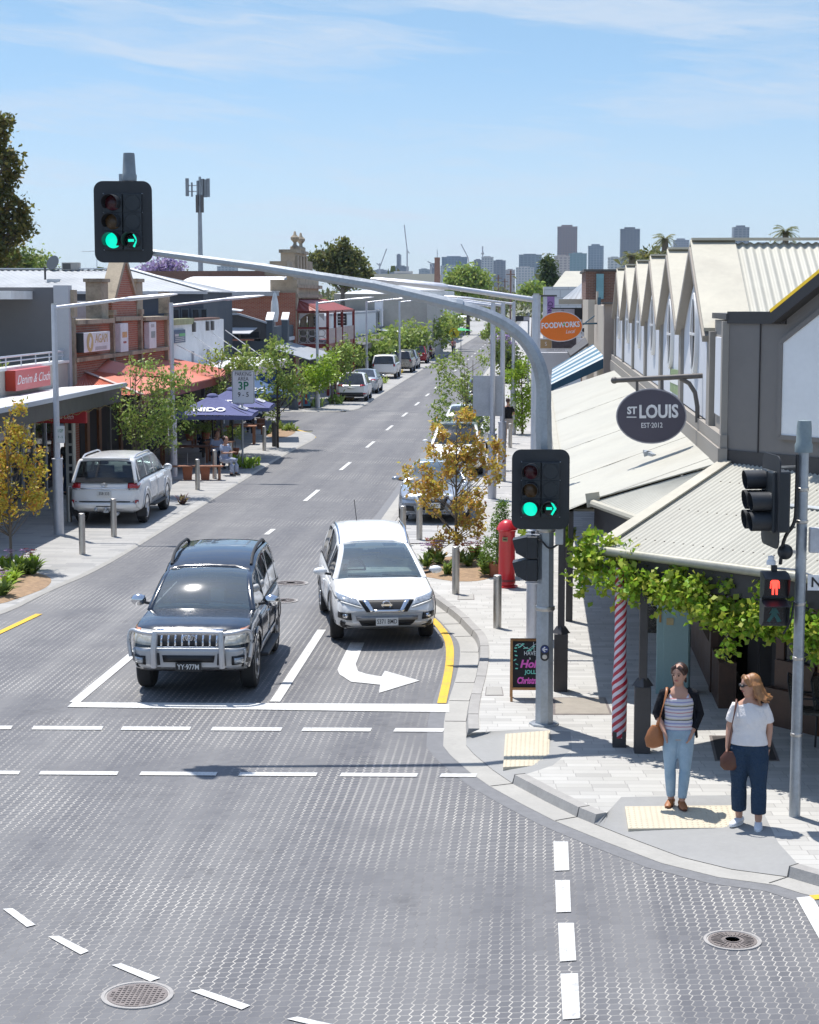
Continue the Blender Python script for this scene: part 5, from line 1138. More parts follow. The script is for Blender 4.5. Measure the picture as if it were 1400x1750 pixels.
# ---------------------------------------------------------------- shops further along, skyline, masts, cranes
def pbox(t,name,mat,px0,px1,py0,py1,Y,dep,z0=None,off=0):   # box whose front face fills a pixel rectangle on plane Y
    A=AY(px0,py1,Y);B=AY(px1,py0,Y);m=MB();m.box(A.x,B.x,Y+off,Y+dep,A.z if z0 is None else z0,B.z);return m.build(name,mat,t)
m_fin=M('white_fins',(.7,.7,.72),.7,0,.05);m_greyf=M('mid_grey_facade',(.2,.215,.23),.75,0,.1,.6);m_awn=M('white_awning_far',(.7,.71,.72),.6,0,.08,.3)
def shop(name,lab,y0,y1,z1,mat,awn=True,awm=None,roof=None,side=-1,awz=2.9,dep=9,windows=0,fins=0,finz=0,X=None):
    xf=XL if side<0 else (2.7 if X is None else X)
    t=thing(name,lab,'shop',(xf,(y0+y1)/2,.05));xb=xf+side*dep
    a,b=sorted((xf,xb));m=MB();m.box(a,b,y0,y1,.05,z1);m.build('walls',mat,t)
    m=MB();m.box(a-.1,b+.1,y0+.25,y1-.25,z1-.55,z1-.45) if 0 else m.box(a+.3,b-.3,y0+.3,y1-.3,z1+.001,z1+.02);m.build('roof',roof or m_groof,t)
    m=MB();m.box(min(xf-side*.05,xf+side*.2),max(xf-side*.05,xf+side*.2),y0-.02,y1+.02,z1+.002,z1+.18);m.build('parapet_cap',m_lgrey,t)
    if awn:
        xo=xf-side*2.3;p,q=sorted((xo,xf-side*.01));m=MB();m.prism([(xo,y0,awz-.15),(xo,y1,awz-.15),(xf-side*.01,y1,awz+.1),(xf-side*.01,y0,awz+.1)],(0,0,.06));m.build('awning',awm or m_awn,t);m=MB();m.box(xo-.04,xo+.04,y0,y1,awz-.45,awz-.16);m.build('awning_fascia',m_char,t)
        for yy in (y0+.4,y1-.4): m=MB();m.box(xo-.05+side*.15,xo+.05+side*.15,yy-.05,yy+.05,.05,awz-.2);m.build('post',m_dark,t)
    m=MB();p,q=sorted((xf-side*.003,xf-side*.04));m.box(p,q,y0+.5,y1-.5,.05,2.5);m.build('shopfront',m_inside,t)
    for i in range(windows):
        yy=y0+1+i*(y1-y0-2)/max(1,windows);m=MB();p,q=sorted((xf-side*.004,xf-side*.06));m.box(p,q,yy,yy+1.0,3.5,4.6);m.build('window',m_win,t)
    for i in range(fins):
        yy=y0+(i+.5)*(y1-y0)/fins;m=MB();p,q=sorted((xf+side*.5,xf-side*.2));m.box(p,q,yy-.5,yy+.5,3.3,finz);m.build('white_pier',m_fin,t)
    return t
# left row
yA=128
t=shop('white_fronted_shop','blank white fronted building with a dark awning beyond the red balcony pub',yA,164,4.6,m_white,awz=2.7,awm=m_char)
t=thing('sign_tower','black and white column sign between the red balcony and the white building','sign',AY(588,575,126));pbox(t,'upper_panel',m_black,577,592,536,556,126,.5);pbox(t,'lower_panel',m_sgw,577,592,557,574,126,.5);A=AY(584,574,126);m=MB();m.box(A.x-.3,A.x+.3,126.1,126.4,.05,A.z);m.build('post',m_char,t)
m=MB()
for i,(py,h) in enumerate(((540,2),(545,2.5),(550,2))): p0,p1=AY(578,py+h,126),AY(590,py,126);m.box(p0.x,p1.x,125.97,125.995,p0.z,p1.z)
m.build('lettering',m_gry,t)
shop('finned_shop','grey shop with four tall white piers on its upper wall',165,196,4.7,m_greyf,fins=4,finz=5.6,windows=4)
shop('low_shop','low white shop with a dark window band next to the four white piers',197,214,4.3,m_offwhite,windows=2)
shop('finned_shop','smaller grey shop with a cluster of white piers further up the left row',215,246,4.6,m_greyf,fins=4,finz=5.4,windows=3)
shop('brick_shop','narrow brick fronted shop with a dark sign, far up the left row',247,262,4.4,m_brickb,awm=m_char)
shop('red_sign_shop','distant dark shop with a red name board',263,290,4.1,m_char,windows=2)
shop('low_shop','pale shop at the far end of the left row',291,330,4.5,m_offwhite,windows=3)
t=thing('warehouse','wide cream wall of a large hall standing behind the left row','building',AY(690,490,268));pbox(t,'wall',M('cream_hall',(.52,.49,.4),.8,0,.05,.2),635,747,468,500,268,14,z0=.05)
pbox(t,'end_pier',m_brickb,629,634.6,466,500,267.9,14,z0=.05);A=AY(690,466.5,270);m=MB();m.box(A.x-1.3,A.x+1.3,269,271,A.z-.1,A.z+.25);m.build('roof_vent',m_lgrey,t)
t=thing('chimney','tall thin brown brick chimney beside the cream hall','chimney',AY(748,490,262));A=AY(747.5,440,262);m=MB();m.loft([[(A.x+sx*w,262+sy*w,z) for sx,sy in((-1,-1),(1,-1),(1,1),(-1,1))] for z,w in ((.05,.55),(A.z-.5,.36),(A.z,.4))],sm=False);m.build('stack',m_brickb,t);m=MB();m.tube([(A.x,262,A.z),(A.x,262,A.z+1.1)],.05,5);m.build('rod',m_steel,t)
t=thing('roofs_building','long white roofed hall with a grey clerestory behind the pub','building',AY(620,500,190))
pbox(t,'walls',m_beige,571,730,503,530,172,30,z0=.05);A=AY(571,503,172);B=AY(735,488,186);m=MB();m.prism([(A.x,171.8,A.z),(B.x-3,171.8,A.z),(B.x-4,188,B.z-.3),(A.x+3,188,B.z-.3)],(0,0,.06));m.build('roof',m_whr,t)
t=thing('roofs_building','pale grey roofed building in front of the cream hall','building',AY(720,500,245));pbox(t,'walls',m_offwhite,650,765,497,520,244,20,z0=.05);A=AY(650,497,244);B=AY(765,488,252);m=MB();m.prism([(A.x,243.8,A.z),(B.x,243.8,A.z),(B.x-1,255,B.z),(A.x+1,255,B.z)],(0,0,.06));m.build('roof',m_lgrey,t)
# crossing sign and far awning
q=G(776,608,.05);t=thing('crossing_sign','round yellow pedestrian crossing disc on a post up the street','sign',q);m=MB();m.tube([q,q+Vector((0,0,2.6))],.05,6);m.build('post',m_steel,t);m=MB();zz=AY(775,569,q.y);m.lathe([(.52,-.1),(.52,-.06),(0,-.06)][::1],18,(q.x,q.y,zz.z),ax='y');m.build('disc',M('sign_yellow',(.75,.6,.02),.5),t)
m=MB();p=Vector((q.x,q.y-.12,zz.z));m.tube([p+Vector((-.1,0,.25)),p+Vector((0,0,0)),p+Vector((-.15,0,-.3))],.05,5);m.tube([p,p+Vector((.15,0,-.3))],.05,5);m.ball(p+Vector((-.05,0,.33)),.07,6,4);m.build('walking_figure',m_black,t)
q=AY(788,560,205);t=thing('green_umbrella','small bright green cafe umbrella far up the left footpath','umbrella',(q.x,205,.05));m=MB();m.lathe([(1.2,q.z-.3),(.05,q.z)],10,(q.x,205,0));m.build('canopy',M('bright_green',(.02,.35,.1),.6),t);m=MB();m.tube([(q.x,205,.05),(q.x,205,q.z)],.04,6);m.build('pole',m_steel,t)
# right row beyond the gables
t=thing('blue_awning_shop','shop with a dark blue fascia and striped blue and white sloping awning','shop',(2.6,66,PZ))
p0,p1=AY(944,660,62.4),AY(1036,614,62.4);fa_=AY(942,670,62.3)
YA=62.3;za0,zb0=AX(942,668,.48).z,0
m=MB();x0,x1=fa_.x,AY(1034,640,YA).x
zl,zr=AY(942,668,YA).z,AY(1034,628,YA).z;tl,tr=AY(942,657,YA).z,AY(1034,611,YA).z
m.prism([(x0,YA,zl),(x1,YA,zr),(x1,YA,tr),(x0,YA,tl)],(0,.08,0));m.build('fascia',M('petrol_blue',(.015,.075,.13),.45,0,.12,1),t)
m_bs=_new('blue_white_stripes');k=N(m_bs[1]);x,y,z=k.xyz(k.pos());f=k.math('FRACT',k.math('DIVIDE',y,1.7));k.l(k.mix(k.math('GREATER_THAN',f,.48),(.07,.17,.24),(.5,.53,.54)),m_bs[2].inputs['Base Color']);m_bs=m_bs[0]
m=MB();L9,R9=AY(944,630,YA+8),AY(1013,588,YA+8);corr(m,(x0,YA+.05,tl),(x1,YA+.05,tr),L9,R9,.5,.02,ns=6);m.build('awning',m_bs,t)
boxpart('walls',M('cream_render',(.5,.44,.36),.8,0,.08,.6),t,2.3,9,62.3,74,.1,AY(1040,522,64).z)
pbox(t,'pier',M('mushroom_render',(.35,.29,.25),.8,0,.08,.6),1031,1054,520,655,62.26,.5,z0=.1,off=-.2);pbox(t,'pier_cap',m_char,1029,1056,516,520,62,.8,off=-.1)
for px in (1004,1014,1022): pass
t=thing('brown_brick_building','brown brick building with a pale teal panel behind the blue awning','building',AY(1030,520,86));pbox(t,'wall',m_brickb,1000,1080,464,620,86,8,z0=.1);pbox(t,'parapet_cap',m_char,998,1082,460,464,85.9,8.2);pbox(t,'teal_panel',M('pale_teal_panel',(.2,.38,.42),.5,0,.2,2),1019,1032,468,511,85.9,.3,off=-.06)
t=thing('cream_parapet_shop','narrow cream shopfront wall with piers next to the orange oval sign','shop',AY(1010,600,76));pbox(t,'wall',M('cream_render',(.5,.44,.36),.8,0,.08,.6),1004,1018,512,640,76,9,z0=.1);pbox(t,'pier',M('cream_render',(.5,.44,.36),.8,0,.08,.6),1018,1023,498,640,75.9,.6,z0=.1);pbox(t,'pier',m_beige,1023.3,1030,545,640,75.8,.6,z0=.1)
t=thing('white_tiled_shop','white tiled shop with a ribbed cream roof behind the purple banner','shop',AY(960,520,104));pbox(t,'wall',brick('white_tile',(.66,.67,.68),(.7,.71,.72),(.5,.5,.52),.9,.45,.03,dirt=.1),928,1002,490,640,104,8,z0=.1)
A=AY(955,516,92);B=AY(1006,516,92);m=MB();corr(m,(A.x,92,A.z),(AY(1000,480,98).x,98,AY(1000,480,98).z),(B.x,92,B.z),(AY(1007,470,98).x,98,AY(1007,470,98).z),.3,.02,ns=4);m.build('canopy_roof',m_groof,t);pbox(t,'canopy_fascia',m_cap,955,1005,511,520,92,.3);m=MB();C1=AY(945,492,106);D1=AY(1000,465,112);m.prism([(C1.x,106,C1.z),(AY(1003,490,106).x,106,C1.z),(D1.x+.4,112,D1.z),(D1.x-1.2,112,D1.z)],(0,0,.06));m.build('roof',m_cap,t)
# orange oval sign
c=AY(958,558,70);t=thing('oval_sign','bright orange oval hanging sign lettered FOODWORKS','sign',c)
m=MB();oval(m,c,.84,.575,-.05,.05);m.build('rim',M('oval_rim',(.62,.6,.6),.5),t);m=MB();oval(m,c,.81,.545,-.06,.06);m.build('board',M('sign_bright_orange',(.78,.16,.005),.4,0,.03),t)
def T2(dx,dz,rot=0): return Matrix.Translation(c+Vector((dx,-.066,dz)))@Matrix.Rotation(PI/2,4,'X')@Matrix.Rotation(rot,4,'Z')
text('FOODWORKS',.29,m_let,t,T2(-.0,.05,.05),bold=.008,sx=.78);text('Local',.2,m_let,t,T2(.36,-.19,.06),shear=.4,sx=.8)
m=MB();m.ball((c.x+.135,c.y-.07,c.z+.085),(.035,.006,.045),10,6);m.build('green_dot',M('leaf_green_dot',(.05,.4,.05),.5),t)
m=MB();m.tube([(c.x+.8,70.02,c.z+.1),(2.45,70.4,c.z+.12)],.035,6);m.tube([(c.x+.82,70.02,c.z+.05),AY(1016,540,71)],.025,5);m.box(2.3,2.42,70.2,70.5,c.z-.6,c.z+1.1);m.build('bracket',M('petrol_metal',(.03,.08,.12),.5),t)
# other signs along the right
def flat(name,lab,px0,px1,py0,py1,Y,mat,dep=.15,post=True):
    t=thing(name,lab,'sign',AY((px0+px1)/2,py1,Y));pbox(t,'board',mat,px0,px1,py0,py1,Y,dep);A=AY(px1,py1,Y)
    if post: m=MB();m.tube([(A.x-.05,Y+.25,PZ),(A.x-.05,Y+.25,A.z+.5)],.05,6);m.build('post',m_steel,t)
    return t
def ptext(t,body,px,py,Y,hpx,mat,rot=0,sx=.85,bold=0): return text(body,hpx*Y/F/.72,mat,t,Matrix.Translation(AY(px,py,Y)+Vector((0,-.02,0)))@Matrix.Rotation(PI/2,4,'X')@Matrix.Rotation(rot,4,'Z'),sx=sx,bold=bold)
t=flat('banner','purple vertical banner with dark letters IND above the orange oval sign',935,948,507,545,95,M('sign_lilac',(.4,.22,.5),.5));ptext(t,'IND',941,525,95,9,M('ink_purple',(.06,.03,.12),.5),PI/2,.9);pbox(t,'white_strip',m_sgw,928,934.6,507,545,95,.15);pbox(t,'top_bar',m_char,925,952,504,507,95,.3)
t=flat('sign_board','black sign board with a grey heading behind the orange oval sign',943,1000,526,546,92,m_black);pbox(t,'heading',m_gry,943,982,528,546,91.95,.03);ptext(t,'NA',962,531,91.9,3,m_black)
t=flat('sign_board','gold, black and white laser clinic sign board below the orange oval sign',922,1000,578,602,84,m_sgw);pbox(t,'gold_panel',M('sign_tan',(.35,.23,.11),.5),922,943,580,595,83.95,.03);pbox(t,'picture',M('sign_dark_photo',(.05,.04,.05),.5,0,.8,6),943.6,985,577,595,83.95,.03);ptext(t,'S',933,588,83.9,7,m_sgw);ptext(t,'LASER CLINICS',950,598.5,83.9,3,m_gry,bold=.002,sx=1.1)
t=flat('sign_board','small white sign with a black dot right of the orange oval sign',992,1006,560,575,82,m_sgw);m=MB();q=AY(998,564,81.95);m.lathe([(.09,-.01),(0,-.012)],14,q,ax='y');m.build('dot',m_black,t);ptext(t,'K',994,569,81.9,4,m_black)
t=flat('sign_board','black name board with a grey panel beside the near street light',881,905,540,549,110,m_black);pbox(t,'grey_panel',m_gry,895,905,541,548,109.95,.03)
flat('sign_board','pale grey box sign with a dark lower edge under the laser clinic sign',922,990,603,640,88,m_lgrey,dep=6,post=False)
t=thing('skylight_roof','dark grey sloping glass roof light beside the striped blue awning','roof',AY(985,600,78));m=MB();P_=[AY(*a) for a in ((970,604,78),(1000,580,78),(1006,590,76),(975,612,76))];m.prism(P_,(0,0,.1));m.build('panel',m_char,t)
for i,(y0,y1,z,mt,lab) in enumerate(((112,140,4.3,m_offwhite,'white shop on the right beyond the purple banner'),(141,175,4.8,m_brickb,'brown brick shop in the right row'),(176,225,4.2,m_lgrey,'long grey shop in the right row'),(226,330,4.6,m_offwhite,'pale shop at the far end of the right row'))): shop('right_shop',lab,y0,y1,z,mt,side=1,X=3.0+i*.3,windows=3)
# ---- telecom mast
Y=190;q=AY(343,462,Y);t=thing('telecom_mast','tall grey phone mast with panel antennas behind the left roofs','mast',(q.x,Y,0));zt_=AY(343,352,Y).z
m=MB();m.tube([(q.x,Y,0),(q.x,Y,zt_)],[.36,.2],12);m.build('pole',M('mast_grey',(.3,.32,.34),.5,.3),t)
u=Y/F
for dx,dz,h,w in ((-21,0,30,.16),(-13,4,24,.07),(-3,2,26,.1),(6,0,28,.15),(10,2,30,.18),(15,1,31,.16)):
    z=AY(343,320+dz,Y).z;m=MB();m.box(q.x+dx*u-w,q.x+dx*u+w,Y-.2,Y+.1,z-h*u*.5,z+h*u*.5);m.build('antenna_panel',M('antenna_grey',(.2,.22,.24),.5),t)
m=MB();z=AY(343,322,Y).z
for dx in (-21,15): m.tube([(q.x,Y,z-.3),(q.x+dx*u,Y,z-.3)],.06,6);m.tube([(q.x,Y,z+.3),(q.x+dx*u,Y,z+.3)],.05,6)
m.tube([(q.x,Y,zt_-.1),(q.x+.05,Y,z+1.2)],.14,8);m.build('head_frame',m_steel,t)
for dx in (-4,5): m=MB();zz=AY(343,350,Y).z;m.box(q.x+dx*u-.13,q.x+dx*u+.13,Y-.3,Y,zz-.8,zz+1.0);m.build('equipment_box',m_char,t)
# ---- skyline (about three and a half kilometres off)
tw=[ # x0,x1,ytop,D,wall,glass,label
(953,987,388,3400,(.24,.15,.14),(.05,.05,.07),'tallest skyline tower, reddish brown with a flat top'),
(1061,1094,392,3300,(.1,.12,.15),(.04,.06,.1),'dark tower behind the left palm'),
(1254,1281,389,3250,(.2,.23,.27),(.05,.08,.12),'slim blue grey tower standing alone between the palms'),
(1006,1032,421,3200,(.22,.28,.34),(.06,.12,.18),'blue grey slab tower right of the teal block'),
(973,1003,434,3150,(.13,.24,.28),(.06,.18,.2),'teal glass block in front of the tallest tower'),
(948,974,438,3000,(.5,.42,.38),(.25,.2,.2),'pink stone tower beside the dark conifer'),
(1152,1178,411,3500,(.26,.28,.32),(.1,.13,.18),'grey tower just right of the left palm'),
(1040,1062,441,2900,(.5,.5,.48),(.2,.23,.26),'pale low tower left of the palms'),
(887,926,436,3350,(.14,.2,.25),(.05,.1,.15),'wide dark glass office block left of the conifer'),
(882,913,458,3000,(.5,.48,.48),(.2,.25,.3),'white low block in front of the wide glass office'),
(755,798,440,3300,(.1,.17,.25),(.04,.1,.17),'wide navy glass office block left of the green tree'),
(753,784,455,3000,(.42,.46,.5),(.2,.27,.34),'pale blue apartment block in front of the navy office'),
(823,843,440,3250,(.5,.5,.5),(.1,.14,.2),'white ribbed tower with a lattice mast on top'),
(810,824,445,3350,(.14,.16,.2),(.05,.08,.12),'dark slab left of the white ribbed tower'),
(843,864,446,3400,(.17,.19,.23),(.06,.09,.13),'dark grey slab right of the white ribbed tower'),
(864,880,462,3100,(.42,.38,.38),(.2,.2,.22),'low mauve block near the green tree'),
(716,733,461,3300,(.25,.3,.34),(.1,.15,.2),'small pale block left of the brick chimney'),
(672,697,456,3450,(.13,.16,.2),(.06,.09,.12),'low dark block under construction'),
(678,684,436,3460,(.15,.17,.21),(.06,.08,.11),'thin concrete core rising from the block under construction'),
(652,697,465,3400,(.14,.17,.21),(.07,.1,.14),'long low podium at the foot of the cranes'),
(481,502,431,3000,(.12,.2,.3),(.05,.12,.2),'blue tower left of the pub urns'),
(479,488,453,2900,(.1,.14,.2),(.05,.08,.14),'low dark annex of the blue tower'),
(371,402,456,3100,(.3,.34,.38),(.12,.17,.22),'pale low block behind the brick hall roof'),
(440,466,453,3200,(.12,.15,.2),(.05,.08,.12),'dark low block behind the curved arm'),
(735,750,452,3350,(.13,.15,.2),(.06,.09,.12),'dark narrow block just behind the brick chimney'),
(1293,1322,418,3300,(.25,.29,.33),(.1,.15,.2),'low grey block left of the right palm'),
(640,660,462,3500,(.3,.33,.36),(.12,.16,.2),'low grey block below the leaning crane')]
for i,(x0,x1,yt,D,wc,gc,lab) in enumerate(tw):
    t=thing('skyline_tower',lab,'tower',(AY((x0+x1)/2,512,D).x,D,0),0,'city towers on the horizon');A=AY(x0,yt,D);B=AY(x1,yt,D);m=MB();m.box(A.x,B.x,D,D+30,0,A.z);m.build('tower_body',tower('tower_%d'%i,wc,gc,5.+(i%3),4.2,.62,.6),t)
    m=MB();w=B.x-A.x;m.box(A.x+w*.2,B.x-w*.25,D+4,D+20,A.z,A.z+(4 if yt<425 else 2.5));m.box(A.x-.3,B.x+.3,D-.3,D+30,A.z+.05,A.z+1.0);m.build('plant_room',tower('cap_%d'%i,[a*.8 for a in wc],wc,9,9),t)
def crane(lab,px,py0,pts,D):
    t=thing('tower_crane',lab,'crane',AY(px,512,D));m=MB();A=AY(px,py0,D);m.bar((A.x,D,0),A,2.4,2.4,up=(0,1,0));m.build('mast',m_gry,t);m=MB();q=[AY(x,y,D) for x,y in pts]
    for a,b_ in zip(q,q[1:]):m.bar(a,b_,1.8,1.8,up=(0,1,0))
    m.build('jib',m_gry,t)
crane('tall white luffing crane left of the brick chimney',696,426,[(700,433),(696,428),(691,384)],3300);crane('leaning grey crane over the long low podium',649,450,[(644,450),(650,455),(661,425)],3350);crane('red tipped crane leaning left behind the green tree',800,455,[(803,458),(800,440),(788,417)],3250);crane('small crane on the block left of the chimney',737,455,[(741,458),(737,450),(731,447)],3200)
t=thing('lattice_mast','thin lattice mast on the white ribbed tower','mast',AY(825,440,3240));m=MB();A=AY(825,440,3240);B=AY(825,421,3240);m.bar(A,B,2.2,2.2,up=(0,1,0));m.build('lattice',m_gry,t);m=MB();m.ball(AY(825,433,3240),2.6,8,6);m.build('dish',m_gry,t)
for px,py,D in ((852,470,640),(873,462,500),(863,476,700)): 
    A=AY(px,py,D);t=thing('power_pole','dark timber power pole above the far trees','pole',(A.x,D,0),0,'power poles beyond the street');m=MB();m.tube([(A.x,D,0),A],.25,6);m.build('shaft',m_brickb,t);m=MB();m.box(A.x-1.2,A.x+1.2,D-.1,D+.1,A.z-1.2,A.z-.95);m.build('crossarm',m_brickb,t)
# ---------------------------------------------------------------- vehicles
from mathutils.bvhtree import BVHTree
m_tyre=M('tyre_rubber',(.02,.02,.021),.8,0,.2,8);m_rim=M('alloy_rim',(.45,.46,.48),.3,.9,.1,9);m_chrome=M('chrome',(.7,.71,.73),.12,1,.05,9);m_plastic=M('black_plastic',(.025,.025,.027),.6,0,.2,8)
m_cgl=glassmat('car_glass',(.7,.84,.83),.05,.72,(.16,.21,.215),.13);m_cgd=glassmat('car_side_glass',(.2,.24,.25),.03,.45,(.012,.014,.016))
m_seat=M('car_seat',(.3,.32,.32),.85,0,.15,6);m_dash=M('dash_grey',(.42,.48,.48),.8,0,.1,6)
m_hl=M('headlamp_glass',(.34,.37,.4),.08,.4,.5,22,coat=1);m_hlc=M('headlamp_old',(.48,.48,.44),.15,.15,.4,14,coat=1);m_tail=M('tail_lamp',(.4,.012,.02),.12,0,.3,14,coat=1);m_ambr=M('amber_lamp',(.6,.22,.08),.2,0,.1,8,coat=1);m_plate=M('plate_white',(.66,.66,.64),.45,0,.05)
m_void=M('grille_black',(.012,.012,.013),.5,0,.3,20);m_seam=M('panel_gap',(.02,.02,.02),.8)
def interp(tab,y):
    for i in range(len(tab)-1):
        a,b=tab[i],tab[i+1]
        if y<=b[0] or i==len(tab)-2:
            t=max(0,min(1,(y-a[0])/(b[0]-a[0])));t=t*t*(3-2*t)*.5+t*.5;return a[1]+(b[1]-a[1])*t
class Car:
    """y forward, z up, wheels on z=0; tables are (y,value) from rear to front"""
    def __init__(s,name,lab,cat,loc,rz,group,P,mat,detail=2):
        s.P=P;s.t=thing(name,lab,cat,loc,rz,group);s.mat=mat;d=detail
        L=P['L'];W=P['W']/2;y0,y1=-L/2,L/2;n=46 if d>1 else 22
        ys=[y0+(y1-y0)*(.5-.5*math.cos(PI*i/n))*.35+(y1-y0)*(i/n)*.65 for i in range(n+1)]
        top=P['top'];secs=[]
        for y in ys:
            e=min((y-y0),(y1-y));  # plan rounding at both ends
            rr=P.get('round',.55);k=1 if e>rr else math.sqrt(max(0,1-((rr-e)/rr)**2))*.2+.8
            w=W*k*interp(P['plan'],y) if 'plan' in P else W*k
            zt=interp(top,y);zb=P['clr']+ (max(0,.3-e)*.5 if e<.3 else 0)
            if e<.12: zt-=(.12-e)**2*6
            zm=(zb+zt)/2
            half=[(0,zb),(w*.8,zb),(w*.95,zb+.07),(w*.99,zb+.2),(w*1.0,zm+.05),(w*.985,zt-.16),(w*.95,zt-.05),(w*.9,zt-.005),(w*.6,zt+.02),(0,zt+.028)]
            secs.append([(x,y,z) for x,z in half]+[(-x,y,z) for x,z in half[-2:0:-1]])
        m=MB();m.loft(secs,0);b=m.build('body',mat,s.t,world=False,ang=40,weld=True)
        s.bvh=BVHTree.FromPolygons(m.v,m.f)
        s.r=P['wr']
        # wheel wells cut out of the body
        cu=MB()
        for ay in P['axles']:
            for sx in (-1,1):
                c=MB()
                ring=lambda x:[(x,ay+(s.r+.055)*math.cos(2*PI*i/28),s.r+.02+(s.r+.06)*math.sin(2*PI*i/28)) for i in range(28)]
                cu.loft([ring(sx*(W-.3)),ring(sx*(W+.2))],0,False)
        co=cu.build('cut',m_void,None)
        bm_=b.modifiers.new('well','BOOLEAN');bm_.operation='DIFFERENCE';bm_.object=co;bm_.solver='EXACT'
        realize(b);cm=co.data;bpy.data.objects.remove(co);bpy.data.meshes.remove(cm)
        if len(b.data.materials)<2: b.data.materials.append(m_void)
        for p in b.data.polygons: p.use_smooth=True
        b.data.set_sharp_from_angle(angle=R(40))
        s.body=b
        # glasshouse
        yb,yr,yf,yw=P['gh'];zr=P['H'];wb=W*.93;wr=W*P.get('tuck',.74)
        st=[]
        xd=lambda y:-P.get('fdrop',0)*max(0,(y-(yr+yf)/2)/((yf-yr)/2))**2 if y<yf else -P.get('fdrop',0)
        def S(y):
            if y<yr: t=(y-yb)/(yr-yb);return math.sin(t*PI/2)**.8 if P.get('rrnd') else t
            if y>yf: t=(yw-y)/(yw-yf);return math.sin(max(0,t)*PI/2)**.93
            return 1
        pill=P['pill']  # list of (y,width) painted side pillars
        cuts=sorted(set([yb,yb+.03,yr,yf,yw-.03,yw]+[yb+(yr-yb)*i/5 for i in range(6)]+[yf+(yw-yf)*i/7 for i in range(8)]+[yr+(yf-yr)*i/6 for i in range(7)]+[p[0]-p[1]/2 for p in pill]+[p[0]+p[1]/2 for p in pill]))
        cuts=[c for c in cuts if yb<=c<=yw]
        G_=[];
        for y in cuts:
            q=max(0,S(y));zb_=interp(top,y)-.01;zt=zb_+(zr+xd(y)-zb_)*q-( .02*((2*(y-yr)/(yf-yr)-1)**2) if yr<=y<=yf else .02*q)
            wt=wb+(wr-wb)*q
            cf=lambda x:(.10*(1-(x/wb)**2) if y>yf else (-.05*(1-(x/wb)**2) if y<yr else 0))*1
            sl=lambda f:(wb+(wt-wb)*f,zb_+(zt-zb_)*f)
            h=[sl(0),sl(.05),sl(.9),(wt-.025,zt-.012*q),(wt-.085,zt+.004*q),(wt*.55,zt+.03*q),(0,zt+.04*q)]
            ring=[(x,y+cf(x),z) for x,z in h]+[(-x,y+cf(x),z) for x,z in h[-2::-1]]
            G_.append(ring)
        gp,gw,gr,gk=MB(),MB(),MB(),MB();gside={}
        nn=len(G_[0])
        def quad(mb,i,j): mb.add([G_[i][j],G_[i][j+1],G_[i+1][j+1],G_[i+1][j]],[(0,1,2,3)],0,True)
        rail=P.get('railglass',False)
        for i in range(len(cuts)-1):
            ym=(cuts[i]+cuts[i+1])/2
            isp=any(abs(ym-p[0])<p[1]/2 for p in pill)
            for j in range(nn-1):
                jj=j if j<nn//2 else nn-2-j
                if jj==0: quad(gr,i,j)
                elif jj==1: quad(gp if isp or ym<yb+.02 or ym>yw-.1 else gside.setdefault((j<nn//2,sum(p[0]<ym for p in pill)),MB()),i,j)
                elif jj in(2,3): quad(gp,i,j)
                else:
                    if ym>yf+.02: quad(gw,i,j)
                    elif ym<yr-.02: quad(gr if (d>1 and ym<yb+.06) else gk,i,j) if not P.get('noback') else quad(gp,i,j)
                    else: quad(gp,i,j)
        o=gp.build('roof_shell',mat,s.t,world=False,weld=True,ang=50);gr.build('window_trim',m_plastic,s.t,world=False,weld=True);
        gl=gw.build('windscreen',m_cgl if d>1 else m_win,s.t,world=False,weld=True);gk.build('rear_window',m_cgd if d>1 else m_win,s.t,world=False,weld=True)
        for g_ in gside.values(): g_.build('side_window',m_cgd if d>1 else m_win,s.t,world=False,weld=True)
        if d>1: sd=o.modifiers.new('sol','SOLIDIFY');sd.thickness=.03;sd.offset=-1
        s.G=G_;s.cuts=cuts;s.bv2=BVHTree.FromPolygons([p for r in G_ for p in r],[(i*nn+j,i*nn+j+1,(i+1)*nn+j+1,(i+1)*nn+j) for i in range(len(G_)-1) for j in range(nn-1)])
        # wheels
        for ay in P['axles']:
            for sx in (-1,1): s.wheel(sx*(W-.115),ay,sx,P.get('spokes',5),P.get('steer',0) if ay>0 else 0,d)
        if d>1:
            m=MB();m.box(-W+.2,W-.2,P['axles'][0]-.4,P['axles'][1]+.4,P['clr']+.02,P['clr']+.1);m.build('underbody',m_void,s.t,world=False)
            zs=interp(top,0)
            for x in (-.38,.38):
                m=MB();yy=yf-.75;m.loft([[(x+a*.26,yy+b_*.1+dz*-.12,.6+dz) for a,b_ in ((-1,-1),(1,-1),(1,1),(-1,1))] for dz in (0,.3,zs-.6+.22)],sm=False);m.box(x-.13,x+.13,yy-.2,yy-.08,zs+.26,zs+.45);m.build('seat',m_seat,s.t,world=False,bevel=.03)
            m=MB();m.box(-W+.25,W-.25,yr+.35,yr+.5,.6,zs+.15);m.build('rear_seat',m_seat,s.t,world=False,bevel=.04)
            m=MB();m.grid(lambda u,v:(-W+.18+(2*W-.36)*u,yw-.02-(.55)*v-.0,interp(top,yw)-.02+.05*math.sin(v*PI)-.1*max(0,v-.8)),6,4);m.build('dashboard',m_dash,s.t,world=False)
            m=MB();c=Vector((P.get('drv',.38),yw-.72,zs+.02));m.tube([c+Vector((.19*math.cos(a),.06*math.sin(a),.18*math.sin(a))) for a in [2*PI*i/18 for i in range(19)]],.018,6);m.bar(c+Vector((-.18,0,0)),c+Vector((.18,0,0)),.04,.03);m.build('steering_wheel',m_plastic,s.t,world=False)
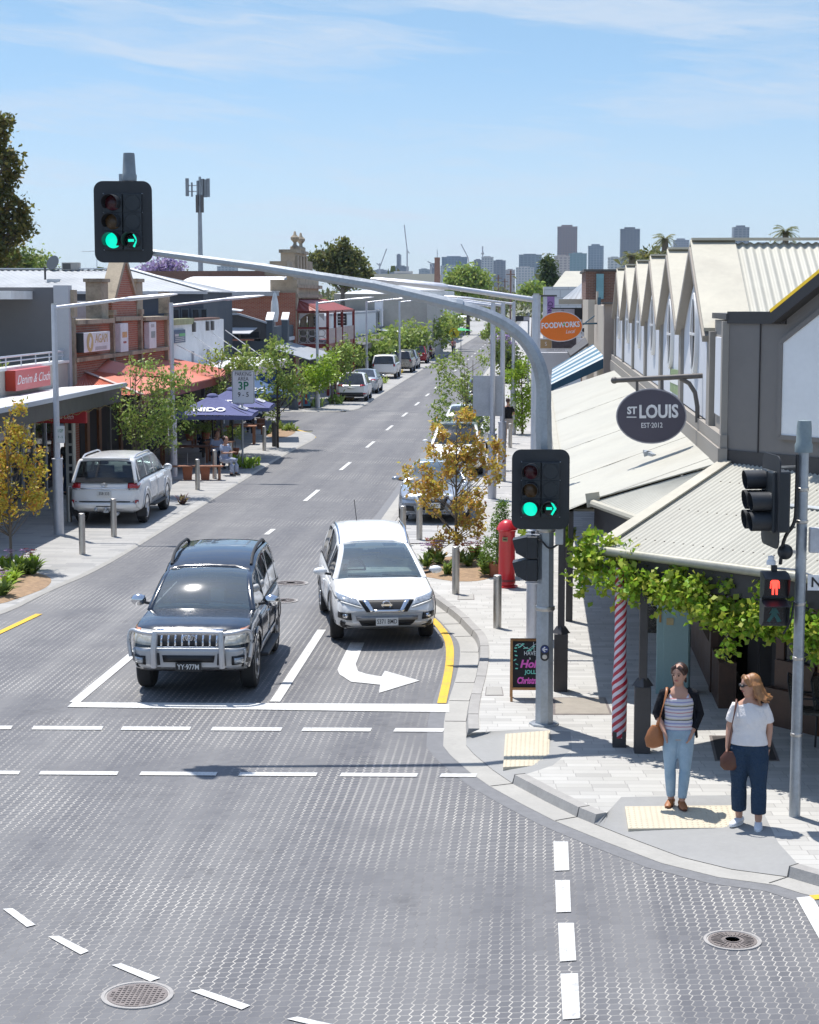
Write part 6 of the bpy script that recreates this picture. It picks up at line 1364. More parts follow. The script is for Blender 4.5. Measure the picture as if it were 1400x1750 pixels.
            m=MB();m.box(-.11,.11,yf+.14,yf+.17,zr-P.get('fdrop',0)-.17,zr-P.get('fdrop',0)-.1);m.build('rear_view_mirror',m_plastic,s.t,world=False)
    def wheel(s,x,y,sx,spk,steer,d):
        r=s.r;w=.115;n=26 if d>1 else 14
        prof=[(r*.62,-w*.9),(r*.9,-w),(r*.985,-w*.75),(r,-w*.3),(r,w*.3),(r*.985,w*.75),(r*.9,w),(r*.64,w*.92),(r*.63,w*.5)]
        m=MB();m.lathe(prof,n,ax='x');o=m.build('wheel',m_tyre,s.t,world=False,ang=30);o.location=(x,y,r);o.rotation_euler=(0,0,steer)
        q=MB();q.lathe([(r*.66,sx*w*.55),(r*.66,sx*w*.93),(r*.6,sx*w*.93),(r*.57,sx*w*.6)],n,ax='x')
        if d>1:
            q.lathe([(r*.6,sx*w*.2),(0,sx*w*.2)],n,ax='x',mi=1)
            for i in range(spk):
                a=2*PI*i/spk+.3;c,si=math.cos(a),math.sin(a)
                q.bar((sx*w*.72,r*.08*c,r*.08*si),(sx*w*.86,r*.61*c,r*.61*si),r*.2,w*.16,up=(1,0,0))
            q.lathe([(r*.16,sx*w*.7),(r*.14,sx*w*.95),(0,sx*w*.97)],12,ax='x')
        else: q.lathe([(r*.58,sx*w*.6),(r*.3,sx*w*.8),(0,sx*w*.8)],n,ax='x')
        q.build('rim',[m_rim,m_void],o,world=False)
    def hit(s,x,z,d,bv=None):
        bv=bv or s.bvh;y=s.P['L']*.8*d
        r=bv.ray_cast(Vector((x,y,z)),Vector((0,-d,0)))
        if r[0] is None: r=bv.find_nearest(Vector((x,s.P['L']/2*d,z)))
        return r[0]
    def patch(s,name,q,d,mat,off=.012,nu=8,nv=5,par=None,th=.012,mi=None):   # bilinear quad (x,z) projected on front (d=1) or rear (d=-1)
        def f(u,v):
            p=lerp(lerp((*q[0],0),(*q[1],0),u),lerp((*q[3],0),(*q[2],0),u),v);h=s.hit(p.x,p.y,d);return (h.x,h.y+off*d,h.z)
        m=MB();m.grid(f,nu,nv);o=m.build(name,mat,par or s.t,world=False);sd=o.modifiers.new('s','SOLIDIFY');sd.thickness=th;sd.offset=-1 if d>0 else 1;sd.offset=0;return o
    def both(s,name,q,d,mat,**k):
        s.patch(name,q,d,mat,**k);s.patch(name,[(-x,z) for x,z in q],d,mat,**k)
    def side(s,name,y0,y1,z0,z1,sx,mat,off=.006,nu=6,nv=5,par=None,shape=None):
        def f(u,v):
            y=y0+(y1-y0)*u;z=z0+(z1-z0)*v
            if shape:y,z=shape(u,v)
            r=s.bvh.ray_cast(Vector((sx*2,y,z)),Vector((-sx,0,0)));p=r[0] if r[0] is not None else s.bvh.find_nearest(Vector((sx,y,z)))[0]
            return (p.x+sx*off,p.y,p.z)
        m=MB();m.grid(f,nu,nv);o=m.build(name,mat,par or s.t,world=False);sd=o.modifiers.new('s','SOLIDIFY');sd.thickness=.014;sd.offset=0;return o
    def doors(s,ranges,z0,hz=.2):
        for sx in (-1,1):
            for a,b in ranges:
                zt=min(interp(s.P['top'],a),interp(s.P['top'],b))-.09
                o=s.side('door',a,b,z0,zt,sx,s.mat);m=MB()
                r=s.bvh.ray_cast(Vector((sx*2,a+.15,zt-.1)),Vector((-sx,0,0)))[0]
                m.bar((r.x+sx*.03,a+.08,zt-.08),(r.x+sx*.03,a+.26,zt-.08),.03,.025);m.build('handle',s.hmat if hasattr(s,'hmat') else s.mat,o,world=False)
    def plate(s,txt,z,d,w=.37,h=.13,mat=None,tm=None,tilt=0):
        p=s.hit(0,z,d);p=p+Vector((0,.03*d,0));m=MB();m.box(-w/2,w/2,p.y-.008,p.y+.008,z-h/2,z+h/2);o=m.build('number_plate',mat or m_plate,s.t,world=False)
        M_=Matrix.Translation((0,p.y+.010*d,z))@Matrix.Rotation(PI if d>0 else 0,4,'Z')@Matrix.Rotation(PI/2,4,'X')
        text(txt,.105,tm or m_black,o,M_,world=False,sx=.74 if len(txt)>7 else .8,bold=.001,ext=.001);return o
    def mirrors(s,mat,y,z,sz=(.11,.06,.075)):
        W=s.P['W']/2
        for sx in (-1,1):
            m=MB();m.ball((sx*(W+.13),y,z),sz,12,8);o=m.build('mirror',mat,s.t,world=False)
            m=MB();m.bar((sx*(W-.06),y+.03,z-.05),(sx*(W+.08),y+.01,z-.03),.05,.035);m.build('stalk',m_plastic,o,world=False);m=MB();m.box(sx*(W+.13)-sz[0]*.75,sx*(W+.13)+sz[0]*.75,y-sz[1]*.95,y-sz[1]*.75,z-sz[2]*.65,z+sz[2]*.65);m.build('mirror_glass',m_chrome,o,world=False)
    def rails(s,mat,x,ya,yb,r=.022,h=.055):
        for sx in (-1,1):
            z=lambda y:s.bv2.ray_cast(Vector((sx*x,y,4)),Vector((0,0,-1)))[0].z
            ys=[ya+(yb-ya)*i/8 for i in range(9)]
            pts=[Vector((sx*x,y,z(y)+(h if 0<i<8 else .0))) for i,y in enumerate(ys)]
            m=MB();m.tube(sm3(pts,1),r,8);m.build('roof_rail',mat,s.t,world=False)
    def wipers(s,y,z,xs):
        for a,b in xs: m=MB();m.tube([(a,y,z),((a+b)/2,y-.015,z+.02),(b,y-.05,z+.035)],.012,5);m.build('wiper',m_plastic,s.t,world=False)
def heading(v): return math.atan2(-v[0],v[1])
# --- black off-road wagon at the stop line
blackp=paint('midnight_blue_paint',(.012,.02,.035),.16)
PR=dict(L=4.6,W=1.76,H=1.77,fdrop=.17,clr=.36,wr=.385,axles=(-1.42,1.37),top=[(-2.3,1.1),(-1.6,1.12),(.62,1.1),(.95,1.12),(1.7,1.09),(2.05,1.04),(2.3,.9)],gh=(-2.2,-1.95,.12,1.08),pill=[(-1.9,.16),(-1.0,.1),(-.05,.1)],tuck=.78,round=.5,spokes=6,drv=.38)
c=Car('black_wagon','dark blue off road wagon with a chrome nudge bar waiting at the stop line','car',(-5.03,27.85,.014),heading((.1,-2.75)),None,PR,blackp);c.hmat=m_chrome
m_silv=paint('bumper_silver',(.42,.43,.44),.35,.35)
c.both('headlamp',[(.5,.8),(.84,.82),(.86,1.02),(.53,1.0)],1,m_hlc,off=.02,nu=6);c.both('indicator',[(.72,.97),(.82,.98),(.82,1.03),(.72,1.02)],1,m_ambr,off=.034,nu=2,nv=2)
g=c.patch('grille',[(-.45,.79),(.45,.79),(.47,.99),(-.47,.99)],1,m_void,off=.01)
for i in range(9):
    x=-.4+.1*i;c.patch('grille_bar',[(x-.013,.8),(x+.013,.8),(x+.014,.98),(x-.014,.98)],1,m_chrome,off=.024,nu=1,nv=3,par=g)
c.patch('grille_rim',[(-.48,.985),(.48,.985),(.48,1.015),(-.48,1.015)],1,m_chrome,off=.024,nu=8,nv=1,par=g);c.patch('grille_rim',[(-.46,.765),(.46,.765),(.46,.79),(-.46,.79)],1,m_chrome,off=.024,nu=8,nv=1,par=g)
q=c.hit(0,.9,1)+Vector((0,.03,0));m=MB()
for a,b in ((.085,.06),(.05,.055),(.025,.06)): m.tube([q+Vector((a*math.cos(t_),0,b*math.sin(t_)+(.0 if a>.06 else .015*(a==.05)))) for t_ in [2*PI*i/20 for i in range(21)]],.009,5)
m.build('badge',m_chrome,g,world=False)
c.patch('bumper',[(-.92,.46),(.92,.46),(.92,.77),(-.92,.77)],1,m_silv,off=.05,nu=16,nv=6,th=.05)
c.patch('lower_lip',[(-.88,.33),(.88,.33),(.9,.46),(-.9,.46)],1,m_plastic,off=.05,nu=12,nv=2,th=.04)
c.patch('intake',[(-.36,.57),(.36,.57),(.38,.67),(-.38,.67)],1,m_void,off=.083,nu=8,nv=2)
c.both('bumper_insert',[(.4,.42),(.55,.42),(.53,.7),(.42,.7)],1,m_plastic,off=.086,nu=2,nv=4);c.both('fog_lamp',[(.62,.53),(.85,.54),(.85,.67),(.62,.66)],1,m_void,off=.084,nu=3,nv=2);c.both('fog_lens',[(.66,.55),(.78,.555),(.78,.64),(.66,.635)],1,m_hl,off=.092,nu=3,nv=2);c.both('bumper_sticker',[(.45,.5),(.51,.5),(.51,.55),(.45,.55)],1,m_plate,off=.098,nu=1,nv=1)
o=c.plate('YY·977M',.505,1,.37,.125,m_void,m_plate);o.location.y=.085
m=MB();yb_=c.hit(0,.8,1).y+.16
def bbp(x,z,dy=0): return Vector((x,min(yb_,c.hit(max(-.8,min(.8,x)),min(z,.9),1).y+.15)+dy,z))
for sx in (-1,1): m.tube(sm3([bbp(sx*.86,.62,-.12),bbp(sx*.9,.86,-.12),bbp(sx*.86,1.02,-.1),bbp(sx*.7,1.0,-.02),bbp(sx*.5,.985)],2),.032,10);m.tube([bbp(sx*.49,.5),bbp(sx*.49,.75,.01),bbp(sx*.47,1.02)],(.045),8)
m.tube([bbp(-.5,1.0),bbp(0,1.01),bbp(.5,1.0)],.034,10);m.build('nudge_bar',M('bar_alloy',(.55,.55,.56),.42,.75,.08,6),c.t,world=False)
c.doors([(-.1,.92),(-1.0,-.14)],.55);c.mirrors(m_chrome,.72,1.2,(.12,.07,.09));c.rails(m_plastic,.62,-1.85,-.05,.026,.07);c.wipers(1.0,1.19,[(-.1,.5),(-.62,-.05)])
for sx in (-1,1): c.side('cladding',-.95,.9,.44,.58,sx,m_silv,.02);m=MB();m.box(sx*.78,sx*.98,-.85,.8,.36,.41);m.build('side_step',m_plastic,c.t,world=False,bevel=.02)
def arch(c,mat,w=.07):
    r=c.r+.055
    for ay in c.P['axles']:
        for sx in (-1,1): c.side('wheel_arch',0,0,0,0,sx,mat,.016,16,1,shape=lambda u,v,ay=ay:(ay+(r+w*v)*math.cos(PI*(.02+.96*u)),c.r+.02+(r+w*v)*math.sin(PI*(.02+.96*u))))
arch(c,blackp)
for i in range(5): m=MB();m.box(-.42+.2*i,-.38+.2*i,-1.7,-.95,PR['H']+.0,PR['H']+.03);m.build('roof_rib',blackp,c.t,world=False,bevel=.01)
m=MB();m.box(-.8,-.68,.52,.54,1.6,1.68) if 0 else m.box(.56,.63,.3,.31,1.46,1.51);m.build('window_sticker',M('green_sticker',(.02,.45,.35),.4),c.t,world=False)
# --- white crossover angling into the turn
whitep=paint('white_car_paint',(.86,.86,.85),.3)
XT=dict(L=4.6,W=1.75,H=1.66,fdrop=.2,clr=.27,wr=.35,axles=(-1.36,1.35),top=[(-2.3,1.0),(-1.7,1.08),(.4,1.0),(1.0,.99),(1.7,.93),(2.05,.84),(2.3,.68)],gh=(-2.15,-1.55,.0,1.12),pill=[(-1.72,.2),(-.98,.09),(-.1,.09)],tuck=.72,round=.75,spokes=5,drv=.38,steer=-.06)
fa,ra=Vector((-2.62,30.72)),Vector((-3.1,33.3));dv=fa-ra;ce=(fa+ra)/2
c=Car('white_crossover','white crossover with a dark V shaped grille in the turning lane','car',(ce.x,ce.y,.014),heading(dv),None,XT,whitep)
c.both('headlamp',[(.42,.685),(.83,.79),(.86,.88),(.5,.8)],1,m_hl,off=.014,nu=8,nv=4);c.both('daytime_strip',[(.4,.655),(.8,.76),(.8,.785),(.42,.68)],1,m_plate,off=.02,nu=6,nv=1)
g=c.patch('grille',[(-.34,.6),(.34,.6),(.46,.78),(-.46,.78)],1,m_void,off=.012)
for sx in (-1,1): c.patch('chrome_v',[(sx*.4,.785),(sx*.31,.785),(sx*.2,.6),(sx*.27,.6)],1,m_chrome,off=.026,nu=3,nv=5,par=g)
c.patch('chrome_v',[(-.25,.6),(.25,.6),(.22,.635),(-.22,.635)],1,m_chrome,off=.026,nu=6,nv=1,par=g)
q=c.hit(0,.71,1)+Vector((0,.035,0));m=MB();m.tube([q+Vector((.07*math.cos(t_),0,.065*math.sin(t_))) for t_ in [2*PI*i/22 for i in range(23)]],.012,6);m.box(-.09,.09,q.y-.008,q.y+.012,q.z-.016,q.z+.016);m.build('badge',m_chrome,g,world=False)
c.patch('bumper_intake',[(-.4,.35),(.4,.35),(.5,.5),(-.5,.5)],1,m_void,off=.012);c.patch('bumper_trim',[(-.5,.465),(.5,.465),(.52,.53),(-.52,.53)],1,M('bumper_grey',(.25,.25,.25),.4,.3),off=.02,nu=8,nv=1)
c.both('fog_lamp',[(.58,.47),(.8,.5),(.8,.6),(.6,.59)],1,m_void,off=.014,nu=4,nv=3);c.both('fog_lens',[(.65,.505),(.73,.51),(.73,.575),(.65,.57)],1,m_chrome,off=.024,nu=2,nv=2)
c.patch('skid_plate',[(-.62,.27),(.62,.27),(.66,.34),(-.66,.34)],1,M('skid_silver',(.33,.33,.33),.35,.6),off=.03,nu=8,nv=2);c.both('lower_trim',[(.5,.27),(.9,.3),(.9,.42),(.62,.36)],1,m_plastic,off=.02,nu=4,nv=2)
c.plate('S371 BMD',.44,1);c.doors([(-.08,1.0),(-.96,-.12)],.42);c.mirrors(whitep,.78,1.07,(.12,.08,.07));c.rails(m_chrome,.6,-1.45,-.02,.016,.035);c.wipers(1.12,1.0,[(-.1,.55),(-.65,-.05)])
arch(c,m_plastic,.05)
for sx in (-1,1): c.side('sill',-.98,1.0,.29,.4,sx,m_plastic,.012)
m=MB();m.tube([(.18,-1.4,1.66),(.2,-1.7,2.03)],.008,5);m.build('aerial',m_black,c.t,world=False)
m=MB();m.box(.5,.62,.68,.69,1.18,1.26);m.build('window_label',m_plate,c.t,world=False)
# --- white off-road wagon parked on the left, seen from behind
LCp=dict(L=4.9,W=1.82,H=1.7,clr=.34,wr=.39,axles=(-1.5,1.36),top=[(-2.47,1.12),(-1.6,1.17),(.7,1.16),(1.0,1.17),(1.9,1.12),(2.3,1.02),(2.47,.9)],gh=(-2.42,-2.15,.15,1.1),pill=[(-2.1,.16),(-1.15,.1),(-.15,.1)],tuck=.78,round=.45,spokes=5,noback=False)
whiteb=paint('white_wagon_paint',(.8,.8,.79),.3)
c=Car('white_wagon','big white off road wagon parked on the left footpath, seen from behind','car',(-10.9,47.6,LZ+.008),R(1.2),None,LCp,whiteb)
c.both('tail_lamp',[(.6,.97),(.93,.97),(.93,1.12),(.6,1.1)],-1,m_tail,off=.02,nu=5,nv=3);c.both('tail_lamp_lower',[(.62,.93),(.93,.93),(.93,.968),(.62,.968)],-1,m_hl,off=.018,nu=4,nv=1);c.both('reflector',[(.78,.6),(.93,.6),(.93,.67),(.78,.67)],-1,m_tail,off=.06,nu=2,nv=1)
c.patch('chrome_strip',[(-.6,.945),(.6,.945),(.6,.965),(-.6,.965)],-1,m_chrome,off=.024,nu=8,nv=1);c.patch('tailgate_gap',[(-.74,.615),(.74,.615),(.74,.64),(-.74,.64)],-1,m_seam,off=.006,nu=8,nv=1)
c.patch('bumper',[(-.95,.36),(.95,.36),(.96,.6),(-.96,.6)],-1,whiteb,off=.055,nu=16,nv=4,th=.05);c.patch('tow_recess',[(-.28,.34),(.3,.34),(.28,.52),(-.2,.52)],-1,m_void,off=.085,nu=3,nv=2)
m=MB();yy=-2.58;m.ball((.06,yy-.02,.46),.04);m.box(.0,.12,yy,yy+.12,.36,.42);m.ball((-.2,yy,.44),(.05,.03,.05));m.tube([(.35,yy+.1,.34),(.35,yy-.05,.33)],.04,8);m.build('tow_hitch',m_steel,c.t,world=False)
c.plate('S58·333',.83,-1);q=c.hit(0,1.05,-1)+Vector((0,-.03,0));m=MB()
for a,b in ((.075,.05),(.04,.045)): m.tube([q+Vector((a*math.cos(t_),0,b*math.sin(t_))) for t_ in [2*PI*i/18 for i in range(19)]],.008,5)
m.build('badge',m_chrome,c.t,world=False)
c.doors([(-.1,1.0),(-1.1,-.14)],.5);c.mirrors(whiteb,.75,1.22,(.12,.07,.1));c.rails(m_pole,.66,-1.9,.2,.022,.06);arch(c,whiteb)
for sx in (-1,1): m=MB();m.box(sx*.82,sx*1.0,-.85,.85,.36,.41);m.build('side_step',m_plastic,c.t,world=False,bevel=.02)
m=MB();m.box(-.6,.6,-2.27,-2.1,1.685,1.72);m.build('roof_spoiler',whiteb,c.t,world=False,bevel=.012)
m=MB();m.tube([(.05,-2.4,1.18),(.35,-2.38,1.22)],.012,5);m.build('wiper',m_plastic,c.t,world=False)
for x in (-.85,.85): m=MB();m.box(x-.12,x+.12,-1.94,-1.9,.2,.42);m.build('mud_flap',m_plastic,c.t,world=False)
# --- silver sedan parked nose-out on the right
silv=paint('silver_car_paint',(.42,.45,.49),.22,.55)
AU=dict(L=4.65,W=1.82,H=1.36,clr=.19,wr=.33,axles=(-1.42,1.39),top=[(-2.32,.9),(-1.9,.98),(.4,.92),(.9,.93),(1.7,.84),(2.1,.74),(2.32,.58)],gh=(-1.95,-1.0,-.05,.98),pill=[(-1.05,.2),(-.2,.07)],tuck=.7,round=.8,spokes=10,drv=-.38)
c=Car('silver_sedan','silver sedan parked nose out in the right bay behind the orange tree','car',(-2.62,48.1,PZ+.004),R(181),None,AU,silv)
c.both('headlamp',[(.46,.6),(.8,.63),(.84,.72),(.46,.69)],1,m_hl,off=.014,nu=6,nv=3);g=c.patch('grille',[(-.26,.36),(.26,.36),(.38,.69),(-.38,.69)],1,m_void,off=.014)
c.patch('grille_rim',[(-.4,.69),(.4,.69),(.4,.715),(-.4,.715)],1,m_chrome,off=.02,nu=6,nv=1,par=g)
for i in range(4):
    q=c.hit(-.12+.08*i,.61,1)+Vector((0,.03,0));m=MB();m.tube([q+Vector((.05*math.cos(t_),0,.05*math.sin(t_))) for t_ in [2*PI*k_/14 for k_ in range(15)]],.008,5);m.build('badge_ring',m_chrome,g,world=False)
c.both('side_intake',[(.46,.33),(.8,.35),(.76,.47),(.5,.46)],1,m_void,off=.014,nu=4,nv=3);c.patch('lower_lip',[(-.6,.22),(.6,.22),(.6,.26),(-.6,.26)],1,silv,off=.03,nu=8,nv=1)
c.plate('S231·BPT',.48,1);c.doors([(-.18,.92),(-1.05,-.22)],.35);c.mirrors(silv,.66,1.0,(.11,.07,.06));c.wipers(.98,.95,[(-.1,.5),(-.6,-.05)])
# --- white hatchback and silver sedan parked beyond the side street
HR=dict(L=4.3,W=1.79,H=1.56,clr=.22,wr=.33,axles=(-1.3,1.3),top=[(-2.15,.95),(-1.6,1.02),(.5,.95),(1.0,.95),(1.7,.86),(2.15,.66)],gh=(-2.05,-1.55,.0,1.08),pill=[(-1.5,.22),(-.75,.08),(-.05,.08)],tuck=.72,round=.7,spokes=5)
c=Car('white_hatchback','white hatchback with red tail lamps parked across the side street','car',(-10.4,104.3,LZ+.01),R(1),None,HR,whitep,1)
c.both('tail_lamp',[(.48,.84),(.85,.9),(.86,1.0),(.5,.94)],-1,m_tail,off=.02,nu=4,nv=2);c.patch('lower_bumper',[(-.85,.28),(.85,.28),(.85,.5),(-.85,.5)],-1,m_plastic,off=.02);c.both('reflector',[(.66,.4),(.84,.4),(.84,.48),(.66,.48)],-1,m_tail,off=.034,nu=2,nv=1);c.plate('S114·BKM' if 0 else '',.74,-1) if 0 else c.patch('number_plate',[(-.2,.7),(.2,.7),(.2,.82),(-.2,.82)],-1,m_plate,off=.03,nu=1,nv=1);c.mirrors(whitep,.7,1.02,(.1,.06,.06))
SE=dict(AU);SE.update(H=1.42,top=[(-2.32,.92),(-1.9,1.0),(.4,.92),(.9,.93),(1.7,.84),(2.1,.74),(2.32,.58)])
c=Car('silver_sedan','pale silver sedan parked just ahead of the white hatchback','car',(-10.55,113.0,LZ+.01),R(0),None,SE,paint('pale_silver_paint',(.5,.54,.58),.22,.4),1)
c.both('tail_lamp',[(.5,.78),(.84,.8),(.84,.9),(.52,.88)],-1,m_tail,off=.02,nu=4,nv=2);c.mirrors(silv,.66,1.0,(.1,.06,.06))
# --- distant cars: three body shapes, copied and repainted
def far(proto,loc,rz,lab,mat,group):
    c=dup(proto.t,loc,rz,lab,group)
    for ch in c.children:
        if ch.name.split('.')[0] in('body','roof_shell'):
            for i in range(len(ch.material_slots)):
                if i==0: ch.material_slots[0].link='OBJECT';ch.material_slots[0].material=mat
    return c
GF='cars parked and driving further up the street'
red=paint('red_car_paint',(.3,.012,.02),.22);dred=paint('maroon_car_paint',(.12,.012,.018),.22);navyp=paint('navy_car_paint',(.02,.035,.07),.22);greyp=paint('grey_car_paint',(.12,.125,.13),.25,.4);goldp=paint('beige_car_paint',(.36,.34,.3),.25,.4)
s1=Car('parked_suv','white four wheel drive parked in the left row ahead of the grey silver sedan','car',(-11.0,134,LZ+.01),0,GF,dict(LCp,spokes=5),whitep,1);s1.both('tail_lamp',[(.7,.9),(.93,.9),(.93,1.1),(.7,1.08)],-1,m_tail,off=.02,nu=2,nv=2);s1.both('headlamp',[(.55,.86),(.86,.88),(.86,.98),(.55,.96)],1,m_hl,off=.02,nu=2,nv=2);s1.patch('grille',[(-.45,.8),(.45,.8),(.45,.98),(-.45,.98)],1,m_void,off=.02,nu=3,nv=2)
h1_=Car('parked_hatchback','white hatchback facing the camera behind the orange and green trees on the right','car',(-2.6,60.5,PZ+.01),PI,GF,HR,whitep,1);h1_.both('tail_lamp',[(.5,.84),(.85,.88),(.86,1.0),(.55,.95)],-1,m_tail,off=.02,nu=2,nv=2);h1_.both('headlamp',[(.45,.68),(.82,.74),(.84,.83),(.48,.77)],1,m_hl,off=.014,nu=3,nv=2);h1_.patch('grille',[(-.4,.55),(.4,.55),(.4,.72),(-.4,.72)],1,m_void,off=.014,nu=3,nv=2);h1_.mirrors(whitep,.7,1.02,(.1,.06,.06))
e1=Car('parked_sedan','dark sedan at the far end of the street heading towards the camera','car',(-5.6,262,.01),PI,GF,AU,navyp,1);e1.both('headlamp',[(.46,.6),(.8,.63),(.84,.72),(.46,.69)],1,m_hl,off=.014,nu=2,nv=2);e1.both('tail_lamp',[(.5,.76),(.84,.78),(.84,.88),(.52,.86)],-1,m_tail,off=.02,nu=2,nv=2)
far(h1_,(-2.7,70.5,PZ+.01),PI,'second white car in the right bays, glimpsed through the green tree',whiteb,GF)
far(s1,(-2.6,92,PZ+.01),PI,'dark blue four wheel drive parked on the right beyond the bright green shrub',navyp,GF)
far(s1,(-10.6,145,LZ+.01),0,'beige four wheel drive parked second in the left row',goldp,GF)
far(h1_,(-10.7,153,LZ+.01),0,'silver hatchback parked third in the left row',silv,GF)
far(h1_,(-10.7,166,LZ+.01),0,'bright red hatchback parked in the left row',red,GF)
far(s1,(-10.9,178,LZ+.01),0,'maroon four wheel drive parked in the left row behind the bright red hatchback',dred,GF)
far(s1,(-11.6,192,LZ+.01),0,'dark navy four wheel drive parked at the far end of the left row',navyp,GF)
far(h1_,(-11.7,158,LZ+.01),R(3),'grey hatchback half hidden by leaves in the left row',greyp,GF)
far(s1,(-5.2,240,.01),PI,'white four wheel drive driving towards the camera far up the street',whitep,GF)
far(h1_,(-8.0,330,.01),0,'tiny red car driving away at the very end of the street',red,GF)
far(e1,(-5.4,345,.01),PI,'tiny blue grey car near the end of the street',paint('blue_grey_paint',(.1,.15,.2),.25,.3),GF)
# ---------------------------------------------------------------- people
m_skin=M('skin',(.48,.27,.19),.5,0,.08,12,spec=.35);m_skind=M('skin_tanned',(.36,.19,.12),.5,0,.08,12,spec=.35)
m_lip=M('lips',(.4,.11,.1),.4);m_eye=M('eye_dark',(.03,.02,.018),.2);m_eyew=M('eye_white',(.6,.58,.55),.3)
def hairmat(name,a,b):
    m,nt,bs=_new(name);k=N(nt);p=k.obj();x,y,z=k.xyz(p);f=k.noise(k.comb(k.math('MULTIPLY',x,60.),k.math('MULTIPLY',y,60.),k.math('MULTIPLY',z,9.)),1.,4)
    k.l(k.mix(f,a,b),bs.inputs['Base Color']);bs.inputs['Roughness'].default_value=.42;k.bump(f,bs,.6,.008);return m
def cloth(name,col,bump=.35):
    m,nt,b=_new(name);k=N(nt);p=k.obj();c=k.mix(k.rng(k.noise(p,7,4),.3,.75,0,.4),col,[a*.72 for a in col]);k.l(c,b.inputs['Base Color']);b.inputs['Roughness'].default_value=.9;b.inputs['Specular IOR Level'].default_value=.2
    k.bump(k.math('ADD',k.noise(p,11,3,.6),k.math('MULTIPLY',k.noise(p,160,2),.12)),b,bump*2,.05);return m
m_hbrown=hairmat('hair_dark_brown',(.025,.013,.01),(.07,.03,.02));m_hblond=hairmat('hair_auburn',(.16,.06,.022),(.46,.23,.085));m_hblack=hairmat('hair_black',(.012,.01,.01),(.03,.025,.022))
def remesh(o,v,it=3):
    m=o.modifiers.new('r','REMESH');m.mode='VOXEL';m.voxel_size=v;m.use_smooth_shade=True
    s=o.modifiers.new('s','SMOOTH');s.iterations=it;s.factor=.5
    realize(o)
    for p in o.data.polygons:p.use_smooth=True
    return o
def V(*a):return Vector(a)
def hand(mb,w,d,sd,curl=.5,s=1):   # wrist, direction, palm side vector
    d=d.normalized();sd=(sd-d*sd.dot(d)).normalized();n=d.cross(sd)
    c=w+d*.045*s;mb.tube([w,w+d*.02*s,w+d*.05*s,w+d*.088*s],[(.026*s,.018*s),(.034*s,.019*s),(.038*s,.018*s),(.036*s,.015*s)],10,ref=n)
    for i,(off_,L) in enumerate(((-.027,.066),(-.009,.076),(.009,.072),(.027,.056))):
        b=w+d*.084*s+sd*off_*s;k1=b+(d+n*.25*curl)*L*.45*s;k2=k1+(d*(1-.5*curl)+n*.8*curl)*L*.35*s;k3=k2+(d*(1-.9*curl)+n*curl)*L*.28*s
        mb.tube([b,k1,k2,k3],[.0095*s,.0088*s,.0078*s,.0058*s],7)
    b=w+d*.028*s-sd*.03*s;mb.tube([b,b+(d*.7-sd*.6+n*.2)*.034*s,b+(d*1.2-sd*.6+n*.4)*.055*s],[.0125*s,.0105*s,.007*s],7)
def head(mb,c,f,r=1.0):     # c: head centre, f: facing
    f=f.normalized();sd=f.cross(V(0,0,1)).normalized();u=sd.cross(f)
    secs=[]
    for z,a,b,o in ((-.118,.022,.025,.045),(-.108,.04,.045,.035),(-.085,.056,.066,.02),(-.05,.066,.082,.006),(0,.073,.094,0),(.045,.074,.097,-.004),(.08,.064,.085,-.008),(.105,.042,.058,-.01),(.117,.015,.02,-.01)):
        secs.append([c+sd*(a*r*math.cos(t))+f*(b*r*math.sin(t)+o*r)+u*(z*r) for t in [2*PI*i/16 for i in range(16)]])
    mb.loft(secs)
    n=c+f*.09*r-u*.018*r;mb.tube([n+u*.045*r-f*.004,n+f*.014*r+u*.005*r,n+f*.018*r-u*.008*r,n+f*.002*r-u*.02*r],[.008*r,.012*r,.015*r,.01*r],8)
    for s in (-1,1): mb.ball(c+sd*(s*.075*r)-f*.008*r-u*.012*r,(.014*r,.018*r,.03*r),8,6)
    return f,sd,u
def face(par,c,f,r,eyes=True):
    sd=f.cross(V(0,0,1)).normalized();u=sd.cross(f)
    m=MB()
    for s in (-1,1): m.ball(c+sd*(s*.031*r)+f*.083*r+u*.005*r,.0095*r,8,6)
    if eyes: m.build('eyes',m_eye,par)
    m=MB()
    for s in (-1,1): m.tube([c+sd*(s*.018*r)+f*.09*r+u*.026*r,c+sd*(s*.034*r)+f*.087*r+u*.03*r,c+sd*(s*.05*r)+f*.076*r+u*.024*r],.0035*r,5)
    m.build('eyebrows',m_hbrown,par)
    m=MB();m.tube([c+sd*(-.024*r)+f*.083*r-u*.057*r,c+f*.094*r-u*.056*r,c+sd*(.024*r)+f*.083*r-u*.057*r],[(.003,.004),(.005,.008),(.003,.004)],6);m.build('mouth',m_lip,par)
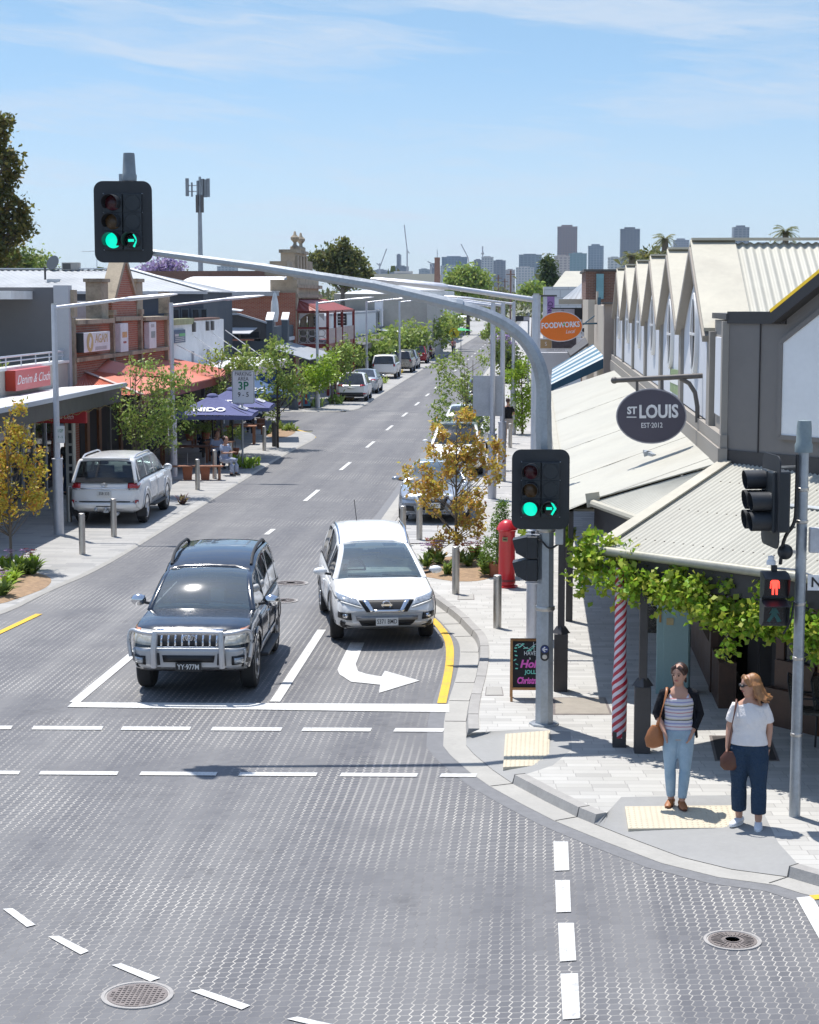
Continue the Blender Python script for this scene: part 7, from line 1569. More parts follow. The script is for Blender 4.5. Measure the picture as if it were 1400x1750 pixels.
def person(lab,loc,rz,J,top,bot,shoe,hair,skin=None,fine=.011,group=None,hairfn=None,faceY=0,topspec='tee',legspec='long',r=1.0,w=1.0,detail=True):
    """J: joints in local metres, person facing -Y"""
    t=thing('person',lab,'person',loc,rz,group);Rm=BASE[t]
    P=lambda k:Rm@Vector(J[k]);sk=skin or m_skin
    f=(Rm.to_3x3()@Vector((math.sin(faceY),-math.cos(faceY),-.12)))
    hip,wa,ch,nk,hd=P('hip'),P('waist'),P('chest'),P('neck'),P('head');X=(Rm.to_3x3()@V(1,0,0));Yv=(Rm.to_3x3()@V(0,1,0))
    b=MB()
    b.tube([hip-V(0,0,.07),hip,wa,ch,ch*.4+nk*.6,nk],[(.12*w,.095),(.165*w,.115),(.125*w,.095),(.155*w,.105),(.14*w,.085),(.055,.055)],16,ref=Yv)
    b.tube([nk-V(0,0,.02),nk+(hd-nk)*.45,hd-V(0,0,.03)],[.056,.05,.05],12,ref=Yv)
    F_,sd,u=head(b,hd,f,r)
    for s in ('l','r'):
        sh,el,wr=P(s+'sh'),P(s+'el'),P(s+'wr');b.tube([lerp(ch,sh,.35)+V(0,0,.05),sh,lerp(sh,el,.4),el,lerp(el,wr,.35),wr],[.058,.05,.045,.038,.036,.026],10,ref=Yv)
        d=(wr-el);hand(b,wr,d,Yv*(-1) if s=='l' else Yv*(-1),J.get('curl',.5))
        hj,kn,an=P(s+'hip'),P(s+'kn'),P(s+'an');b.tube([hj,lerp(hj,kn,.35),kn,lerp(kn,an,.35),an],[.095*w,.08*w,.056,.055,.038],12)
        td=Rm.to_3x3()@Vector(J.get(s+'toe',(0,-1,0)));td.normalize();b.tube([an-td*.04+V(0,0,-.03),an+td*.04+V(0,0,-.045),an+td*.14+V(0,0,-.058)],[(.034,.035),(.04,.03),(.034,.018)],10)
    o=b.build('body',sk,t);remesh(o,fine)
    if detail: face(t,hd,F_,r)
    # trousers
    m=MB();lg={'long':.96,'crop':.88,'shorts':.42}[legspec];m.tube([hip+V(0,0,.09),hip+V(0,0,.03),hip-V(0,0,.06)],[(.155*w,.115),(.175*w,.128),(.14*w,.112)],16,ref=Yv)
    for s in ('l','r'):
        hj,kn,an=P(s+'hip'),P(s+'kn'),P(s+'an');e=kn+(an-kn)*((lg-.45)/.55) if lg>.45 else lerp(hj,kn,.85)
        loose=J.get('loose',.012)
        if lg>.45: m.tube([hj+V(0,0,.03),lerp(hj,kn,.35),kn,lerp(kn,e,.4),e],[.1*w+loose*.6,.086*w+loose,.061+loose*1.1,.057+loose*1.5,.041+loose*2],14)
        else: m.tube([hj+V(0,0,.03),lerp(hj,kn,.35),e],[.11*w,.1*w,.095*w],14)
    o=m.build('trousers',bot,t);remesh(o,fine)
    # top
    m=MB();lo=hip+V(0,0,.04 if topspec!='tank' else .05);m.tube([lo,lerp(hip,wa,.6),wa,ch]+([ch+V(0,0,.065)] if topspec=='tank' else [ch*.4+nk*.6-V(0,0,.01),nk-V(0,0,.035)]),[(.178*w,.135),(.165*w,.13),(.15*w,.118),(.168*w,.128)]+([(.155*w,.112)] if topspec=='tank' else [(.15*w,.098),(.075,.068)]),18,ref=Yv)
    if topspec!='tank':
        for s in ('l','r'):
            sh,el=P(s+'sh'),P(s+'el');m.tube([lerp(ch,sh,.25)+V(0,0,.04),sh+V(0,0,-.004),lerp(sh,el,.35),lerp(sh,el,.72)],[.066,.062,.058,.062],12,ref=Yv)
    if topspec=='tank':
        for s in (-1,1): m.tube([ch+X*(s*.085*w)-Yv*.075+V(0,0,.05),ch*.45+nk*.55+X*(s*.095*w)-Yv*.03+V(0,0,.03),ch*.4+nk*.6+X*(s*.095*w)+Yv*.03+V(0,0,.0)],[.02,.018,.02],8)
    o=m.build('top',top,t);remesh(o,fine)
    # shoes
    for s in ('l','r'):
        an=P(s+'an');td=Rm.to_3x3()@Vector(J.get(s+'toe',(0,-1,0)));td.normalize();m=MB();g=an.z-.075
        m.tube([an-td*.065+V(0,0,-.035),an-td*.03+V(0,0,-.03),an+td*.05+V(0,0,-.042),an+td*.12+V(0,0,-.052),an+td*.165+V(0,0,-.06)],[(.03,.035),(.042,.042),(.046,.036),(.046,.024),(.028,.014)],12)
        o=m.build('shoe',shoe,t);remesh(o,.009,2)
        if detail:
            z0=min(v.co.z for v in o.data.vertices);sp=MB();q=BASE[t].inverted()@an;tl=Vector(J.get(s+'toe',(0,-1,0))).normalized();n_=V(-tl.y,tl.x,0)
            pts=[q+tl*(.05+.125*math.cos(a))+n_*(.047*math.sin(a)) for a in [2*PI*i/20 for i in range(20)]];sp.prism([(p.x,p.y,z0-.004) for p in pts],(0,0,.022));sp.build('sole',J.get('sole',m_plastic),o,world=False)
    # hair
    if hairfn: hairfn(t,hd,F_,sd,u,r,hair)
    else:
        m=MB();m.ball(hd-F_*.034*r+u*.03*r,(.09*r,.092*r,.1*r),14,10);o=m.build('hair',hair,t)
    return t
def stand(h=1.65,arms=((.2,-.02,.0),(.2,-.02,.0)),legs=.09):
    k=h/1.65
    J=dict(hip=(0,0,.86*k),waist=(0,.0,1.03*k),chest=(0,.01,1.2*k),neck=(0,.015,1.39*k),head=(0,-.005,1.535*k))
    for s,x in (('l',1),('r',-1)): J[s+'sh']=(x*.165*k,.015,1.305*k);J[s+'el']=(x*.22*k,.03,1.07*k);J[s+'wr']=(x*.215*k,-.03,.86*k);J[s+'hip']=(x*.085*k,0,.84*k);J[s+'kn']=(x*legs,-.015,.46*k);J[s+'an']=(x*legs,.02,.085)
    return J
# --- woman with dark hair, black cardigan and striped top
def stripes():
    m,nt,b=_new('striped_jersey');k=N(nt);p=k.obj();x,y,z=k.xyz(p);w_=k.noise(p,6,2);zz=k.math('ADD',z,k.math('MULTIPLY',w_,.02))
    f=k.math('FRACT',k.math('DIVIDE',zz,.155))
    c=k.ramp(f,[(0,(.6,.58,.6)),(.1,(.5,.24,.25)),(.17,(.62,.6,.62)),(.3,(.32,.33,.5)),(.42,(.62,.6,.62)),(.56,(.06,.07,.06)),(.62,(.55,.5,.38)),(.7,(.62,.6,.62)),(.83,(.34,.33,.5)),(.93,(.62,.6,.62))],'CONSTANT')
    k.l(c,b.inputs['Base Color']);b.inputs['Roughness'].default_value=.9;k.bump(k.noise(p,11,3),b,.3,.03);return m
def denim():
    m,nt,b=_new('pale_denim');k=N(nt);p=k.obj();c=k.mix(k.rng(k.noise(p,3.5,4),.35,.7),(.24,.36,.47),(.44,.57,.66));c=k.mix(k.math('MULTIPLY',k.noise(p,200,2),.4),c,(.1,.18,.28));k.l(c,b.inputs['Base Color']);b.inputs['Roughness'].default_value=.9;k.bump(k.noise(p,10,3),b,.4,.03);return m
m_card=cloth('black_knit',(.012,.013,.017));m_tan=M('tan_leather',(.34,.13,.045),.45,0,.15,9);m_brn=M('brown_leather',(.1,.035,.02),.45,0,.2,9)
p0=G(1157,1378,.09)
J=stand(1.63);J.update(lsh=(.158,.02,1.285),lel=(.235,.05,1.06),lwr=(.15,-.07,.87),rsh=(-.158,.02,1.285),rel=(-.235,.03,1.06),rwr=(-.165,-.1,.885),lan=(.05,-.05,.085),lkn=(.08,-.05,.45),ran=(-.065,.03,.085),rkn=(-.085,-.01,.46),ltoe=(.12,-1,0),rtoe=(-.35,-1,0),loose=.004,sole=m_brn)
def hairball(m,c,f,u,sd,r):
    m.ball(c-f*.034*r+u*.03*r,(.09*r,.09*r,.098*r),16,12)
    for s in (-1,1): m.tube([c+f*.05*r+u*.098*r+sd*s*.01,c+f*.052*r+u*.075*r+sd*s*.05*r,c+f*.02*r+u*.0*r+sd*s*.079*r],[.028*r,.03*r,.02*r],8)
def hair_tied(t,c,f,sd,u,r,mat):
    m=MB();hairball(m,c,f,u,sd,r);o=remesh(m.build('hair',mat,t),.009,2)
    m=MB();m.tube([c-f*.09*r+u*.0,c-f*.12*r-u*.04,c-f*.11*r+sd*-.03-u*.13],[.035,.03,.012],8);m.tube([c-f*.02+sd*s_*.082-u*.0 if 0 else c+sd*.078-f*.01-u*.02,c+sd*.072-u*.12-f*.02,c+sd*.06-u*.2],[.022,.016,.006],7);m.build('ponytail',mat,o)
w1=person('dark-haired woman in a striped top, black cardigan and pale jeans on the tactile pad',p0,R(0),J,stripes(),denim(),m_tan,m_hbrown,hairfn=hair_tied,faceY=R(-28),topspec='tank',w=1.04,fine=.009,r=.98)
Rm=BASE[w1];Q=lambda *a:Rm@Vector(a)
m=MB()   # open cardigan: back and two fronts with sleeves
sec=[]
for z,a,b in ((.8,.205,.15),(.95,.19,.14),(1.08,.172,.13),(1.2,.178,.132),(1.28,.165,.115),(1.335,.1,.085)):
    sec.append([Q(a*math.sin(t),.01+b*math.cos(t),z) for t in [R(-112)+R(224)*i/20 for i in range(21)]])
m.loft(sec,cap=False,closed=False)
o=m.build('cardigan',m_card,w1);s=o.modifiers.new('s','SOLIDIFY');s.thickness=.016;s.offset=1
for s_,x in (('l',1),('r',-1)):
    m=MB();m.tube([Q(x*.09,.02,1.31),Q(*J[s_+'sh'])+V(0,0,.0),lerp(Q(*J[s_+'sh']),Q(*J[s_+'el']),.5),Q(*J[s_+'el']),lerp(Q(*J[s_+'el']),Q(*J[s_+'wr']),.82 if x>0 else .3)],[.06,.066,.06,.056,.047],12,ref=(0,1,0));m.build('sleeve',m_card,o)
t=thing('shoulder_bag','tan leather bag hanging at the hip of the dark-haired woman','bag',Q(-.25,-.02,.78))
m=MB();m.tube([Q(-.25,-.03,.93),Q(-.255,-.03,.87),Q(-.26,-.03,.78),Q(-.255,-.03,.7),Q(-.25,-.03,.68)],[(.05,.03),(.085,.05),(.115,.06),(.1,.055),(.05,.03)],12,ref=Yv if 0 else (0,1,0));m.build('pouch',m_tan,t)
m=MB();m.tube(sm3([Q(-.24,-.05,.9),Q(-.2,-.12,1.1),Q(-.145,-.1,1.3),Q(-.13,.02,1.385),Q(-.16,.14,1.2),Q(-.24,.04,.9)],2),(.014,.005),6);m.build('strap',m_tan,t)
# --- woman with auburn hair, white tee and navy trousers
p1=G(1277,1412,.07)
J=stand(1.68);J.update(lsh=(.172,.02,1.315),lel=(.215,.05,1.09),lwr=(.2,.0,.85),rsh=(-.165,.0,1.315),rel=(-.21,.02,1.09),rwr=(-.225,-.05,.86),lan=(.12,-.07,.085),lkn=(.115,-.06,.47),ran=(-.09,.06,.085),rkn=(-.1,.0,.48),ltoe=(.02,-1,0),rtoe=(-.5,-.85,0),loose=.02,curl=.9,sole=m_white)
def hair_wavy(t,c,f,sd,u,r,mat):
    m=MB();hairball(m,c,f,u,sd,r)
    rr=random.Random(4)
    for i in range(90):
        a=R(rr.uniform(88,272));d0=f*math.cos(a)+sd*math.sin(a)
        p=c+d0*.066+u*.055-f*.012;q1=p+d0*.04-u*.07;q2=c+d0*(.105+rr.uniform(-.01,.025))-u*(.1+rr.uniform(0,.03))-f*.02;q3=c+d0*(.115+rr.uniform(-.02,.04))-u*(.165+rr.uniform(-.04,.03))-f*.06
        w_=sd*rr.uniform(-.03,.03)+f*rr.uniform(-.03,.03);m.tube(sm3([p,q1+w_*.4,q2-w_,q3+w_],1),[.017,.018,.019,.019,.018,.017,.014,.01][:len(sm3([p,q1,q2,q3],1))],6)
    o=m.build('hair',mat,t);remesh(o,.0065,1)
w2_=person('woman with wavy auburn hair, sunglasses, white T shirt and cropped navy trousers, looking left',p1,R(-8),J,cloth('white_jersey',(.8,.76,.74),.3),cloth('navy_cotton',(.03,.055,.095),.5),M('white_canvas',(.66,.67,.7),.7,0,.08,9),m_hblond,hairfn=hair_wavy,faceY=R(-72),topspec='tee',legspec='crop',w=1.17,fine=.009,r=1.0)
Rm=BASE[w2_];f=(Rm.to_3x3()@Vector((math.sin(R(-72)),-math.cos(R(-72)),-.12))).normalized();sd_=f.cross(V(0,0,1)).normalized();u_=sd_.cross(f);hc=Rm@Vector(J['head'])
m=MB()
for s_ in (-1,1): m.ball(hc+f*.094+sd_*s_*.033+u_*.008,(.024,.024,.018),10,6);m.tube([hc+f*.09+sd_*s_*.052+u_*.012,hc+sd_*s_*.079+u_*.012-f*.02],.004,5)
m.build('sunglasses',m_black,w2_)
m=MB();m.lathe([(.036,-.012),(.038,0),(.036,.012)],14,Rm@Vector(J['lwr'])+V(0,0,.03));m.build('bracelet',m_black,w2_)
t=thing('handbag','small brown handbag held by the woman in the white T shirt','bag',Rm@V(-.22,-.09,.72))
m=MB();m.tube([Rm@V(-.2,-.09,.84),Rm@V(-.2,-.09,.78),Rm@V(-.2,-.09,.68),Rm@V(-.2,-.09,.64)],[(.05,.02),(.1,.04),(.1,.045),(.06,.03)],12,ref=(0,1,0));m.build('pouch',m_brn,t)
m=MB();m.tube(sm3([Rm@V(-.22,-.1,.82),Rm@V(-.19,-.13,1.1),Rm@V(-.145,-.11,1.33),Rm@V(-.14,0,1.425),Rm@V(-.15,.12,1.3),Rm@V(-.2,.05,.83)],2),(.011,.005),6);m.build('strap',m_brn,t)
# --- others further back
J=stand(1.78);J.update(rel=(-.24,.0,1.17),rwr=(-.16,-.17,1.1),lel=(.24,.02,1.16),lwr=(.15,-.18,1.1))
person('man in a black T shirt and pale shorts on the right footpath, seen from behind',G(868,757,PZ),R(172),J,cloth('black_tee',(.015,.015,.017)),cloth('pale_shorts',(.45,.4,.36)),m_brn,m_hbrown,fine=.018,legspec='shorts',detail=False,w=1.1)
def sit(h=1.0,lean=0.,arm=.3):
    J=dict(hip=(0,0,.5),waist=(0,-.02-lean*.3,.66),chest=(0,-.04-lean*.7,.83),neck=(0,-.05-lean,1.02),head=(0,-.09-lean*1.2,1.16))
    for s,x in (('l',1),('r',-1)): J[s+'sh']=(x*.18,-.04-lean*.95,.97);J[s+'el']=(x*.23,-.12-lean,.74);J[s+'wr']=(x*.14,-.36-lean,.76);J[s+'hip']=(x*.09,-.03,.49);J[s+'kn']=(x*.12,-.44,.5);J[s+'an']=(x*.12,-.42,.09)
    return J
GD='diners under the blue umbrellas'
def diner(lab,px,py,rz,top,bot,hair,lean=.05,skin=None):
    return person(lab,G(px,py,LZ),rz,sit(lean=lean),top,bot,m_plastic,hair,skin=skin,fine=.02,group=GD,detail=False)
m_den=cloth('dark_denim',(.03,.045,.08))
diner('diner in a pink shirt leaning over the table at the street corner',428,738,R(10),cloth('pink_shirt',(.6,.2,.28)),m_den,m_hbrown,.16,m_skind)
diner('diner in a white shirt seated across from the pink shirted diner',446,728,R(-75),cloth('white_shirt',(.6,.62,.66)),m_den,m_hbrown,.12)
diner('diner in a pale blue blouse with black hair near the stainless bollard',368,800,R(35),cloth('blue_blouse',(.36,.42,.58)),m_den,m_hblack,.08)
diner('child in a blue patterned outfit beside the black haired diner',383,812,R(60),cloth('patterned_outfit',(.36,.42,.56)),cloth('patterned_leggings',(.4,.44,.55)),m_hbrown,.0)
diner('diner in white seated at the back under the nearer umbrella',352,775,R(-160),cloth('cream_shirt',(.55,.52,.5)),m_den,m_hblack,.05)
J=stand(1.75)
person('person in dark clothes standing in the shade behind the nearer umbrella pole',G(343,758,LZ),R(160),dict(J),cloth('dark_shirt',(.05,.04,.04)),m_den,m_plastic,m_hbrown,fine=.02,detail=False,group=GD)
person('person in a pale blue shirt standing in the shade under the umbrellas',G(362,752,LZ),R(20),dict(J),cloth('pale_blue_shirt',(.25,.36,.46)),cloth('brown_trousers',(.12,.07,.05)),m_plastic,m_hbrown,fine=.02,detail=False,group=GD)
person('tiny person in a pink top walking on the far left footpath',G(775,607,LZ),R(10),dict(J),cloth('coral_top',(.6,.2,.18)),m_den,m_plastic,m_hbrown,fine=.03,detail=False)
person('person glimpsed inside the shop doorway behind the parked white wagon',(-13.7,52.5,LZ),R(60),dict(J),cloth('black_floral',(.03,.03,.03)),m_den,m_plastic,m_hbrown,fine=.02,detail=False,skin=m_skind)
# ---------------------------------------------------------------- trees, vines, planting
m_bark=M('grey_bark',(.16,.13,.1),.9,0,.3,6,.4,40);m_barkd=M('dark_bark',(.06,.045,.035),.9,0,.3,6,.4,40)
lf_or=leafmat('maple_orange',[(.62,.26,.07),(.7,.4,.08),(.66,.5,.1),(.5,.46,.08),(.74,.48,.12),(.48,.17,.09),(.6,.55,.14),(.68,.36,.12)],.5)
lf_yl=leafmat('maple_yellow',[(0.640,0.432,0.048),(0.750,0.576,0.080),(0.480,0.480,0.064),(0.672,0.288,0.064),(0.400,0.384,0.048),(0.576,0.192,0.048)])
lf_gr=leafmat('street_tree_green',[(0.176,0.293,0.058),(0.273,0.390,0.088),(0.351,0.468,0.117),(0.195,0.254,0.078),(0.390,0.429,0.117)])
lf_br=leafmat('bright_green',[(0.240,0.405,0.030),(0.330,0.510,0.045),(0.180,0.300,0.030),(0.420,0.540,0.060)])
lf_dk=leafmat('dark_green',[(0.060,0.112,0.030),(0.090,0.150,0.045),(0.128,0.180,0.053),(0.075,0.090,0.038)])
lf_gum=leafmat('gum_olive',[(0.083,0.112,0.045),(0.135,0.165,0.068),(0.195,0.188,0.075),(0.068,0.083,0.045),(0.255,0.210,0.075)])
lf_euc=leafmat('tall_gum_bronze',[(0.081,0.098,0.033),(0.146,0.138,0.040),(0.260,0.195,0.048),(0.065,0.081,0.033),(0.195,0.122,0.033)])
lf_con=leafmat('conifer_green',[(0.031,0.062,0.025),(0.050,0.088,0.031),(0.062,0.106,0.037)])
lf_top=leafmat('topiary_green',[(0.075,0.150,0.030),(0.135,0.255,0.045),(0.195,0.330,0.060)])
lf_pur=leafmat('jacaranda_purple',[(0.375,0.250,0.562),(0.475,0.350,0.688),(0.312,0.213,0.475),(0.250,0.250,0.250)])
lf_pal=leafmat('palm_frond',[(0.090,0.135,0.045),(0.150,0.180,0.060),(0.270,0.225,0.105),(0.180,0.150,0.075)])
lf_vin=leafmat('vine_leaf',[(0.166,0.360,0.023),(0.270,0.480,0.030),(0.374,0.540,0.044),(0.120,0.226,0.023),(0.510,0.570,0.074),(0.210,0.300,0.044),(0.630,0.600,0.090)],.4)
lf_red=leafmat('flower_red',[(0.438,0.013,0.037),(0.312,0.013,0.062),(0.500,0.037,0.050)]);lf_mv=leafmat('flower_mauve',[(0.375,0.188,0.438),(0.250,0.125,0.312),(0.438,0.312,0.500)]);lf_str=leafmat('strap_leaf',[(0.125,0.213,0.037),(0.200,0.275,0.062),(0.088,0.150,0.025)])
def leafcloud(rng,C_,sig,n,size,up=.5,asp=.55):   # rhombic folded leaves round cluster centres
    C_=np.asarray(C_);idx=rng.integers(0,len(C_),n);sg=np.asarray(sig);c=C_[idx]+rng.normal(size=(n,3))*(sg if sg.ndim else sg)
    a=rng.normal(size=(n,3));a/=np.linalg.norm(a,axis=1)[:,None];nn=rng.normal(size=(n,3));nn[:,2]+=up*2;b=np.cross(nn,a);b/=np.linalg.norm(b,axis=1)[:,None]+1e-9;w=np.cross(a,b)
    s=size*rng.uniform(.6,1.35,(n,1));L=a*s*.5;W=b*s*.5*asp;f=w*s*.12
    v=np.concatenate([c-L,c+W+f,c+L,c-W+f],axis=1).reshape(-1,3);return v
def leaves(name,v,mat,par):
    n=len(v)//4;me=bpy.data.meshes.new(name)
    iv=np.array(BASE[par].inverted() if par in BASE else Matrix());v=v@iv[:3,:3].T+iv[:3,3]
    me.vertices.add(len(v));me.vertices.foreach_set('co',v.ravel().astype(np.float32));me.loops.add(n*4);me.loops.foreach_set('vertex_index',np.arange(n*4,dtype=np.int32));me.polygons.add(n);me.polygons.foreach_set('loop_start',np.arange(0,n*4,4,dtype=np.int32));me.update(calc_edges=True)
    me.materials.append(mat);o=bpy.data.objects.new(name,me);C.objects.link(o);o.parent=par;return o
def tree(name,lab,base,lobes,n,size,mat,seed,trunk=.05,bark=m_bark,group=None,cl=14,sig=.16,stems=1,fork=.35,cat='tree',up=.4,asp=.55):
    """lobes: (dx,dy,z,rx,ry,rz) crown masses in metres relative to base"""
    rng=np.random.default_rng(seed);base=Vector(base);t=thing(name,lab,cat,base,0,group);m=MB();cs=[]
    zt=max(l[2]+l[5] for l in lobes);zb=min(l[2]-l[5] for l in lobes)
    for s in range(stems):
        o=Vector((rng.normal()*.06*(stems>1),rng.normal()*.06*(stems>1),0));tx,ty=rng.normal(size=2)*.12*(zt/4)*(1 if stems>1 else .4)
        pts=[base+o,base+o+Vector((tx*.3,ty*.3,zt*.35)),base+o+Vector((tx*.7,ty*.7,zt*.65)),base+o+Vector((tx,ty,zt*.92))];m.tube(pts,[trunk,trunk*.75,trunk*.45,trunk*.12],8)
    for l in lobes:
        k=max(3,int(cl*(l[3]*l[5])/(np.mean([q[3]*q[5] for q in lobes])+1e-9)))
        for i in range(k):
            d=rng.normal(size=3);d/=np.linalg.norm(d);rr=rng.uniform(.35,1)**.6;p=np.array([l[0]+d[0]*l[3]*rr,l[1]+d[1]*l[4]*rr,l[2]+d[2]*l[5]*rr]);cs.append(np.array(base)+p)
            if i<10:
                h=max(zb*.75,p[2]-abs(rng.normal())*.4-.55*math.hypot(p[0],p[1]));h=min(h,zt*.85);a=base+Vector((0,0,max(.25*zt*(fork/.35)*.6,h)));b_=Vector(cs[-1]);mid=lerp(a,b_,.5)+Vector((0,0,.08*(b_-a).length*-.4));r0=trunk*.38
                m.tube([a,mid,b_],[r0,r0*.6,r0*.2],5)
    m.build('trunk',bark,t);v=leafcloud(rng,cs,sig,n,size,up,asp);leaves('crown',v,mat,t);return t
def lob(base,px,py,rx,ry,Y=None):   # crown lobe given by where it shows in the photo, at the depth of its own tree
    b=Vector(base);c=AY(px,py,b.y);u=b.y/F;return (c.x-b.x,0,c.z-b.z,rx*u,rx*u*.9,ry*u)
B=G(779,962,PZ)
tree('maple_tree','young maple with orange and gold leaves behind the stainless bollard on the right',B,[lob(B,778,840,62,62),lob(B,770,760,45,50),lob(B,800,730,28,40),lob(B,720,815,36,30),lob(B,828,790,40,40),lob(B,790,905,50,28),lob(B,740,930,22,18),lob(B,850,770,22,18)],4000,.1,lf_or,1,.035,cl=10,sig=.075,up=.3)
B=G(20,975,LZ)
tree('maple_tree','young maple with yellow and orange leaves at the left edge by the flower bed',B,[lob(B,20,830,62,60),lob(B,15,760,40,50),lob(B,30,710,16,24),lob(B,58,790,26,34),lob(B,70,850,26,18),lob(B,-10,850,40,50),lob(B,5,880,60,18)],3800,.09,lf_yl,2,.035,cl=9,sig=.085,up=.3)
B=G(800,800,PZ)
GT='green street trees'
tree('street_tree','loose airy green tree rising behind the orange maple',B,[lob(B,790,690,50,70),lob(B,800,625,40,26),lob(B,755,640,22,30),lob(B,830,700,24,60),lob(B,765,740,26,40)],2800,.12,lf_gr,3,.03,group=GT,cl=11,sig=.13,stems=5)
B=Vector((-11.6,52.4,LZ))
tree('street_tree','multi stemmed green tree behind the parked white wagon',B,[lob(B,255,700,54,52),lob(B,255,645,38,28),lob(B,222,735,26,32),lob(B,295,690,38,46),lob(B,310,655,16,24),lob(B,275,750,34,28)],3300,.11,lf_gr,4,.035,group=GT,cl=10,sig=.15,stems=6)
B=G(475,765,LZ)
tree('street_tree','slim green tree standing at the side street corner beside the parking sign',B,[lob(B,478,640,38,45),lob(B,480,595,28,20),lob(B,455,690,20,30),lob(B,500,670,26,36)],1500,.16,lf_gr,5,.05,m_barkd,group=GT,cl=8,sig=.18)
B=Vector((-11.7,67.5,LZ))
tree('street_tree','leafy green tree behind the blue umbrellas and the parking sign',B,[lob(B,385,620,45,24),lob(B,430,615,40,16),lob(B,350,650,50,20),lob(B,415,640,30,24)],1700,.15,lf_gr,6,.05,group=GT,cl=9,sig=.18)
B=G(540,697,LZ)+Vector((-.6,-1,0))
tree('street_tree','bright lime green bushy tree in front of the red balcony pub',B,[lob(B,545,640,28,22),lob(B,560,625,18,18),lob(B,530,650,16,16)],1200,.2,lf_br,7,.06,group=GT,cl=9,sig=.22)
B=G(568,690,LZ)
tree('street_tree','green tree with a thin trunk between the lime green tree and the white hatchback',B,[lob(B,572,630,28,30),lob(B,585,605,18,16)],1100,.22,lf_gr,8,.06,group=GT,cl=8,sig=.24)
for i,(px,py,tp,w) in enumerate(((600,655,583,30),(635,645,580,30),(663,636,568,30),(690,628,562,26),(712,620,556,24),(735,610,550,20),(752,603,548,18),(766,596,545,14))):
    B=G(px,py,LZ)+Vector((-1.2,0,0));B.z=LZ;h=(py+tp)/2-8
    tree('street_tree','green street tree along the far left footpath, number %s from the pub towards the city'%('one two three four five six seven eight'.split()[i]) if 0 else ['leafy tree shading the white hatchback on the left','olive green tree left of the middle silver street light','tree above the white four wheel drive in the left row','tree between the left row cars and the white awnings','pale green tree above the bright red hatchback','small tree left of the yellow crossing disc','tree just before the yellow crossing disc','last small tree beside the green cafe umbrella'][i],B,[lob(B,px-8,h,w,20),lob(B,px+8,h-12,w*.7,14),lob(B,px-20,h+10,w*.6,14)],900,.3+.03*i,lf_gr,20+i,.07,m_barkd,group=GT,cl=8,sig=.3+.05*i)
B=G(893,742,PZ)
tree('leafy_shrub','tall bright green shrub climbing beside the right verandah','x' and B,[lob(B,890,650,22,30),lob(B,893,690,22,30),lob(B,900,625,12,12),lob(B,885,715,16,18)],2100,.14,lf_br,9,.05,cat='shrub',cl=14,sig=.14)
for i,(px,py,cy,w,lab,mt) in enumerate(((868,640,600,26,'dark green tree behind the square panel street light',lf_dk),(882,655,625,20,'shadowy tree between the bright shrub and the street lights',lf_dk),(860,600,575,22,'green tree beside the approaching cars on the right',lf_gr),(868,618,592,12,'pale mauve flowering jacaranda between the street lights',lf_pur),(845,585,562,16,'small tree at the far end of the right footpath',lf_gr))):
    B=G(px,py,PZ);tree('street_tree',lab,B,[lob(B,px,cy,w,20),lob(B,px-8,cy+14,w*.8,14)],900,.26+.04*i,mt,40+i,.07,m_barkd,group=GT,cl=9,sig=.3)
# big background trees
def bg(name,lab,D,lobes,n,size,mat,seed,base=None,trunk=.35,sig=.5,cl=14,cat='tree'):
    px=lobes[0][0];B=AY(px,512,D);B.z=0;tree(name,lab,B,[lob(B,*l) for l in lobes],n,size,mat,seed,trunk,m_bark,cl=cl,sig=sig,cat=cat,up=.1)
bg('gum_tree','large grey green gum tree behind the pub and the curved arm',170,[(585,450,26,22),(560,438,20,16),(590,424,18,10),(612,448,15,14),(600,476,30,10),(622,470,10,10),(543,445,12,9),(565,470,18,12),(550,460,10,8)],5200,.4,lf_gum,60,sig=.3,cl=9)
bg('gum_tree','tall bronze green gum tree cut off by the left edge',98,[(-10,230,24,40),(5,215,12,22),(15,285,26,30),(18,345,26,26),(-5,330,30,60),(30,385,22,26),(10,420,32,36),(-20,420,30,50)],6000,.3,lf_euc,61,sig=.24,cl=12)
bg('leafy_tree','small dark green tree below the tall gum at the left edge',110,[(30,450,22,16),(10,455,20,14)],1500,.3,lf_dk,62);bg('leafy_tree','low light green tree right of the tall gum',118,[(58,456,18,8),(75,457,10,6)],700,.3,lf_gr,63)
bg('jacaranda_tree','purple flowering jacaranda behind the grey roof ridge',150,[(275,462,30,9),(295,460,20,8),(250,466,14,6)],2200,.35,lf_pur,64,sig=.35)
bg('plane_tree','round green tree standing in front of the city towers',300,[(800,488,30,22),(785,480,18,16),(815,485,20,20),(800,472,14,10)],4200,.7,lf_gr,65,sig=.7)
bg('cypress_tree','dark pointed cypress left of the pink tower',255,[(938,470,12,24),(938,455,10,18),(938,485,14,16)],2600,.5,lf_con,66,sig=.4,cl=20)
bg('leafy_tree','yellow green tree left of the dark cypress',230,[(912,498,16,12),(900,502,10,8)],1300,.5,lf_gr,67,sig=.5)
bg('leafy_tree','olive green tree between the two left palms',150,[(1112,446,20,12),(1095,452,16,10)],1300,.4,lf_gum,68,sig=.4)
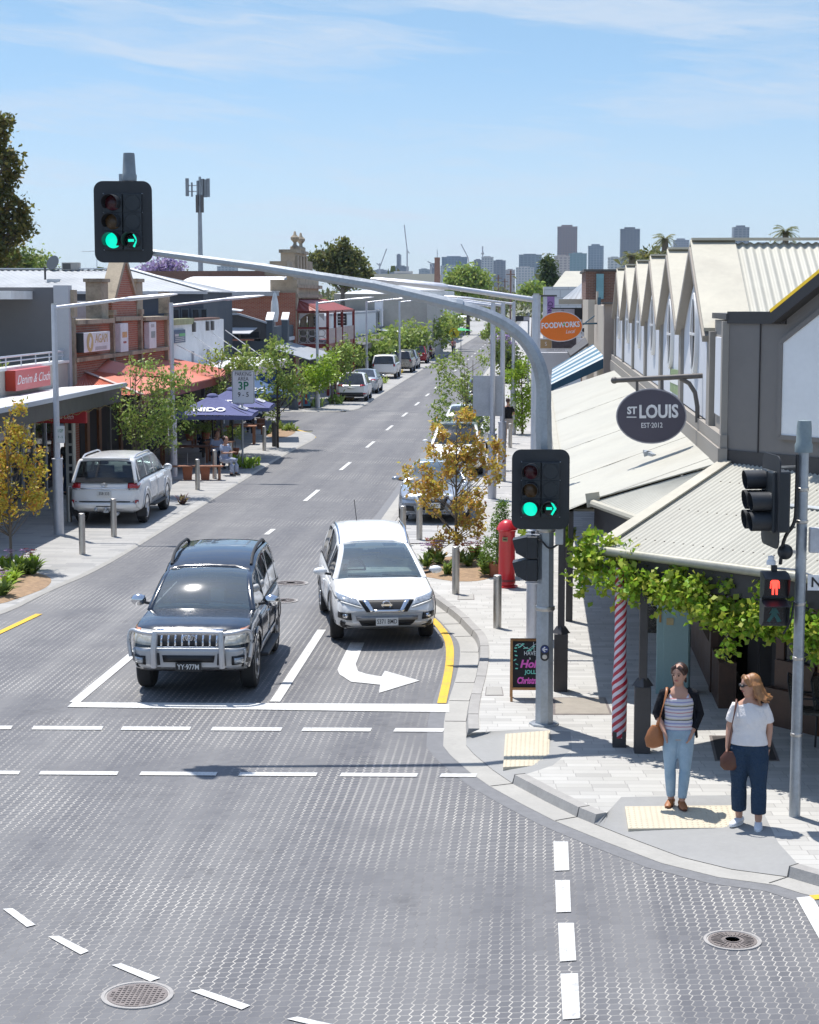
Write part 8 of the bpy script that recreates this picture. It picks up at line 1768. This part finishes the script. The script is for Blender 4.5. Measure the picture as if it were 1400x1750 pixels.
def palm(lab,px,py,D,s,seed):
    rng=random.Random(seed);top=AY(px,py,D);B=Vector((top.x,D,0));t=thing('palm_tree',lab,'palm tree',B,0,'palms behind the right roofs');u=D/F;m=MB();m.tube([B,top],[.3,.24],8);m.build('trunk',m_bark,t)
    m=MB()
    for i in range(44):
        a=rng.uniform(0,2*PI);e=rng.uniform(-.9,1.1);L=s*u*rng.uniform(.75,1.1);d=Vector((math.cos(a),math.sin(a),0));pts=[]
        for j in range(6):
            q=j/5;pts.append(top+d*(L*q*math.cos(e*(1-.3*q)))+Vector((0,0,L*(math.sin(e)*q-.55*q*q))))
        for j in range(1,6):
            for k_ in range(3):
                p=lerp(pts[j-1],pts[j],k_/3);sdv=Vector((-d.y,d.x,0))
                for sg in (-1,1):
                    tip=p+sdv*sg*L*.22*(1-.1*j)+d*L*.12+Vector((0,0,-L*.08*rng.uniform(.3,2)));m.add([p,p+d*L*.05,tip],[(0,1,2)])
    m.build('fronds',lf_pal,t)
palm('scruffy palm behind the second white gable',1137,408,140,24,1);palm('lower brown palm left of the scruffy one',1080,437,140,22,2);palm('windblown palm alone above the cream ribbed roof',1343,396,150,30,3);palm('short palm just under the scruffy one',1146,432,139,20,5)
# far wood
rng=np.random.default_rng(9);cs=[]
for i in range(620):
    y=rng.uniform(340,1500);x=rng.uniform(-.30,.10)*y*1.05+rng.uniform(-20,60);cs.append((x,y,rng.uniform(1,7.5)))
cs=[c for c in cs if not(-12<c[0]<4 and c[1]<430)]
o=leaves('far_trees',leafcloud(rng,cs,2.2,21000,2.4,.2),leafmat('far_wood',[(.05,.075,.03),(.08,.1,.045),(.1,.11,.05),(.14,.12,.06),(.06,.07,.05)]),None);o.name='far_trees';o['kind']='stuff';o['label']='band of suburban trees below the city towers'
# vine along the corner verandah
path=[(990,955,23.2),(1030,965,23.1),(1065,985,22.9),(1110,1005,22.6),(1150,1012,22.3),(1195,1030,22.0),(1240,1055,21.8),(1285,1068,21.5),(1330,1062,21.2),(1375,1072,20.9),(1420,1085,20.7)]
rad=[.11,.22,.24,.19,.2,.21,.19,.13,.12,.15,.15]
t=thing('grape_vine','lush grape vine garland hanging along the corner verandah edge above the two women','vine',AY(1060,980,23));pv=[AY(*p) for p in path]
m=MB();m.tube(sm3(pv,2),.022,6);m.tube(sm3([pv[2]+Vector((.05,.1,.1)),AY(1066,1100,23.2),AY(1064,1200,23.25)] if 0 else [pv[2],pv[2]+Vector((.05,.1,.25)),pv[2]+Vector((0,.3,.3))],2),.025,6);m.build('stem',m_bark,t)
rng=np.random.default_rng(5);cs=[]
for i in range(330):
    s=rng.uniform(0,len(pv)-1.001);k_=int(s);p=lerp(pv[k_],pv[k_+1],s-k_);r_=rad[k_]*(1-(s-k_))+rad[k_+1]*(s-k_);d=rng.normal(size=3)*r_*.6;cs.append(np.array(p)+d+np.array((0,0,.02)))
for q in ((1005,925,23.1),(1055,950,23),(1040,930,23.1),(1240,1000,21.8),(1165,985,22.2),(1200,995,22),(1250,1105,21.6),(1300,1010,21.3),(1385,1100,20.8),(1400,1120,20.7),(990,1000,23.1)):
    for j in range(4): cs.append(np.array(AY(*q))+rng.normal(size=3)*.05)
leaves('leaves',leafcloud(rng,cs,.055,6800,.08,.35,.85),lf_vin,t)
t=thing('grape_vine','thin vine climbing the light pole behind the signal mast','vine',G(912,1095,PZ));rng=np.random.default_rng(6);cs=[np.array(AY(px+rng.normal()*6,py+rng.normal()*8,30.3+rng.normal()*.1)) for px,py in ((895,900),(905,905),(915,910),(918,930),(921,950),(900,915),(925,975)) for _ in range(3)]+[np.array(AY(968+rng.normal()*6,925+rng.normal()*10,26.6)) for _ in range(5)]
m=MB();m.tube([AY(915,890,30.3),AY(920,940,30.35),AY(922,1000,30.4)],.015,5);m.build('stem',m_bark,t);leaves('leaves',leafcloud(rng,cs,.05,360,.1,.35,.85),lf_vin,t)
# topiary
B=G(848,985,PZ);t=thing('topiary_bush','clipped conical topiary bush in a pot left of the red pillar box','bush',B);rng=np.random.default_rng(8);m=MB();m.lathe([(.14,0),(.19,.28),(.17,.28),(.17,.24),(0,.24)],16);m.build('pot',m_tile,t,world=False);m=MB();m.tube([B+Vector((0,0,.2)),B+Vector((.08,0,1.2))],[.03,.01],6);m.build('trunk',m_bark,t)
cs=[np.array(B)+np.array((.14*q+ (.33*(1-q)+.05)*math.cos(a)*r_,(.33*(1-q)+.05)*math.sin(a)*r_,.3+1.25*q)) for q,a,r_ in zip(rng.uniform(0,1,150)**1.3,rng.uniform(0,6.28,150),rng.uniform(.5,1,150)**.5)];leaves('crown',leafcloud(rng,cs,.045,3000,.055,.3,.5),lf_top,t)
# garden beds: mulch sheet, plants and flowers as things of their own
m_mul=M('straw_mulch',(.3,.2,.12),.95,0,.4,9,.8,30)
def bed(lab,pts,z,mat=m_mul):
    m=MB();P_=[Vector((*G(x,y,z)[:2],z)) for x,y in pts];c=sum(P_,Vector())/len(P_);q=sm3(P_+[P_[0]],2);n=len(q)
    vs=[(*p[:2],z+.004) for p in q]+[(c.x+(p.x-c.x)*.6,c.y+(p.y-c.y)*.6,z+.06) for p in q]+[(c.x,c.y,z+.07)]
    fs=[(i,i+1,n+i+1,n+i) for i in range(n-1)]+[(n+i,n+i+1,2*n) for i in range(n-1)];m.add(vs,fs,0,True);o=m.build('garden_bed',mat);struct(o,lab)
def clump(name,lab,p,n,L,mat,seed,fl=None,nf=0,group=None,cat='plant',spread=.12):
    rng=random.Random(seed);t=thing(name,lab,cat,p,0,group);m=MB()
    for i in range(n):
        a=rng.uniform(0,2*PI);e=rng.uniform(.5,1.35);l=L*rng.uniform(.6,1.1);d=Vector((math.cos(a)*math.cos(e),math.sin(a)*math.cos(e),math.sin(e)));s=Vector((-math.sin(a),math.cos(a),0))*l*.1;b=Vector((rng.uniform(-1,1)*spread*.5,rng.uniform(-1,1)*spread*.5,0))
        m.add([b-s*.5,b+s*.5,b+d*l*.6+s,b+d*l-Vector((0,0,l*.2)),b+d*l*.6-s],[(0,1,2,3,4)])
    m.build('leaves',mat,t,world=False)
    if nf:
        m=MB()
        for i in range(nf):
            q=Vector((rng.uniform(-1,1)*spread,rng.uniform(-1,1)*spread,L*rng.uniform(.8,1.25)));r_=L*.14
            for k_ in range(5): a=k_*1.256;m.add([q,q+Vector((r_*math.cos(a),r_*math.sin(a),r_*.3)),q+Vector((r_*1.2*math.cos(a+.6),r_*1.2*math.sin(a+.6),r_*.1))],[(0,1,2)])
        m.build('flowers',fl,t,world=False)
    return t
bed('mulched flower bed on the right corner by the kerb',[(722,985),(725,958),(770,950),(840,952),(850,975),(835,992),(780,995)],PZ)
GR='flowering plants of the right corner bed'
names=['red flowered plant nearest the white car in the corner bed','mauve flowered plant beside the bollard in the corner bed','low green tuft in front of the orange maple trunk','red flowered plant right of the orange maple trunk','red geranium near the topiary pot','mauve plant at the back of the corner bed','small green tuft at the right end of the corner bed','red and green plant behind the stainless bollard','white leaved plant behind the white car mirror']
for i,(px,py,fm) in enumerate(((735,962,lf_red),(752,968,lf_mv),(765,985,lf_str),(800,972,lf_red),(825,970,lf_red),(812,958,lf_mv),(832,985,lf_str),(788,965,lf_red),(728,972,lf_mv))): clump('flowering_plant',names[i],G(px,py,PZ)+Vector((0,0,.05)),34,.4,lf_str,i,fm,16 if fm is not lf_str else 0,GR)
bed('mulched flower bed at the left edge under the yellow maple',[(-30,1035),(-30,975),(30,972),(90,985),(85,1003),(40,1020),(0,1033)],LZ)
GL2='plants of the left edge bed'
names=['broad leaved green plant left of the yellow maple trunk','broad leaved green plant right of the yellow maple trunk','green tuft at the right tip of the left bed','purple flowered plant in the middle of the left bed','red flowered plant in the left bed','green plant at the front of the left bed','low purple plant at the left edge','green clump at the front left of the bed','small green plant behind the front clump','mauve flowered plant near the road end of the left bed']
for i,(px,py,fm) in enumerate(((8,975,None),(32,976,None),(58,975,None),(45,985,lf_mv),(55,985,lf_red),(20,1000,None),(4,1022,lf_mv),(8,1010,None),(30,990,None),(18,986,lf_mv))): clump('flowering_plant',names[i],G(px,py,LZ)+Vector((0,0,.05)),46,.42,lf_br if i in(0,1,2,5,7) else lf_str,30+i,fm,10 if fm else 0,GL2)
clump('purple_plant','spiky purple leaved plant in front of the parked white wagon',G(312,862,LZ),30,.42,leafmat('cordyline_purple',[(.12,.05,.08),(.2,.1,.12),(.07,.05,.05)]),77)
bed('planting patch at the side street corner',[(455,745),(470,725),(500,728),(508,738),(490,748),(465,748)],LZ)
for i,(px,py) in enumerate(((462,742),(476,735),(488,738),(500,736))): clump('strap_leaf_plant',['green clump left of the slim corner tree','green clump at the foot of the slim corner tree','green clump on the street side of the slim corner tree','low green clump at the tip of the corner bed'][i],G(px,py,LZ),26,.55,lf_str,50+i,None,0,'clumps in the side street corner bed',spread=.4)
for i,(px,py) in enumerate(((408,798),(425,800),(398,790),(435,795))): clump('strap_leaf_plant',['strappy plant at the foot of the parking sign','yellow green strappy plant right of the parking sign','strappy plant beside the third bollard','strappy plant behind the parking sign post'][i],G(px,py,LZ),30,.5,lf_br,60+i,None,0,'strappy plants round the parking sign',spread=.35)
for i,(px,py) in enumerate(((592,690),(610,684),(665,655),(690,640),(560,695),(640,648),(655,640))): clump('low_shrub',['low shrub beside the white hatchback rear','straw coloured tuft at the kerb by the white hatchback','low shrub at the kerb ahead of the pale sedan','small shrub before the white four wheel drive','low shrub at the foot of the third street light','orange brown tuft in the middle left bed','green tuft under the tree by the left row'][i],G(px,py,LZ)+Vector((-.6,0,0)),40,.7,lf_gr if i%2==0 else lf_yl,80+i,None,0,'low shrubs along the left kerb',spread=.8)
# ---------------------------------------------------------------- left street furniture and cafe
lp0=None
for i,(px,py,lab) in enumerate(((101,913,'nearest street light on the left, carrying a small parking plate'),(297,815,'street light on the left in front of the multi stemmed green tree'),(543,697,'street light on the left at the corner of the side street'),(594,655,'street light on the left behind the white hatchback'),(683,640,'street light on the left above the row of parked cars'),(722,612,'thin street light on the left before the yellow crossing disc'),(745,600,'faint street light far up on the left'))):
    q=G(px,py,LZ)
    if i in(3,): q.x=-11.6
    if i==0: lp0=lightpole(q,lab,1,GL,arm=2.9,h=5.58);base0=lp0
    else: dup(base0,q,0,lab,GL)
q=G(101,913,LZ);t=thing('parking_plate','small white and green parking plate on the nearest left street light','sign',(q.x+.1,q.y-.1,3.0));A=AY(97,757,q.y-.12);Bq=AY(107,728,q.y-.12);m=MB();m.box(A.x,Bq.x+.05,q.y-.14,q.y-.12,A.z,Bq.z);m.build('plate',m_plate,t);cx=(A.x+Bq.x+.05)/2
m_sgr=M('sign_text_green',(.02,.18,.08),.5);text('½P' if 0 else '1/2P',.11,m_sgr,t,Matrix.Translation((cx,q.y-.142,Bq.z-.12))@Matrix.Rotation(PI/2,4,'X'),sx=.75);text('9 - 5',.08,m_sgr,t,Matrix.Translation((cx,q.y-.142,Bq.z-.27))@Matrix.Rotation(PI/2,4,'X'),sx=.8)
GBL='stainless bollards along the left footpath'
for px,py,lab in ((141,947,'stainless bollard nearest the camera on the left'),(195,917,'stainless bollard behind the tow bar of the white wagon'),(119,892,'stainless bollard in shade beside the nearest left street light'),(338,837,'stainless bollard ahead of the white wagon by the timber bench'),(367,818,'stainless bollard at the end of the timber bench'),(394,803,'stainless bollard left of the parking sign'),(452,770,'stainless bollard in front of the corner diners')): bollard('bollard',G(px,py,LZ),lab,GBL)
bollard('bollard',G(469,763,LZ),'charcoal bollard at the side street corner',GBL,1.05,.09,True);bollard('bollard',G(449,728,LZ),'dark round bollard across the footpath behind the diners',GBL,1.25,.11,True)
q=G(415,800,LZ);t=thing('parking_sign','large white PARKING AREA 3P sign on a grey post by the cafe','sign',q);m=MB();m.tube([q,q+Vector((0,0,3.3))],.035,8);m.build('post',m_steel,t);yq=q.y-.05;A=AY(397,690,yq);Bq=AY(435,633,yq)
m=MB();m.prism([p+Vector(((A.x+Bq.x)/2,yq,(A.z+Bq.z)/2)) for p in rrect(Bq.x-A.x,Bq.z-A.z,.07,0)],(0,-.015,0));m.build('plate',m_plate,t)
m=MB();zc=(A.z+Bq.z)/2;xc=(A.x+Bq.x)/2;o1=rrect(Bq.x-A.x-.03,Bq.z-A.z-.03,.06,0);o2=rrect(Bq.x-A.x-.055,Bq.z-A.z-.055,.05,0);m.loft([[p+Vector((xc,yq-.0165,zc)) for p in o1],[p+Vector((xc,yq-.0165,zc)) for p in o2]],cap=False,sm=False);m.build('border',m_black,t)
def T3(dx,dz): return Matrix.Translation((xc+dx,yq-.017,zc+dz))@Matrix.Rotation(PI/2,4,'X')
text('PARKING',.19,m_black,t,T3(0,.44),sx=.72);text('AREA',.19,m_black,t,T3(0,.275),sx=.8);text('3P',.38,m_sgr,t,T3(0,.03),bold=.008,sx=.95);text('9 - 5',.23,m_black,t,T3(0,-.26),sx=.9,bold=.002);text('MON - FRI',.07,m_black,t,T3(0,-.42)) if 0 else None
# blue umbrellas
m_blue=cloth('cafe_umbrella_blue',(.13,.14,.27),.2)
def umbrella(p,lab,w=1.55,h=2.35,rz=0,lett=True,mat=m_blue):
    t=thing('cafe_umbrella',lab,'umbrella',p,rz,'blue cafe umbrellas');m=MB();c=[(-w,-w),(w,-w),(w,w),(-w,w)];ap=.09
    for i in range(4):
        a,b=c[i],c[(i+1)%4];k_=.12
        m.grid(lambda u,v,a=a,b=b:(lerp((*a,0),(*b,0),u).x*(1-v)+lerp((*a,0),(*b,0),u).x*k_*v,lerp((*a,0),(*b,0),u).y*(1-v)+lerp((*a,0),(*b,0),u).y*k_*v,h-.55*(1-v)-.08*math.sin(PI*u)*(1-v)*-.4-.06*math.sin(PI*v)),8,6)
        m.add([(*a,h-.55),(*b,h-.55),(*[x*.99 for x in b],h-.68),(*[x*.99 for x in a],h-.68)],[(0,1,2,3)])
    o=m.build('canopy',mat,t,world=False,weld=True);m=MB();m.ball((0,0,h+.03),(.2,.2,.1),12,6);m.build('cap',mat,o,world=False)
    m=MB();m.tube([(0,0,0),(0,0,h)],.03,8);m.build('pole',m_black,t,world=False)
    for x,y in c: m=MB();m.tube([(0,0,h-.03),(x*.98,y*.98,h-.56)],.014,5);m.build('rib',m_black,t,world=False)
    if lett:
        sl=math.atan2(.49,w*.88)
        for k_ in range(4):
            M_=Matrix.Rotation(k_*PI/2,4,'Z')@Matrix.Translation((0,-w*.72,h-.55*.68-.02))@Matrix.Rotation(sl,4,'X');text('NIDO',.42,m_let,o,M_@Matrix.Translation((0,0,.035)),world=False,bold=.015,ext=.002)
    return t
umbrella(Vector((-10.95,61.3,LZ)),'nearer blue cafe umbrella lettered NIDO, beside the second street light',1.45,2.42,R(4));umbrella(Vector((-10.95,65.3,LZ)),'second blue cafe umbrella overlapping behind the nearer one',1.45,2.45,R(4))
umbrella(Vector((-11.6,74.5,LZ)),'darker blue cafe umbrella to the right of the parking sign',1.5,2.45,R(8),mat=cloth('slate_blue_canvas',(.07,.12,.22),.2))
# tables, benches, pots
def tablet(p,lab,rz=0,L=.75,bench=True):
    t=thing('timber_table',lab,'table',p,rz,'timber cafe tables')
    for i in range(5): m=MB();m.box(-L,L,-.36+.145*i,-.225+.145*i,.7,.74);m.build('plank',m_frame2,t,world=False,bevel=.004)
    for x in (-L+.1,L-.1):
        for y in (-.3,.3): m=MB();m.box(x-.04,x+.04,y-.04,y+.04,0,.7);m.build('leg',m_frame2,t,world=False)
    return t
m_frame2=M('cafe_timber',(.24,.1,.05),.6,0,.3,6)
def bench(p,lab,rz,L=.9):
    t=thing('timber_bench',lab,'bench',p,rz,'timber cafe benches');m=MB();m.box(-L,L,-.17,.17,.42,.46);m.build('seat',m_frame2,t,world=False,bevel=.006)
    for x in (-L+.12,L-.12): m=MB();m.box(x-.03,x+.03,-.14,.14,0,.42);m.build('leg',m_frame2,t,world=False)
    return t
tablet(G(322,800,LZ)+Vector((0,.4,0)),'long timber table beside the second street light, with potted plants',R(4),1.05);bench(G(325,822,LZ)+Vector((0,.3,0)),'timber bench on the near side of the long timber table',R(4),1.0)
tablet(G(375,795,LZ)+Vector((-.2,1.2,0)),'timber table where the black haired diner sits',R(0),.5);tablet(G(415,758,LZ)+Vector((0,-.3,0)),'timber table in front of the pink shirted diner',R(5),.6);bench(G(425,742,LZ)+Vector((0,-.2,0)),'timber bench under the pink shirted diner',R(10),.7);bench(G(446,733,LZ),'short timber bench under the white shirted diner',R(-75),.4);tablet(G(345,765,LZ)+Vector((.2,0,0)),'timber table at the back under the nearer umbrella',R(0),.6)
for i,(px,py) in enumerate(((321,820),(351,820))): q=G(px,py,LZ);t=thing('terracotta_pot',['square terracotta coloured planter left of the first bench bollard','square terracotta coloured planter right of the first bench bollard'][i],'planter',q,R(4),'planters hung below the long table');m=MB();m.loft([[(x*w,y*w,z) for x,y in((-1,-1),(1,-1),(1,1),(-1,1))] for w,z in ((.12,0),(.15,.42),(.13,.42),(.12,.36))],sm=False);m.build('pot',m_tile,t,world=False,bevel=.01);m=MB();m.tube([(0,0,.4),(0,.05,.85)],.008,4);m.build('hook',m_steel,t,world=False)
for i,(px,py) in enumerate(((322,790),(350,787),(400,778))):
    q=G(px,py,LZ)+Vector((0,.3,.74 if i<2 else 0));t=thing('potted_plant',['olive green potted plant on the long table, left one','olive green potted plant on the long table, right one','tall thin potted plant between the diners'][i],'potted plant',q,0,'potted plants of the cafe');m=MB();m.lathe([(.11,0),(.16,.24),(.14,.24),(0,.2)],14);m.build('pot',m_tile,t,world=False);rng=np.random.default_rng(70+i);cs=[np.array(q)+np.array((rng.normal()*.2,rng.normal()*.16,.42+rng.normal()*.12+(.4 if i==2 else 0))) for _ in range(16)];m=MB();m.tube([q+Vector((0,0,.2)),q+Vector((0,0,.5))],.015,5);m.build('stem',m_bark,t);leaves('leaves',leafcloud(rng,cs,.08,420,.1,.3),lf_gr,t)
# candy pole, poster stand, bin and red sign across the side street
q=G(511,698,LZ);t=thing('candy_post','distant red and white striped post under a red sign across the side street','post',q);m=MB();m.tube([(0,0,.1),(0,0,2.2)],.12,12);m.build('wrap',candymat('candy_wrap_far',3.2,2.0),t,world=False);m=MB();m.box(-.13,.13,-.13,.13,0,.12);m.build('base',m_dark,t,world=False)
t=thing('hanging_sign','red hanging sign with white lettering above the distant striped post','sign',q+Vector((0,-.1,2.3)));A=AY(504,665,q.y-.15);Bq=AY(519,645,q.y-.15);m=MB();m.box(A.x,Bq.x,q.y-.15,q.y-.05,A.z,Bq.z);m.build('board',m_redsign,t);m=MB()
for i in range(2): zz=Bq.z-.18-.2*i;m.box(A.x+.06,Bq.x-.06-.05*i,q.y-.157,q.y-.151,zz-.06,zz+.04)
m.build('lettering',m_let,t);m=MB();m.tube([(A.x+.2,q.y-.1,Bq.z),(A.x+.2,q.y-.1,Bq.z+.5)],.02,5);m.build('hanger',m_steel,t)
q=G(521,697,LZ);t=thing('poster_stand','blue poster stand beside the distant striped post','sign',q);m=MB();m.box(-.24,.3,-.03,.03,.1,1.05);o=m.build('poster',M('poster_blue',(.1,.3,.45),.4,0,.3,2),t,world=False);m=MB();m.prism([(.0,-.034,.2),(.16,-.034,.2),(.12,-.034,.75),(.05,-.034,.8)],(0,-.004,0));m.build('picture',M('poster_red',(.45,.05,.06),.5),o,world=False);m=MB();m.box(-.28,.34,-.05,.05,0,.1);m.build('foot',m_black,t,world=False)
q=G(502,700,LZ);t=thing('litter_bin','dark green cylindrical bin left of the distant striped post','bin',q);m=MB();m.lathe([(.26,0),(.26,1.15)],16);m.build('body',m_slate,t,world=False);m=MB();m.lathe([(.28,1.15),(.24,1.25),(0,1.28)],16);m.build('lid',m_black,t,world=False)
q=G(449,640,0);t=thing('shop_sign','round blue projecting sign behind the slim corner tree','sign',AY(462,645,90));c=AY(461,642,90);m=MB();m.lathe([(.6,-.06),(.6,.06)],24,c,ax='y');m.build('disc',M('sign_cobalt',(.02,.08,.3),.5),t);text('R',.5,m_let,t,Matrix.Translation(c+Vector((0,-.07,0)))@Matrix.Rotation(PI/2,4,'X'));m=MB();m.tube([c,c+Vector((-2.,0,0))],.04,5);m.build('bracket',m_steel,t)
q=AX(55,605,XL-.8);t=thing('potted_palm','small green palm on the terrace behind the rail of the boutique','plant',(XL-.9,51.5,3.12));m=MB();m.lathe([(.15,0),(.2,.3),(0,.3)],12);m.build('pot',m_tile,t,world=False);rng=random.Random(2);m=MB()
for i in range(16):
    a=rng.uniform(0,6.28);e=rng.uniform(.5,1.4);L=rng.uniform(.6,.95);d=Vector((math.cos(a)*math.cos(e),math.sin(a)*math.cos(e),math.sin(e)));s=Vector((-math.sin(a),math.cos(a),0))*.06;b=Vector((0,0,.3));m.add([b-s*.3,b+s*.3,b+d*L*.6+s,b+d*L-Vector((0,0,.25)),b+d*L*.6-s],[(0,1,2,3,4)])
m.build('fronds',lf_gr,t,world=False)
# ---------------------------------------------------------------- camera, sun, sky
sc=bpy.context.scene
cam=bpy.data.cameras.new('camera');cam.lens=36*F/1750;cam.sensor_width=36;cam.clip_end=9000;cam.clip_start=.5
co=bpy.data.objects.new('camera',cam);C.objects.link(co);co.location=(0,0,H);co.rotation_euler=(PI/2-PITCH,0,YAW);sc.camera=co
sd=Vector((-.222,.29,1)).normalized()
sl=bpy.data.lights.new('sun','SUN');sl.energy=3.6;sl.angle=R(.53);sl.color=(1,.955,.89)
so=bpy.data.objects.new('sun',sl);C.objects.link(so);so.rotation_euler=sd.to_track_quat('Z','Y').to_euler()
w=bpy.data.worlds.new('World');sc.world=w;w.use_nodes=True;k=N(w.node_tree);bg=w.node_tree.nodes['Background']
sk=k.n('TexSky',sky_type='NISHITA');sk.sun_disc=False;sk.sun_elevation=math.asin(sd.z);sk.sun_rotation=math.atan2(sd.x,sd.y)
sk.altitude=0;sk.air_density=1.0;sk.dust_density=.35;sk.ozone_density=3.5
# the air: one even volume round everything, sky outside
hz_=MB();hz_.box(-3650,3650,-70,4350,-1.2,170);ho=hz_.build('haze',bpy.data.materials.new('haze_air'));ho['kind']='stuff';ho['label']='thin blue summer haze over the whole town'
hm=ho.data.materials[0];hm.use_nodes=True;hm.node_tree.nodes.clear();ov=hm.node_tree.nodes.new('ShaderNodeOutputMaterial');pv_=hm.node_tree.nodes.new('ShaderNodeVolumePrincipled');pv_.inputs['Color'].default_value=(.72,.84,1,1);pv_.inputs['Density'].default_value=6.5e-5;pv_.inputs['Anisotropy'].default_value=.2;hm.node_tree.links.new(pv_.outputs[0],ov.inputs['Volume'])
# thin streaky cirrus in the sky itself, by direction
d=k.n('TexCoord').outputs['Generated'];x,y,z=k.xyz(d)
az=k.math('ARCTAN2',x,y);el=k.math('ARCSINE',z)
v=k.comb(k.math('ADD',k.math('MULTIPLY',az,4.2),k.math('MULTIPLY',el,2.)),k.math('ADD',k.math('MULTIPLY',el,34.),k.math('MULTIPLY',az,5.)),3.3)
warp=k.noise(v,.9,4,.6)
v2=k.comb(k.math('ADD',k.math('MULTIPLY',az,5.),warp),k.math('ADD',k.math('MULTIPLY',el,48.),k.math('ADD',k.math('MULTIPLY',az,3.),k.math('MULTIPLY',warp,2.5))),1.7)
f=k.rng(k.noise(v2,1.,7,.62),.44,.66,0,.75)
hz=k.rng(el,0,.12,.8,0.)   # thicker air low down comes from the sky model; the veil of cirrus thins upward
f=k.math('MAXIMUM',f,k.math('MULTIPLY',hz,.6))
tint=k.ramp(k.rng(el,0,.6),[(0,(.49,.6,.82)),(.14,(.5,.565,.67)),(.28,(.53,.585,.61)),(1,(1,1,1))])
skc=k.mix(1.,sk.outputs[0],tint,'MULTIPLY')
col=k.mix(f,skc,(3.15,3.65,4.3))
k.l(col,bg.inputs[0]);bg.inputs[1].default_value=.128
sc.view_settings.view_transform='Standard';sc.view_settings.look='None';sc.view_settings.exposure=.72;sc.view_settings.gamma=1
sc.cycles.max_bounces=6;sc.cycles.transparent_max_bounces=12;sc.cycles.diffuse_bounces=3;sc.cycles.volume_bounces=0
sc.cycles.use_denoising=True
